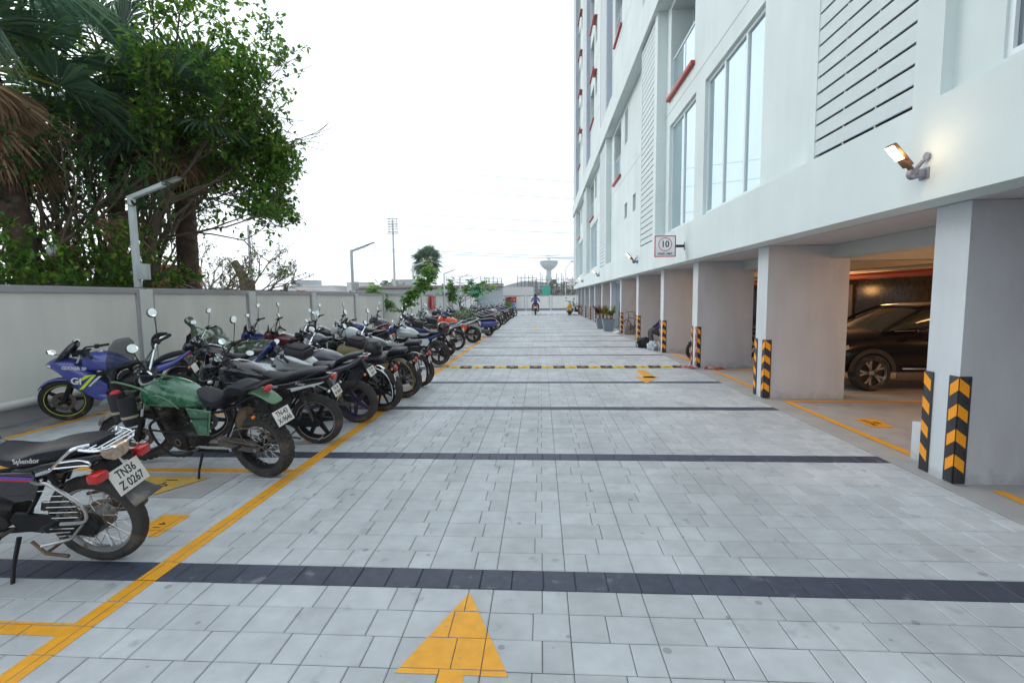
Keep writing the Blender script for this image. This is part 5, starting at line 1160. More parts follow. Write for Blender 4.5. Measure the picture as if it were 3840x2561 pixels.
# potted plants by the pillars
M_pot = mat('pot_grey', (.20,.235,.27), .55, var=.05); M_soil = mat('soil', (.05,.035,.025), .9)
def leafmat(name, c, c2=None, tr=.25):
    m = bpy.data.materials.new(name); m.use_nodes = True; t = m.node_tree; N = t.nodes; L = t.links; p = N['Principled BSDF']
    g = N.new('ShaderNodeNewGeometry'); r = N.new('ShaderNodeValToRGB'); r.color_ramp.elements[0].color = (*[q*.55 for q in c], 1); r.color_ramp.elements[1].color = (*(c2 or [q*1.5 for q in c]), 1)
    e = r.color_ramp.elements.new(.6); e.color = (*c, 1)
    L.new(g.outputs['Random Per Island'], r.inputs['Fac']); L.new(r.outputs[0], p.inputs['Base Color']); p.inputs['Roughness'].default_value = .42
    tb = N.new('ShaderNodeBsdfTranslucent'); L.new(r.outputs[0], tb.inputs['Color']); mx = N.new('ShaderNodeMixShader'); mx.inputs[0].default_value = tr
    L.new(p.outputs[0], mx.inputs[1]); L.new(tb.outputs[0], mx.inputs[2]); L.new(mx.outputs[0], N['Material Output'].inputs['Surface']); return m
def leaf(m, p, d, up, l, w, mi=0, fold=.15):
    # leaf blade of six points, folded along its midrib
    d = d.normalized(); s = d.cross(up)
    if s.length < 1e-3: s = d.cross(Vector((1,.1,0)))
    s.normalize(); n = s.cross(d); a = p; q = p+d*l
    m.add([a, a+d*l*.35+s*w*.5+n*fold*w, a+d*l*.72+s*w*.40+n*fold*w-n*l*.04, q-n*l*.12, a+d*l*.72-s*w*.40+n*fold*w-n*l*.04, a+d*l*.35-s*w*.5+n*fold*w, a+d*l*.5], [(0,1,6),(1,2,6),(2,3,6),(3,4,6),(4,5,6),(5,0,6)], mi, True)
def rdir(rg): 
    v = Vector((rg.gauss(0,1), rg.gauss(0,1), rg.gauss(0,1))); return v.normalized()
for k, (x, y, s_, mt, lab) in enumerate([(3.42,25.0,.60,leafmat('croton_yellow', (.30,.27,.02), (.42,.40,.05)),'square grey pot with a yellow green croton by the glass entrance'),(3.30,27.0,.56,leafmat('croton_red', (.10,.025,.02), (.30,.10,.02)),'square grey pot with a dark red croton, behind the yellow one')]):
    r = empty('potted_plant', (x,y,0), 0, lab, 'potted plant', 'potted plants by the pillars')
    m = MB(); a, b = s_*.36, s_*.50; V = []
    for z, q in ((0,a),(s_*.92,b),(s_*.95,b+.012),(s_,b+.012),(s_,b-.03),(s_*.9,b-.035)):
        V += [(-q,-q,z),(q,-q,z),(q,q,z),(-q,q,z)]
    F = [(i*4+j, i*4+(j+1) % 4, i*4+4+(j+1) % 4, i*4+4+j) for i in range(5) for j in range(4)]+[(3,2,1,0)]
    m.add(V, F); m.build('pot', M_pot, r)
    m = MB(); m.box((-a,-a,s_*.85), (a,a,s_*.9)); m.build('soil', M_soil, r)
    rg = random.Random(20+k); m = MB(); st = MB(); m.fixn = False
    for i in range(9):
        bx = rg.uniform(-.12,.12); by = rg.uniform(-.12,.12); tip = Vector((bx*3.2, by*3.2, s_+rg.uniform(.35,.72))); st.tube([(bx,by,s_*.88),(bx*1.6,by*1.6,s_+.25),tip], [.012,.009,.005], 5)
        for j in range(46): p = Vector((bx*1.6,by*1.6,s_+.2)).lerp(tip, rg.random()**.6)+rdir(rg)*.06; dd = Vector((rg.gauss(0,1),rg.gauss(0,1),rg.uniform(-.2,1.2))); leaf(m, p, dd, Vector((0,0,1)), rg.uniform(.10,.19), rg.uniform(.035,.06))
    st.build('stems', mat('stem', (.12,.09,.05), .8), r); m.build('foliage', mt, r)
# glass entrance, ramp, camera
m = MB(); m.box((4.0,23.55,.02), (4.02,26.38,2.54)); r = m.build('glass_entrance', M_glass); tag(r, 'tall glass entrance screen between the sixth and seventh pillars', 'glass door')
m = MB(); m.box((3.97,24.9,.02), (4.06,24.96,2.53)); m.box((3.985,23.5,.0), (4.05,23.55,2.54)); m.tube([(3.93,24.75,.8),(3.93,24.75,1.5)], .016, 8); m.build('door_frame', M_frame, r)
m = MB(); V = [(3.55,23.5,.004),(3.55,26.3,.004),(3.74,26.3,.06),(3.74,23.5,.06),(3.95,23.5,.06),(3.95,26.3,.06),(3.95,23.5,.004),(3.95,26.3,.004)]
m.add(V, [(0,3,2,1),(3,4,5,2),(0,6,4,3),(1,2,5,7)]); tag(m.build('ramp', mat('ramp_stone', (.62,.62,.60), .6)), 'pale sloping stone ramp at the foot of the glass entrance', 'ramp')
r = empty('security_camera', (3.80,23.7,2.45), 0, 'small white security camera under the slab beside the glass entrance', 'camera')
m = MB(); m.box((-.04,-.04,.04), (.04,.04,.10), 0, .01); m.tube([(0,0,.05),(0,0,-.02)], .012, 6); m.build('mount', M_white_ := mat('white_plastic', (.65,.66,.66), .4), r)
m = MB(); m.tube([(-.2,.02,-.02),(.05,-.02,-.03)], .04, 12); m.build('camera_body', M_white_, r)
# concrete blocks stack
M_blkc = mat('concrete_block', (.24,.225,.205), .9, var=.15, vs=8, bump=.5, bs=40)
for k, (z, lab) in enumerate(((0,'lower grey concrete block behind the sixth pillar guard'),(.205,'upper grey concrete block stacked by the bicycle'))):
    m = MB(); m.box((3.82,22.55+.01*k,z), (4.28-.01*k,22.95,z+.20), 0, .008); tag(m.build('concrete_block', M_blkc), lab, 'block', 'stacked concrete blocks')
m = MB(); m.box((3.74,15.52+.10,0), (3.98,15.95,.30), 0, .035); tag(m.build('stone_block', mat('rough_stone', (.30,.29,.275), .95, var=.2, vs=8, bump=.8, bs=30)), 'rough grey stone block against the fourth pillar', 'block')
# plastic bag and rucksack beside it
def blob(name, mats, loc, r3, label, cat, seed, amp=.25, n=28):
    rg = random.Random(seed); m = MB(); V = []; F = []; h = n//2; ph = [(rg.uniform(2,6), rg.uniform(0,6), rg.uniform(2,6), rg.uniform(0,6)) for _ in range(6)]
    for i in range(h+1):
        a = pi*i/h
        for k in range(n):
            b = 2*pi*k/n; d = Vector((sin(a)*cos(b), sin(a)*sin(b), cos(a))); w = 1+amp*sum(sin(p*d.x*2+q)*cos(u*d.y*1.7+v+d.z*3) for p, q, u, v in ph)/3
            V.append((d.x*r3[0]*w, d.y*r3[1]*w, max(-r3[2]*.9, d.z*r3[2]*w)))
    for i in range(h):
        for k in range(n): F.append((i*n+k, (i+1)*n+k, (i+1)*n+(k+1) % n, i*n+(k+1) % n))
    m.add(V, F, 0, True); o = m.build(name, mats, None, 60); o.location = loc; return tag(o, label, cat)
blob('plastic_bag', mat('white_bag', (.62,.66,.70), .3, var=.1, bump=.5, bs=30), (3.60,15.95,.13), (.17,.15,.15), 'crumpled white plastic bag on the paving by the stone block', 'bag', 3, .32)
o = blob('rucksack', mat('rucksack_cloth', (.02,.02,.022), .8, bump=.6, bs=60), (3.50,16.75,.17), (.24,.20,.18), 'black rucksack lying beside the white plastic bag', 'bag', 8, .25)
m = MB(); m.tube([(-.20,-.1,.08),(-.30,-.16,-.02),(-.26,-.18,-.13),(-.08,-.16,-.15)], .014, 6, spl=4); m.tube([(-.1,-.14,.12),(-.24,-.2,.05),(-.18,-.2,-.1)], .012, 6, spl=4); m.build('strap', M_bag, o)
# chains
M_chr_ = mat('chain_red', (.55,.02,.06), .45); M_chw = mat('chain_white', (.62,.58,.58), .45)
def link(m, c, d, up, mi, L=.032, W=.018, r=.0045):
    d = d.normalized(); s = d.cross(up).normalized(); P = []
    for k in range(8): a = 2*pi*k/8; P.append(c+d*L*cos(a)+s*W*sin(a))
    m.tube(P, r, 4, mi, False, True)
def chain(loc, paths, label, seed):
    rg = random.Random(seed); m = MB(); i = 0
    for P in paths:
        P = smooth([Vector(p) for p in P], 8); acc = 0
        for a, b in zip(P, P[1:]):
            acc += (b-a).length
            if acc > .042: acc = 0; i += 1; link(m, a+Vector(loc), b-a, rdir(rg), (i//3) % 2)
    tag(m.build('plastic_chain', [M_chr_, M_chw]), label, 'chain')
rg = random.Random(9)
pile = lambda cx, cy, rx, ry, n: [(cx+rg.uniform(-rx,rx), cy+rg.uniform(-ry,ry), .015+rg.uniform(0,.05)) for _ in range(n)]
chain((0,0,0), [[(3.73,11.88,.95),(3.72,11.90,.6),(3.73,11.87,.3),(3.70,11.86,.05)],[(3.72,11.92,.93),(3.71,11.87,.5),(3.72,11.86,.05)], pile(3.55,11.95,.20,.18,22), [(3.70,12.3,.45),(3.68,12.2,.2),(3.6,12.0,.03)]], 'red and white plastic chain hanging down the third pillar', 1)
chain((0,0,0), [pile(4.12,11.72,.26,.10,30)], 'heap of red and white chain on the floor beside the third pillar', 2)
chain((0,0,0), [pile(3.76,22.7,.22,.12,16)], 'red and white chain lying before the concrete blocks', 3)
chain((0,0,0), [pile(3.7,45.6,.14,.3,14)], 'small heap of red and white chain by the farthest pillars', 4)
# fire cabinets
M_fire = mat('fire_red', (.62,.02,.025), .35, coat=.3)
r = empty('fire_cabinet', (-7.60,33.6,1.0), PI/2, 'red fire hose cabinet with its door open on the side wall', 'fire cabinet')
m = MB(); m.box((-.45,-.22,0), (.45,.0,.92)); m.box((-1.1,-.24,0), (-.46,-.2,.92)); m.build('cabinet', M_fire, r)
m = MB(); m.tube([(.02+.18*cos(a/3.), -.24, .45+.28*sin(a/3.)) for a in range(20)], .035, 6); m.box((.12,-.25,.1), (.38,-.23,.85)); m.build('hose', mat('hose_white', (.6,.55,.52), .6), r)
r = empty('fire_cabinet', (-3.72,64.58,1.12), 0, 'small red fire cabinet with two round windows on the end wall', 'fire cabinet')
m = MB(); m.box((-.45,-.2,0), (.45,-.0,.75), 0, .02); m.build('cabinet', M_fire, r)
for x in (-.2,.2):
    m = MB(); m.loft([(x,-.205,.38,.11,.2,.2,3.5),(x+.001,-.206,.38,.11,.2,.2,3.5)], 20, 0, 1) if False else m.box((x-.1,-.21,.2), (x+.1,-.202,.56), 0, .003); w = m.build('window', mat('cab_window', (.05,.05,.06), .2), r); m = MB(); m.box((x-.06,-.216,.22), (x+.06,-.212,.38)); m.build('extinguisher', M_plate, w)
# small items against the end wall
m = MB(); m.box((-6.7,62.4,0), (-4.9,63.4,1.35), 0, .02); tag(m.build('white_cabinet', mat('steel_white', (.55,.57,.57), .4)), 'white metal cabinet in the far left corner of the yard', 'cabinet')
blob('dark_bundle', M_bag, (-5.3,62.8,1.48), (.55,.3,.16), 'dark cloth bundle on top of the white cabinet', 'bundle', 5)
m = MB(); m.box((-4.5,63.6,0), (-3.4,64.1,1.05), 0, .02); tag(m.build('blue_bin', mat('bin_blue', (.12,.25,.50), .5)), 'pale blue bin below the small fire cabinet', 'bin')
# ---------------------------------------------------------------- car in the garage
r = empty('parked_car', (5.90,9.86,.0), PI, 'black car with bright alloy wheels parked in the garage bay behind the second pillar', 'car', sc=1.0)
M_carp = mat('car_black', (.006,.004,.004), .2, coat=.25, spec=.3); M_cglass = mat('car_glass', (.05,.055,.035), .05, coat=.5)
m = MB()   # x forward, front axle at 0, rear axle at -2.7
W_ = .88
m.loft([(.88,0,.52,.55,.10,.20,3),(.80,0,.56,.78,.20,.26,3.2),(.55,0,.60,.86,.33,.32,3.6),(.10,0,.62,.88,.42,.34,4),(-.55,0,.64,.89,.46,.36,4),(-1.6,0,.65,.89,.46,.37,4),(-2.6,0,.66,.89,.46,.36,4),(-3.3,0,.68,.86,.42,.34,4),(-3.6,0,.68,.74,.34,.26,3.4)], 32, 0, 4)
b = m.build('body', M_carp, r, 50)
m = MB(); m.loft([(-.28,0,1.06,.70,.03,.04,3),(-.62,0,1.14,.74,.16,.10,3),(-1.10,0,1.22,.70,.30,.16,3.2),(-1.6,0,1.24,.69,.33,.18,3.4),(-2.5,0,1.24,.68,.31,.18,3.4),(-3.1,0,1.18,.66,.22,.14,3),(-3.4,0,1.10,.62,.06,.06,3)], 28, 0, 4); cb = m.build('cabin', M_cglass, r, 50)
m = MB()
for y in (.705,-.705):
    m.tube([(-.25,y*1.04,1.06),(-.62,y*1.02,1.29),(-1.08,y*.90,1.49),(-1.6,y*.86,1.555),(-2.5,y*.86,1.54),(-3.1,y*.88,1.37)], .03, 8, spl=3)
    m.tube([(-1.45,y*1.09,1.08),(-1.5,y*.93,1.52)], .035, 6); m.tube([(-2.5,y*1.09,1.08),(-2.45,y*.93,1.52)], .035, 6)
m.build('pillars', M_carp, cb)
m = MB(); m.loft([(-1.0,0,1.50,.55,.02,.02,3),(-1.5,0,1.545,.60,.03,.03,3),(-2.5,0,1.53,.60,.03,.03,3),(-3.0,0,1.42,.54,.02,.02,3)], 20, 0, 3); m.build('roof', M_carp, r, 50)
for y in (1,-1):
    m = MB(); m.tube([(-.62,y*.90,1.04),(-.66,y*1.0,1.06)], .02, 6); m.ball((-.68,y*1.06,1.09), (.09,.11,.075), 14); m.box((-.72,y*1.06-.07,1.065), (-.60,y*1.06+.06,1.075), 1, 0); m.build('door_mirror', [M_carp, M_chrome], r)
    m = MB(); m.box((-1.95,y*.905-.008,.40), (-.50,y*.905+.008,.425), 1, .003); m.box((-2.3,y*.885-.012,.20), (-.42,y*.885+.012,.34), 0, .01); m.tube([(-.35,y*.875,1.08),(-1.0,y*.885,1.10),(-3.0,y*.875,1.12)], .008, 5, 1); m.build('sill_trim', [mat('sill_bronze', (.14,.09,.06), .35, metal=.4), M_chrome], r)
    for x in (-.95,-2.1):
        m = MB(); m.box((x-.14,y*.895-.01,.93), (x+.02,y*.895+.02,.955), 0, .006); m.build('door_handle', M_carp, r)
    m = MB(); m.loft([(.70,y*.6,.70,.05,.05,.05,2.4),(.62,y*.70,.74,.10,.07,.05,2.4),(.40,y*.80,.80,.06,.04,.04,2.4)], 12, 0, 3); m.build('headlamp', M_lclr, r)
    for x in (0,-2.68):
        m = MB(); m.lathe([(.22,-.10),(.30,-.11),(.325,-.08),(.335,0),(.325,.08),(.30,.11),(.22,.10)], 48, 'Y', (x,y*.80,.335)); wh = m.build('wheel', M_tyre, r)
        m = MB(); s_ = y
        m.lathe([(.235,.10*s_),(.238,.085*s_),(.225,.03*s_),(.0,.02*s_)], 48, 'Y', (x,y*.80,.335), 1)
        m.lathe([(0,.095*s_),(.035,.095*s_),(.05,.08*s_),(.05,.05*s_)], 20, 'Y', (x,y*.80,.335))
        m.lathe([(.222,.085*s_),(.24,.105*s_),(.246,.095*s_)], 48, 'Y', (x,y*.80,.335))
        for k in range(5):
            for dd in (-.20,.20):
                a = 2*pi*k/5; m.prism([(.035,-.018),(.12,-.020+dd*.06),(.228,-.026+dd*.24),(.228,.026+dd*.24),(.12,.018+dd*.06),(.035,.018)], .03, .07*s_, 0, TR(x,y*.80,.335) @ RY(a), .004)
        m.build('alloy_rim', [mat('alloy_bright', (.55,.50,.45), .25, metal=.9), M_blk], wh)
for x in (0,-2.68):
    m = MB(); m.lathe([(.335,-.02),(.40,-.02),(.41,.0),(.335,.0)], 30, 'Y', (x,.895,.36), a0=0, a1=pi); m.build('wheel_arch', mat('arch', (.03,.028,.026), .6), r)
# ---------------------------------------------------------------- bicycle behind the pillar
r = empty('bicycle', (4.35,21.9,0), -.35, 'old dark bicycle with red rear lamp propped behind the fifth pillar', 'bicycle', rot=(0,.0,PI*.62))
m = MB()
for x in (0,1.02):
    pass
for x, nm in ((0,'rear_wheel'),(1.02,'front_wheel')):
    m = MB(); m.lathe([(.325,-.012),(.335,-.018),(.35,0),(.335,.018),(.325,.012)], 40, 'Y', (x,0,.35)); 
    for k in range(18): a = 2*pi*k/18; m.tube([(x,0,.35),(x+.325*cos(a),0,.35+.325*sin(a))], .0015, 3, 1, False)
    m.build(nm, [M_tyre, M_chrd], r)
m = MB(); m.tube([(0,0,.35),(.42,0,.30),(.32,0,.78)], .014, 7); m.tube([(.34,0,.75),(.88,0,.78),(.92,0,.68),(.42,0,.30)], .015, 7); m.tube([(1.02,0,.35),(.90,0,.70),(.86,0,1.0)], .013, 7); m.tube([(0,0,.35),(.33,0,.75)], .01, 6); m.build('frame', M_black, r)
m = MB(); m.tube([(.70,.26,.98),(.84,.12,1.03),(.84,-.12,1.03),(.70,-.26,.98)], .012, 7, spl=3); m.build('handlebar', M_frame, r)
m = MB(); m.loft([(.18,0,.90,.10,.02,.03,2.6),(.30,0,.91,.07,.02,.03,2.6),(.46,0,.90,.02,.02,.02,2.4)], 14, 0, 3); m.tube([(.32,0,.76),(.30,0,.90)], .012, 6); m.build('saddle', M_seat, r)
m = MB(); 
for y in (.06,-.06): m.tube([(.22,y,.72),(-.22,y,.72),(0,y*.8,.36)], .006, 5)
m.build('carrier', M_frame, r); m = MB(); m.ball((-.26,0,.66), (.025,.03,.03), 10); m.build('tail_lamp', M_lred, r)
# ---------------------------------------------------------------- overhead cables
M_wire = mat('wire', (.12,.12,.13), .7)
wires = [((-55.9,62,22.6),(4.49,52,13.5)),((-56.1,62,20.0),(4.49,52,11.8)),((-56.4,62,16.3),(4.49,52,9.4)),((-56.6,62,14.5),(4.49,52,8.3)),((-56.9,62,11.1),(4.5,52,5.9)),((-56.9,62,10.8),(4.5,52,5.65))]

# ---------------------------------------------------------------- cables strung from the far mast to the building
for k, (a, b) in enumerate(wires):
    a = Vector(a); b = Vector(b); P = [a.lerp(b, i/24)-Vector((0,0,.35*4*(i/24)*(1-i/24))) for i in range(25)]
    m = MB(); m.tube(P, .017, 5)
    tag(m.build('overhead_cable', M_wire), ['topmost overhead cable crossing the sky','second overhead cable from the top','third overhead cable from the top','fourth overhead cable, sagging above the fan palm','upper of the two lowest overhead cables','lowest overhead cable of all'][k], 'cable', 'overhead cables')
# ================================================================ VEGETATION
L_fic = leafmat('ficus_leaf', (.13,.31,.05), (.38,.52,.06), .5)
L_ficd = leafmat('ficus_leaf_deep', (.06,.18,.05), (.13,.28,.06), .45)
L_palm = leafmat('palm_leaf', (.10,.20,.12), (.20,.33,.19), .4)
L_dead = leafmat('palm_dead', (.34,.20,.11), (.55,.37,.22), .2)
M_pet = mat('petiole', (.30,.30,.05), .5, var=.2)
M_bark = mat('bark_palm', (.10,.065,.05), .95, var=.35, vs=6, bump=1., bs=18, dark=(.19,.14,.11), ds=5, dth=.55)
M_barkd = mat('bark_dark', (.055,.045,.038), .95, var=.3, vs=5, bump=1., bs=14)
M_barkf = mat('bark_ficus', (.13,.10,.07), .9, var=.25, vs=6, bump=.8, bs=20)
def fan(m, base, d, up, R, rg, n=34, spread=150, droop=.22, mi=0, width=1.):
    # palmate leaf: blades joined for the inner third, then splitting into drooping tips
    d = d.normalized(); s = d.cross(up); s = s.normalized() if s.length > 1e-3 else Vector((1,0,0)); nn = s.cross(d).normalized()
    for i in range(n):
        a = rad(-spread+2*spread*i/(n-1)); v = (d*cos(a)+s*sin(a)).normalized(); t = v.cross(nn).normalized()
        L = R*(.78+.22*cos(a*.55))*rg.uniform(.9,1.06); w = 2*L*.52*sin(rad(spread)/(n-1))*1.05*width; f = .20*w
        g = Vector((0,0,-1)); dr = droop*rg.uniform(.6,1.5); p0 = base+v*L*.04
        p1 = base+v*L*.5+nn*.06*L*cos(a)+g*dr*L*.12; p2 = base+v*L*.78+g*dr*L*.38; p3 = base+v*L*.98+g*dr*L*.85
        z = f*(1 if i % 2 else -1)
        m.add([p0, p1+t*w*.5+nn*z, p1-t*w*.5-nn*z*.2, p1+nn*(-f), p2+t*w*.30+nn*z*.3, p2-t*w*.30, p3], [(0,3,1),(0,2,3),(1,3,4),(3,5,4),(3,2,5),(4,5,6)], mi, False)
def fan_palm(loc, H, lean, R, nf, rg, label, name='fan_palm', dead=8, group=None, tr=.24, pet=1.1, low=-35, nb=34, skirt=True):
    root = empty(name, loc, 0, label, 'palm tree', group)
    top = Vector(lean)+Vector((0,0,H)); m = MB(); P = [Vector((0,0,-.2)), Vector(lean)*.35+Vector((0,0,H*.4)), top]; P = smooth(P, 6)
    m.tube(P, [tr*1.25]+[tr*(1-.25*i/len(P)) for i in range(1, len(P))], 14)
    for i in range(int(H/.16)):
        c = P[0].lerp(P[-1], 0) ; t = i*.16/H; q = P[min(len(P)-1, int(t*(len(P)-1)))].lerp(P[min(len(P)-1, int(t*(len(P)-1))+1)], t*(len(P)-1) % 1)
        m.tube([q, q+Vector((0,0,.03))], tr*(1.03-.22*t)*rg.uniform(1,1.06), 14, 0, False)
    m.build('trunk', M_bark, root)
    g = MB(); pt = MB(); g.fixn = False
    for i in range(nf):
        az_ = i*2.39996+rg.uniform(-.3,.3); el_ = rad(low+(85-low)*((i+.5)/nf)**.9+rg.uniform(-6,6)); v = Vector((cos(az_)*cos(el_), sin(az_)*cos(el_), sin(el_)))
        L = pet*rg.uniform(.85,1.15); e = top+v*L+Vector((0,0,-.10*L*cos(el_))); pt.tube([top, top+v*L*.5+Vector((0,0,.02)), e], [.035,.02], 5, 0, False)
        fan(g, e, v+Vector((0,0,-.18)), Vector((0,0,1))+rdir(rg)*.5, R*rg.uniform(.85,1.1), rg, nb, rg.uniform(95,135))
    pt.build('leaf_stalks', M_pet, root); g.build('crown', L_palm, root)
    if dead:
        g = MB(); g.fixn = False
        for i in range(dead):
            az_ = i*2.4+rg.uniform(-.4,.4); z_ = rg.uniform(.1,1.1) if skirt else .3; b_ = top+Vector((cos(az_)*tr*1.1, sin(az_)*tr*1.1, -z_)); v = Vector((cos(az_)*.45, sin(az_)*.45, -1))
            fan(g, b_, v, Vector((cos(az_), sin(az_), .3)), R*rg.uniform(.75,1.05), rg, 26, rg.uniform(35,70), .1, 0, .8)
        g.build('dead_fronds', L_dead, root)
    return root
rg = random.Random(11)
fan_palm((-9.6,8.85,0), 6.0, (-.45,-.2,0), 1.45, 14, rg, 'big fan palm with a skirt of brown dead fronds at the left edge', dead=34, pet=1.05, low=-15, tr=.25)
fan_palm((-10.2,11.2,0), 6.8, (.2,.1,0), 1.45, 17, rg, 'fan palm with yellow leaf stalks behind the leafy tree, left of the first lamp head', dead=10, pet=1.3, low=-45, tr=.2)
fan_palm((-9.0,12.0,0), 6.1, (.25,-.2,0), 1.4, 18, rg, 'fan palm with dark straight trunk right of the nearest lamp post', dead=9, pet=1.2, low=-50, tr=.27)
fan_palm((-9.3,6.2,0), 7.0, (.0,.2,0), 1.55, 12, rg, 'fan palm whose grey green leaves hang into the top left corner', dead=0, pet=1.5, low=-45, tr=.22)
fan_palm((-14.4,62,0), 6.4, (0,0,0), 1.25, 46, rg, 'solitary round crowned fan palm in the distance behind the shed', dead=12, pet=1.15, low=-62, tr=.24, nb=18)
# thick leaning trunk at the very left
m = MB(); m.tube([(-11.2,8.5,-.2),(-11.4,9.0,1.6),(-12.0,9.2,3.0),(-12.6,9.3,5.2)], [.75,.62,.5,.42], 18, spl=4); r = empty('old_tree', (0,0,0), 0, 'huge grey leaning tree trunk at the left edge behind the palm', 'tree'); m.build('trunk', M_barkd, r)
def branchy(m, p, d, L, r, depth, rg, tips, spread=.55, mi=0, up=.25, n=6):
    q = [p]; dd = d.normalized()
    for i in range(3): dd = (dd+rdir(rg)*.16+Vector((0,0,up*.12))).normalized(); q.append(q[-1]+dd*L/3)
    m.tube(q, [r, r*.9, r*.8, r*.68], n if depth > 1 else 4, mi, False)
    if depth <= 2: tips += q[1:]
    if depth == 0: return
    for k in range(rg.choice((2,3)) if depth > 1 else 3):
        nd = (dd+rdir(rg)*spread).normalized(); branchy(m, q[-1] if k < 2 else q[2], nd, L*rg.uniform(.62,.85), r*rg.uniform(.5,.68), depth-1, rg, tips, spread, mi, up, n)
def leafy(root, tips, rg, n, l, w, rad_, mats, whorl=5, name='crown', keep=None):
    g = MB(); g.fixn = False
    for i in range(n):
        p = rg.choice(tips)+rdir(rg)*rad_*rg.random()**.6
        if keep and not keep(p): continue
        ax_ = (rdir(rg)+Vector((0,0,.5))).normalized()
        for k in range(whorl):
            v = (rdir(rg)+ax_*.9).normalized(); leaf(g, p+v*.01, v, Vector((0,0,1)), l*rg.uniform(.6,1.25), w*rg.uniform(.7,1.2), 0)
    return g.build(name, mats, root)
# broad leaved tree (bright green) whose branches reach out over the wall
r = empty('leafy_tree', (-9.15,10.6,0), 0, 'bright green broad leaved tree reaching over the wall behind the lamp post', 'tree')
rg = random.Random(5); m = MB(); tips = []
m.tube([(0,.2,.5),(.2,.1,2.2),(.5,.0,3.4),(.9,.1,4.2)], [.14,.12,.10,.09], 10, spl=3)
for d_, L_ in (((1,.5,.5),1.3),((.9,.1,1.1),1.4),((.6,.9,.7),1.5),((1.3,.2,.15),1.4),((.3,-.4,1.3),1.5),((.9,.9,1.2),1.5),((.5,.3,1.8),1.9),((1.2,.8,-.1),1.2),((.1,.8,1.8),1.9),((.9,.5,1.9),2.1),((.2,.1,2.2),2.5),((.7,.2,2.4),2.6),((-.2,.4,2.2),2.3),((1.2,.6,.9),1.7)):
    branchy(m, Vector((.6+rg.uniform(-.1,.3),.1,3.5+rg.uniform(-.4,.7))), Vector(d_), L_*.90, .036, 3, rg, tips, .6, 0, .3)
m.build('trunk', M_barkf, r); leafy(r, tips, rg, 6200, .135, .066, .44, L_fic, keep=lambda p: p.x < 3.05+.25*sin(p.z*4) and (p.z > 3.15+.25*max(0, p.x-1.0) or rg.random() < .12))
# dark tangled undergrowth tree behind
for k, (loc, hh, n_, lab, seed) in enumerate([((-10.6,10.2,0),1.0,1700,'dense dark tangled tree filling the space behind the first lamp post',3),((-12.0,12.6,0),1.1,1500,'dark leafy tree farther back behind the palms',8),((-11.8,8.4,0),.9,900,'sparse dark leafy tree behind the left edge palm',13)]):
    r = empty('leafy_tree', loc, 0, lab, 'tree'); rg = random.Random(seed); m = MB(); tips = []
    for i in range(7):
        a = rg.uniform(0,6.28); b_ = Vector((cos(a)*.3, sin(a)*.3, 0)); branchy(m, b_, Vector((cos(a)*.5, sin(a)*.5, 1.2)), 2.1*hh, .10, 4, rg, tips, .55, 0, .5)
    m.build('trunk', M_barkf, r); leafy(r, [t for t in tips if t.z > 1.3], rg, n_, .13, .065, .5, L_ficd, 5)
# shrubs showing just above the wall
for k, (x, y, sc_, lab) in enumerate([(-8.7,7.0,1.,'bright green shrub peeping over the wall at the left edge'),(-8.6,8.3,.8,'bright green shrub over the wall below the palm trunk'),(-8.8,10.4,.9,'green shrub over the wall between the lamp post and the dark trunk'),(-9.2,9.6,1.1,'leafy shrub over the wall just left of the lamp post')]):
    r = empty('shrub', (x,y,0), 0, lab, 'shrub', 'shrubs behind the wall'); rg = random.Random(30+k); m = MB(); tips = []
    for i in range(9): branchy(m, Vector((rg.uniform(-.3,.3),rg.uniform(-.9,.9),.6)), Vector((rg.uniform(-.4,.4),rg.uniform(-.5,.5),1)), rg.uniform(.7,1.25)*sc_, .016, 2, rg, tips, .5, 0, .3)
    m.build('stems', M_barkf, r); leafy(r, tips, rg, int(620*sc_), .12, .062, .22, L_fic, 5)
# clinging dead fronds tangle
r = empty('dead_frond_heap', (-9.3,9.6,2.9), 0, 'hanging tangle of brown dead palm fronds beside the nearest lamp post', 'dead fronds'); rg = random.Random(77)
g = MB(); g.fixn = False
for c, v in (((0,0,.6),(.8,.5,-.5)),((.0,.1,.5),(.9,.6,-.15)),((-.3,-.3,.0),(.1,.1,-1)),((-.2,-.2,.2),(-.3,0,-1)),((.5,.9,-.7),(.1,.2,-1)),((.5,.9,-.7),(-.5,.2,-.4)),((.5,.9,-.7),(.6,.3,-.3))): fan(g, Vector(c), Vector(v), Vector((1,0,.4)), 1.15, rg, 24, 40, .3, 0, .9)
g.build('fronds', L_dead, r)
m = MB(); m.tube([(.7,.7,1.35),(0,0,.6),(-.2,-.2,.2)], [.025,.035,.03], 6); m.tube([(.5,.9,1.1),(.5,.9,-.7)], .025, 6); m.build('stalk', M_bark, r)
# caught plastic bag
o = blob('plastic_bag', mat('film', (.55,.56,.56), .3, alpha=.8), (-9.15,8.75,2.72), (.09,.09,.11), 'scrap of clear plastic caught on the palm trunk', 'bag', 12, .4)
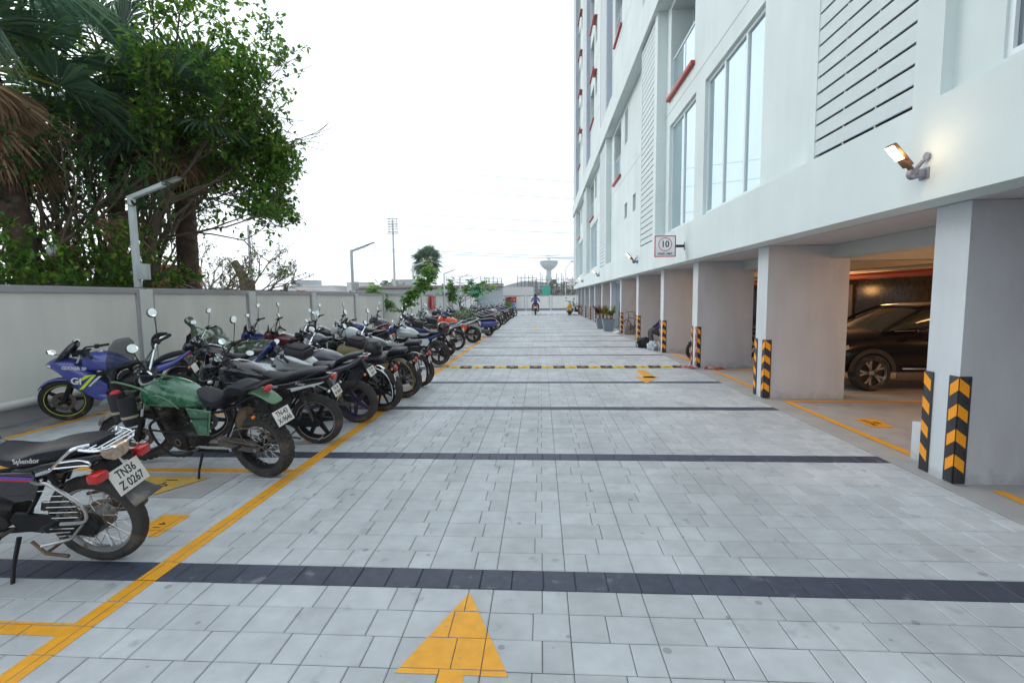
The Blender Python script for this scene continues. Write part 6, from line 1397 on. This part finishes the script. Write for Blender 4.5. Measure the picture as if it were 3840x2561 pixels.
# half bare tree beyond the wall, and the sawn stumps
r = empty('bare_tree', (-17.5,24.5,0), 0, 'half bare flat topped tree with twisted branches beyond the wall', 'tree'); rg = random.Random(21); m = MB(); tips = []
for i in range(9):
    a = i*.7; branchy(m, Vector((cos(a)*.6, sin(a)*.6, 1.0)), Vector((cos(a)*1.2, sin(a)*1.2, .62)), 1.7, .10, 4, rg, tips, .55, 0, .2)
m.build('trunk', M_barkf, r); leafy(r, [t for t in tips if t.z > 2.6], rg, 1500, .13, .06, .25, leafmat('dusty_leaf', (.12,.13,.045), (.24,.24,.10), .3), 4)
rg = random.Random(2)
for k, (x, y, h_, r_, lean, lab) in enumerate([(-17.0,27.5,4.0,.42,-.7,'thick sawn off tree stump with broken top beyond the wall'),(-15.2,28.0,2.75,.30,.35,'small jagged broken stump just showing above the wall')]):
    r = empty('tree_stump', (x,y,0), 0, lab, 'tree stump', 'broken stumps beyond the wall'); m = MB()
    if k == 0: m.tube([(0,0,0),(0,0,1.8),(-.05,0,2.9)], [r_,r_*.95,r_*1.0], 12); m.tube([(-.05,0,2.6),(-.35,0,3.3),(-.75,0,h_)], [r_*.75,r_*.6,r_*.5], 10)
    else:
        m.tube([(0,0,0),(-.2,0,1.6),(.1,0,2.3)], [r_*1.3,r_*1.2,r_*.8], 10)
        for q in range(5): m.tube([(.1,0,2.1),(.15+q*.06,0,2.3+.5*rg.random())], [.12,.01], 5)
    m.build('trunk', M_barkf, r)
# young trees growing in the line of bikes
def young(loc, hh, n_, lab, seed, sc_):
    r = empty('young_tree', loc, 0, lab, 'young tree', 'young trees by the wall', sc=sc_); rg = random.Random(seed); m = MB(); tips = []
    m.tube([(0,0,0),(.03,.02,.6),(-.02,0,1.1)], [.055,.045,.05], 9, spl=3); m.tube([(.06,.05,0),(.05,.04,1.6)], .018, 6)
    for d_, L_ in hh: 
        P = [Vector((-.02,0,1.05)), Vector((-.02,0,1.05))+Vector(d_)*L_*.5+Vector((0,0,.05)), Vector((-.02,0,1.05))+Vector(d_)*L_]; m.tube(P, [.022,.010], 6, spl=3)
        for t in range(9): tips.append(P[0].lerp(P[2], .45+.07*t))
    m.build('trunk', M_barkf, r); g = MB(); g.fixn = False
    for i in range(n_):
        p = rg.choice(tips)+Vector((rg.gauss(0,.13),rg.gauss(0,.13),rg.gauss(0,.13))); e = p+rdir(rg)*.12+Vector((0,0,-.03))
        for k in range(6):
            v = (Vector((cos(k*1.05),sin(k*1.05),rg.uniform(-.9,.0)))); leaf(g, e, v, Vector((0,0,1)), .25*rg.uniform(.7,1.15), .11, 0)
    g.build('crown', leafmat('young_leaf', (.12,.32,.035), (.30,.50,.05), .5), r)
young((-6.9,24.0,0), [((-1,-.5,.65),1.05),((-1,-.6,1.0),1.3),((.75,.3,1.3),1.5),((.5,.2,.9),1.2),((.9,.4,1.7),1.4),((.2,.3,1.0),1.0),((1.0,.4,1.2),1.7)], 210, 'young tree with staked trunk and big bright leaves near the wall', 4, 1.0)
young((-6.8,40.5,0), [((-.9,-.4,.9),1.0),((.6,.3,1.2),1.3),((1.2,.6,1.1),1.4),((1.5,.8,.8),1.5),((-.5,-.2,1.4),1.1)], 170, 'smaller young tree farther along the line of motorcycles', 6, 1.25)
# flowering shrub in a pot between the bikes, red topped plant at the far end
r = empty('flowering_shrub', (-3.35,21.2,0), 0, 'bushy green shrub dotted with tiny white flowers between the motorcycles', 'shrub'); rg = random.Random(14)
g = MB(); f_ = MB(); g.fixn = False; f_.fixn = False
for i in range(1700):
    v = rdir(rg); q = Vector((v.x*.62, v.y*.6, .78+v.z*.52))*1; q = Vector((q.x*rg.uniform(.5,1), q.y*rg.uniform(.5,1), .78+(q.z-.78)*rg.uniform(.5,1.05))); leaf(g, q, v+rdir(rg)*.8, Vector((0,0,1)), .085, .04)
    if i % 4 == 0: leaf(f_, q+v*.05, rdir(rg), rdir(rg), .035, .035); leaf(f_, q+v*.05, rdir(rg), rdir(rg), .035, .035)
g.build('foliage', leafmat('shrub_leaf', (.06,.17,.03), (.16,.27,.06), .3), r); f_.build('flowers', mat('petal_white', (.7,.7,.62), .6), r)
m = MB(); m.lathe([(0,0),(.16,0),(.22,.34),(.20,.34),(.18,.3),(0,.3)], 20, 'Z'); m.tube([(0,0,.28),(0,0,.8)], .03, 6, 1); m.build('pot', [mat('pot_brick', (.30,.12,.07), .8), M_barkf], r)
m = MB(); m.box((-3.05,19.95,0), (-2.5,20.05,.80), 0, .01); tag(m.build('leaning_slab', M_conc), 'upright pale board standing beside the blue scooter', 'board')
r = empty('red_topped_plant', (-3.2,47.5,0), 0, 'upright green plant with reddish top near the far end', 'plant', sc=1.5); rg = random.Random(15); g = MB(); g.fixn = False
for i in range(900):
    t = rg.random(); v = rdir(rg); q = Vector((v.x*.34*(1-t*.6), v.y*.34*(1-t*.6), .2+t*.95)); leaf(g, q, Vector((v.x,v.y,.8)), Vector((0,0,1)), .11, .04, 1 if t > .72 else 0)
g.build('foliage', [L_fic, leafmat('red_leaf', (.30,.05,.03), (.45,.14,.08), .3)], r)
m = MB(); m.tube([(0,0,0),(0,0,.6)], .02, 5); m.build('stem', M_barkf, r)
# ================================================================ BEYOND THE WALLS
M_pale = [mat('far_white', (.60,.62,.62), .8, var=.05), mat('far_cream', (.55,.47,.33), .8), mat('far_grey', (.36,.39,.41), .8, var=.08), mat('far_red', (.42,.10,.08), .8), mat('far_blue', (.36,.47,.52), .8)]
M_fwin = mat('far_window', (.10,.12,.14), .4)
def pole(x, y, h_, r_, lab, cat='mast'):
    r = empty('mast', (x,y,0), 0, lab, cat); m = MB(); m.tube([(0,0,0),(0,0,h_)], [r_, r_*.55], 14); m.build('pole', mat('galvanised', (.46,.48,.50), .5, metal=.3), r); return r
r = pole(-36.6, 60, 11.2, .28, 'thick galvanised pole rising behind the bare tree')
m = MB(); m.tube([(.45,0,0),(.33,0,10.8)], .03, 5); m.build('conduit', M_frame, r)
r = pole(-60.6, 200, 34, .55, 'tall stadium floodlight mast in the distance')
m = MB()
for i in range(6):
    for j in range(6): x = -1.9+j*.76; z = 29.2+i*1.05; m.box((x-.22,-.3,z-.22), (x+.22,.0,z+.22))
m.build('lamp_bank', mat('flood_bank', (.40,.40,.40), .6), r)
m = MB()
for i in range(6): m.box((-2.2,.0,29.2+i*1.05-.05), (2.2,.1,29.2+i*1.05+.05))
for x in (-1.6,0,1.6): m.box((x-.06,.11,28.8), (x+.06,.2,35))
m.box((-2.8,-.5,28.5), (2.8,.6,28.62)); m.build('lamp_frame', M_frame, r)
# distant control tower with a bowl top
r = empty('control_tower', (8.2,500,0), 0, 'distant pale tower with wide bowl shaped top', 'tower')
M_tow = mat('tower_paint', (.60,.67,.70), .8); M_towd = mat('tower_glass', (.34,.42,.46), .4)
m = MB(); m.box((-2.4,-2.4,0), (2.4,2.4,31), 1); 
for i in range(24): m.box((-2.5,-2.55,1+i*1.25), (2.5,-2.42,1.6+i*1.25))
m.build('shaft', [M_tow, M_towd], r)
m = MB(); m.lathe([(2.8,29.5),(4.4,30.6),(7.2,33.2),(8.9,36.4)], 28, 'Z'); m.lathe([(8.9,36.4),(8.9,37.2)], 28, 'Z', mi=1); 
for i in range(14): a = 2*pi*i/14; m.tube([(2.9*cos(a),2.9*sin(a),29.5),(4.5*cos(a),4.5*sin(a),30.6),(7.4*cos(a),7.4*sin(a),33.2),(9.1*cos(a),9.1*sin(a),36.4)], .22, 4, 1)
m.lathe([(0,39.2),(8.2,38.6),(9.4,38.2),(9.4,37.4),(0,37.4)], 28, 'Z'); m.box((-1.5,-1.5,39), (1.5,1.5,41), 0); m.tube([(0,0,41),(0,0,49)], .12, 4); m.build('bowl_top', [M_tow, M_towd], r)
r = empty('tower_crane', (40,420,0), 0, 'faint crane jib reaching from behind the building above the bowl topped tower', 'crane')
m = MB(); m.tube([(-36,0,35.5),(4,0,33.8)], .28, 5); m.tube([(-36,0,37),(-14,0,38),(4,0,35)], .14, 4); m.tube([(0,0,0),(0,0,38)], .7, 4); m.build('jib', mat('crane_grey', (.42,.36,.34), .7), r)
# buildings on the skyline
rb = random.Random(6)
def fbuild(x, y, w, h_, dp, mi, lab, win=True, top=None):
    r = empty('far_building', (x,y,0), 0, lab, 'building', 'buildings on the skyline'); h_ *= .60; m = MB(); m.box((-w/2,0,0), (w/2,dp,h_)); m.box((-w/2-.3,-.3,h_), (w/2+.3,dp,h_+.5)); m.build('wall', M_pale[mi], r)
    if win:
        g = MB(); nx = max(2, int(w/3)); nz = max(1, int(h_/3.4))
        for i in range(nx):
            for j in range(nz):
                if rb.random() < .8: cx_ = -w/2+(i+.5)*w/nx; g.box((cx_-.6,-.12,1+j*3.4), (cx_+.6,-.02,2.6+j*3.4))
        g.build('windows', M_fwin, r)
    if top: m = MB(); m.box((top[0][0],top[0][1],h_+.5), (top[1][0],top[1][1],h_+3.2)); m.build('roof_room', M_pale[top[2]], r)
    return r
fb = [(-112,230,26,13.5,16,0,'white block with dark window rows on the skyline',True,((-9,1,14),(3,8,20),2)),
 (-106,215,8,9.5,8,3,'small red fronted house before the white blocks',True,None),
 (-100,214,11,9,10,0,'low white house beside the red fronted one',True,None),
 (-126,250,12,13,10,4,'pale blue block left of the white skyline buildings',True,None),
 (-124,205,17,8,10,1,'cream flat roofed block beyond the stump',False,None),
 (-90,235,10,16,10,0,'tall narrow white block on the skyline',True,None),
 (-92,330,20,24,14,2,'grey tower block with ribbed front on the skyline',True,None),
 (-68,300,22,9,12,0,'low white building left of the floodlight mast',True,None),
 (-78,360,14,13,12,4,'small bluish block between skyline houses',True,None),
 (-50,310,18,8,12,0,'low white building right of the floodlight mast',True,None),
 (-30,330,24,11,14,0,'white building above the young trees',True,None),
 (-12,300,22,8,14,0,'low white building before the scaffolds',True,None),
 (-160,260,30,12,16,0,'wide white block behind the bare tree',True,None),
 (-40,420,30,12,14,2,'faint grey block far behind the shed',True,None)]
for a in fb: fbuild(*a)
m = MB(); m.box((-34.0,40,0), (-31.6,44,4.9)); 
r = m.build('striped_hoarding', mat('hoarding_red', (.60,.05,.03), .6, dark=(.7,.55,.4), ds=2, dth=.55)); tag(r, 'red and cream hoarding glimpsed between the dark trunk and the bare tree', 'hoarding')
# corrugated shed behind the side wall
r = empty('corrugated_shed', (-13.5,58,0), 0, 'long grey corrugated metal shed behind the side wall', 'shed')
m = MB()
for i in range(90): x = -9+i*.2; m.box((x,0 if i % 2 else .05,0), (x+.2,.08,2.95))
m.build('cladding', mat('sheet_metal', (.46,.50,.53), .5, metal=.2), r)
m = MB()
for i in range(90): x = -9.1+i*.2; m.tube([(x,-.35,3.02),(x,3,3.35)], .07, 6, 0)
m.box((-9.2,-.3,3.0), (9,3,3.05), 0); m.build('roof', mat('rusty_roof', (.20,.15,.13), .8, var=.3), r)
m = MB(); 
for i in range(5):
    m.tube([(2+i*.8,1,3.1),(2+i*.8,1,4.4)], .02, 4) if i % 2 == 0 else None
for z in (3.6,4.0,4.4): m.tube([(2,1,z),(5.2,1,z)], .02, 4)
m.tube([(2,1,4.2),(5,1,3.1)], .03, 4); m.build('roof_scaffold', M_frame, r)
m = MB(); m.box((-8.3,56.5,1.8), (-6.9,56.7,3.1)); tag(m.build('blue_tarpaulin', mat('tarp_blue', (.12,.50,.55), .5)), 'bright turquoise tarpaulin patch behind the second young tree', 'tarpaulin')
# building site beyond the end wall: slabs, scaffolds, arched roofs
m = MB(); m.box((-6.9,72,0), (-1.1,74,3.3), 0); tag(m.build('site_hoarding', M_pale[0]), 'plain white hoarding just beyond the end wall', 'hoarding')
r = empty('scaffolded_frame', (2.9,80,0), 0, 'concrete building frame wrapped in scaffolding beyond the end wall', 'building site'); m = MB(); c_ = MB()
for i in range(12):
    x = -4.6+i*.85; z1 = rb.uniform(4.2,5.9); m.tube([(x,0,0),(x,0,z1)], .05, 4); m.tube([(x+.3,1,0),(x+.3,1,z1-.4)], .035, 4)
    if i % 3 == 0: c_.box((x-.15,1.2,0), (x+.15,1.5,4.2))
for z in (2.4,2.9,3.5,4.0,4.6): m.tube([(-4.6,0,z),(5.5,0,z)], .035, 4)
for i in range(8): x = -4.5+i*1.15; m.tube([(x,0,2.4),(x+.9,0,4.0)], .025, 4)
c_.box((-4.6,1.0,2.85), (5.6,3,3.1)); m.build('scaffold', mat('scaffold_steel', (.13,.11,.10), .7), r); c_.build('slab', M_pale[2], r)
for k, (x, w_, lab) in enumerate(((-13.0,5.5,'square unfinished concrete core at the left of the site'),(-3.5,5,'unfinished concrete core beside the arched roof'))):
    r = empty('concrete_core', (x,130,0), 0, lab, 'building site'); m = MB(); m.box((-w_/2,0,0), (w_/2,5,5.6)); m.build('wall', M_pale[2], r); m = MB()
    for i in range(6): m.tube([(-w_/2+i*w_/5-.2,-.3,0),(-w_/2+i*w_/5-.2,-.3,6.6+rb.random()*1.5)], .09, 4)
    for z in (6,6.9): m.tube([(-w_/2,-.3,z),(w_/2,-.3,z)], .06, 4)
    m.build('scaffold', mat('scaffold_steel', (.13,.11,.10), .7), r)
for k, (x, w_, lab) in enumerate(((-6,44,'long grey arched roof behind the building site'),(52,48,'blue grey arched roof at the right of the building site'))):
    m = MB(); P = [(-w_/2+w_*i/20, 6+5*sin(pi*i/20)) for i in range(21)]+[(w_/2,0),(-w_/2,0)]; m.prism(P, 20, 0); o = m.build('arched_hall', [M_pale[4] if k else M_pale[2]]); o.location = (x,290,0); tag(o, lab, 'hall')
m = MB()
for i in range(3): m.box((.2,79.4,0), (1.5,79.7,3.6))
tag(m.build('green_netting', mat('net_green', (.05,.40,.30), .7)), 'green safety netting wrapped round part of the scaffolding', 'netting')
r = empty('street_lamp', (3.9,78,0), 0, 'slim street lamp with one bent arm among the scaffolds', 'street lamp'); m = MB(); m.tube([(0,0,0),(0,0,6.0),(.3,0,6.6),(.9,0,7.3)], .06, 6); m.build('post', M_lampp, r)
m = MB(); m.box((.8,-.1,7.25), (1.3,.1,7.4), 0, .02); m.build('lamp_head', M_lhead, r)
# far trees: one low mass along the horizon and a few single ones
rg = random.Random(40); g = MB(); g.fixn = False
for i in range(2600):
    x = rg.uniform(-190,70); y = 255+rg.uniform(-15,25); hmax = 5.5+3*sin(x*.06)+2.0*sin(x*.21); q = Vector((x, y, rg.uniform(.5, max(2, hmax)))); 
    leaf(g, q, rdir(rg), Vector((0,0,1)), 3.2, 2.4)
tag(g.build('distant_trees', leafmat('far_leaf', (.075,.12,.06), (.15,.2,.11), .1)), kind='stuff')
# ================================================================ PEOPLE
def skin_body(name, chains, m, parent, sub=2):
    # chains: list of [(point, radius), ...]; the first point of the first chain is the root
    verts = []; rad_ = []; edges = []; idx = {}
    def vid(p, r):
        k = tuple(round(q, 4) for q in p)
        if k not in idx: idx[k] = len(verts); verts.append(p); rad_.append(r)
        return idx[k]
    for ch in chains:
        prev = None
        for p, r in ch:
            i = vid(p, r)
            if prev is not None and prev != i: edges.append((prev, i))
            prev = i
    me = bpy.data.meshes.new(name); me.from_pydata(verts, edges, []); me.materials.append(m)
    o = bpy.data.objects.new(name, me); COL.objects.link(o)
    if parent is not None: o.parent = parent
    k = o.modifiers.new('skin', 'SKIN'); k.use_smooth_shade = True
    sl = me.skin_vertices[0].data if me.skin_vertices else None
    if sl is None:
        bm = bmesh.new(); bm.from_mesh(me); bm.verts.layers.skin.verify(); bm.to_mesh(me); bm.free(); sl = me.skin_vertices[0].data
    for i, r in enumerate(rad_):
        r = r if isinstance(r, tuple) else (r, r); sl[i].radius = r; sl[i].use_root = i == 0
    q = o.modifiers.new('sub', 'SUBSURF'); q.levels = q.render_levels = sub; return o
M_skin = mat('skin', (.22,.11,.07), .55)
def fingers(w, d, up, s):
    # five short bent chains rooted in the palm; d = finger direction, up = back of hand
    w = Vector(w); d = Vector(d).normalized(); up = Vector(up).normalized(); side = d.cross(up).normalized()*s; C = []
    palm = w+d*.07
    for k, l in enumerate((.066,.074,.070,.055)):
        a = palm+side*(.030-.020*k); b = a+d*l*.45-up*.012; c = b+(d*.5-up).normalized()*l*.40; C.append([(w, .022),(a, .011),(b, .009),(c, .007)])
    a = w+d*.02+side*.026; b = a+(d*.6+side).normalized()*.03; c = b+(d-up*.4).normalized()*.03; C.append([(w, .022),(a, .011),(b, .010),(c, .008)])
    return C
def person(loc, rz, J, label, shirt, trous, shoe, helmet_m=None, sc=1.):
    root = empty('person', loc, rz, label, 'person', sc=sc)
    J = {k: Vector(v) for k, v in J.items()}
    ch = [[(J['pelvis'], .11),(J['belly'], .105),(J['chest'], .125),(J['neck0'], .06),(J['neck'], .05),(J['head'], .085),(J['crown'], .07)]]
    for s in 'LR':
        ch.append([(J['neck0'], .06),(J['sh'+s], .05),(J['el'+s], .038),(J['wr'+s], .026)]); ch.append([(J['pelvis'], .11),(J['hip'+s], .085),(J['kn'+s], .055),(J['an'+s], .036),(J['toe'+s], .03)])
        ch += fingers(J['wr'+s], J['fd'+s], J['fu'+s], 1 if s == 'L' else -1)
    body = skin_body('body', ch, M_skin, root)
    jk = [[(J['pelvis']+Vector((0,0,.02)), .118),(J['belly'], .125),(J['chest'], .148),(J['neck0'], .085)]]
    tr_ = [[(J['pelvis'], .128),(J['pelvis']+Vector((0,0,.04)), .122)]]
    for s in 'LR':
        jk.append([(J['neck0'], .085),(J['sh'+s], .072),(J['el'+s], .056),(J['wr'+s].lerp(J['el'+s], .15), .044)]); tr_.append([(J['pelvis'], .128),(J['hip'+s], .102),(J['kn'+s], .074),(J['an'+s].lerp(J['kn'+s], .12), .056)])
    skin_body('shirt', jk, shirt, root); skin_body('trousers', tr_, trous, root)
    for s in 'LR':
        a = J['an'+s]; t = J['toe'+s]; d = (t-a); d.z = 0; d = d.normalized(); b = a-d*.05; b.z = t.z-.0; e = t+d*.06
        m = MB(); m.tube([b, b.lerp(e, .35), b.lerp(e, .75), e], [.040,.046,.044,.028], 10); m.build('shoe', shoe, root)
    # face: nose, ears and eyes, hair cap
    hd = J['head']; f = Vector((1,0,0)); m = MB(); m.ball(hd+f*.095+Vector((0,0,-.01)), (.018,.014,.022), 8); m.ball(hd+Vector((0,.083,0)), (.02,.01,.03), 8); m.ball(hd+Vector((0,-.083,0)), (.02,.01,.03), 8); m.build('nose_and_ears', M_skin, body)
    m = MB(); m.ball(hd+f*.082+Vector((0,.03,.015)), (.012,.014,.009), 8); m.ball(hd+f*.082+Vector((0,-.03,.015)), (.012,.014,.009), 8); m.build('eyes', M_blk, body); m = MB(); m.ball(hd+f*.082+Vector((0,0,-.052)), (.010,.026,.007), 8); m.build('mouth', mat('lips', (.2,.05,.05), .6), body)
    if helmet_m is None:
        m = MB(); m.ball(hd+Vector((-.015,0,.035)), (.098,.090,.085), 14); m.build('hair', mat('hair_black', (.015,.013,.012), .6), root)
    return root, J
# rider leaving across the far speed bump
bike('motorcycle', dict(x=-.55, y=48.0, rz=PI/2, lod=2, paint=P_red, tail=P_red, label='red motorcycle ridden away across the far speed bump', lean=0, steer=0, standz=.12, sc=1.30, plate='TN', wb=1.34))
Jr = dict(pelvis=(.18,0,.98), belly=(.21,0,1.12), chest=(.26,0,1.32), neck0=(.29,0,1.46), neck=(.31,0,1.52), head=(.34,0,1.62), crown=(.34,0,1.70),
 shL=(.29,.19,1.42), shR=(.29,-.19,1.42), elL=(.42,.33,1.20), elR=(.42,-.33,1.20), wrL=(.66,.33,1.13), wrR=(.66,-.33,1.13), fdL=(1,0,-.1), fdR=(1,0,-.1), fuL=(0,0,1), fuR=(0,0,1),
 hipL=(.20,.12,.96), hipR=(.20,-.12,.96), knL=(.60,.24,.84), knR=(.60,-.24,.84), anL=(.40,.28,.42), anR=(.40,-.28,.42), toeL=(.54,.29,.37), toeR=(.54,-.29,.37))
root, J = person((-.55,47.95,0), PI/2, Jr, 'rider in grey jacket and dark helmet with a blue backpack, seen from behind', mat('jacket_grey', (.12,.14,.16), .8), mat('trousers_maroon', (.10,.03,.06), .8), M_black, 1, 1.18)
hroot = helmet((-.55,48.35,1.93), PI/2, mat('helmet_matt', (.014,.014,.016), .38), 'dark helmet worn by the departing rider', None, 1.25)
hroot['group'] = 'helmets worn'
r = empty('backpack', (-.55,48.08,1.49), PI/2, 'blue backpack on the back of the departing rider', 'backpack', sc=1.18)
m = MB(); m.loft([(-.13,0,-.02,.05,.12,.14,3),(-.10,0,0,.14,.22,.20,3.2),(0,0,.0,.155,.24,.22,3.4),(.07,0,0,.14,.22,.20,3)], 18, 0, 3); m.build('sack', mat('backpack_blue', (.06,.06,.36), .7, bump=.4, bs=30), r)
m = MB(); m.loft([(-.17,0,-.09,.05,.06,.06,3),(-.14,0,-.09,.11,.09,.08,3.2),(-.09,0,-.09,.12,.10,.09,3)], 16, 0, 2); m.build('pocket', mat('backpack_blue', (.06,.06,.36), .7), r)
m = MB(); [m.tube([(.05,y*.09,.20),(.18,y*.13,.22),(.22,y*.14,.05),(.08,y*.13,-.15)], .014, 6, spl=3) for y in (1,-1)]; m.build('straps', M_bag, r)
# man sitting in the shade behind the fourth pillar; only knee, shin and arm show
Js = dict(pelvis=(0,0,.42), belly=(.04,0,.56), chest=(.05,0,.76), neck0=(.04,0,.91), neck=(.04,0,.97), head=(.06,0,1.07), crown=(.05,0,1.15),
 shL=(.05,.19,.87), shR=(.05,-.19,.87), elL=(.26,.25,.66), elR=(.26,-.25,.66), wrL=(.40,.12,.58), wrR=(.40,-.14,.58), fdL=(1,-.3,-.2), fdR=(1,.3,-.2), fuL=(0,0,1), fuR=(0,0,1),
 hipL=(.04,.11,.41), hipR=(.04,-.11,.41), knL=(.50,.16,.56), knR=(.48,-.18,.53), anL=(.46,.17,.12), anR=(.40,-.19,.12), toeL=(.60,.18,.05), toeR=(.54,-.20,.05))
person((4.17,16.38,0), PI, Js, 'seated man in dark blue shirt and grey trousers, half hidden by the fourth pillar', mat('shirt_navy', (.03,.03,.12), .8), mat('trousers_grey', (.07,.07,.08), .85), M_black, None, 1.14)
m = MB(); m.box((4.0,16.1,0), (4.4,16.6,.33), 0, .01); tag(m.build('concrete_block', M_blkc), 'concrete block the seated man is sitting on', 'block')
# ---------------------------------------------------------------- air
m = MB(); m.box((-420,-12,-1.5), (420,640,52))
hz = m.build('haze', []); hz['kind'] = 'stuff'
hm = bpy.data.materials.new('haze'); hm.use_nodes = True; t = hm.node_tree; t.nodes.remove(t.nodes['Principled BSDF'])
pv = t.nodes.new('ShaderNodeVolumePrincipled'); pv.inputs['Color'].default_value = (.98,.99,1,1); pv.inputs['Density'].default_value = .00045; pv.inputs['Anisotropy'].default_value = .2
t.links.new(pv.outputs[0], t.nodes['Material Output'].inputs['Volume']); hz.data.materials.append(hm)
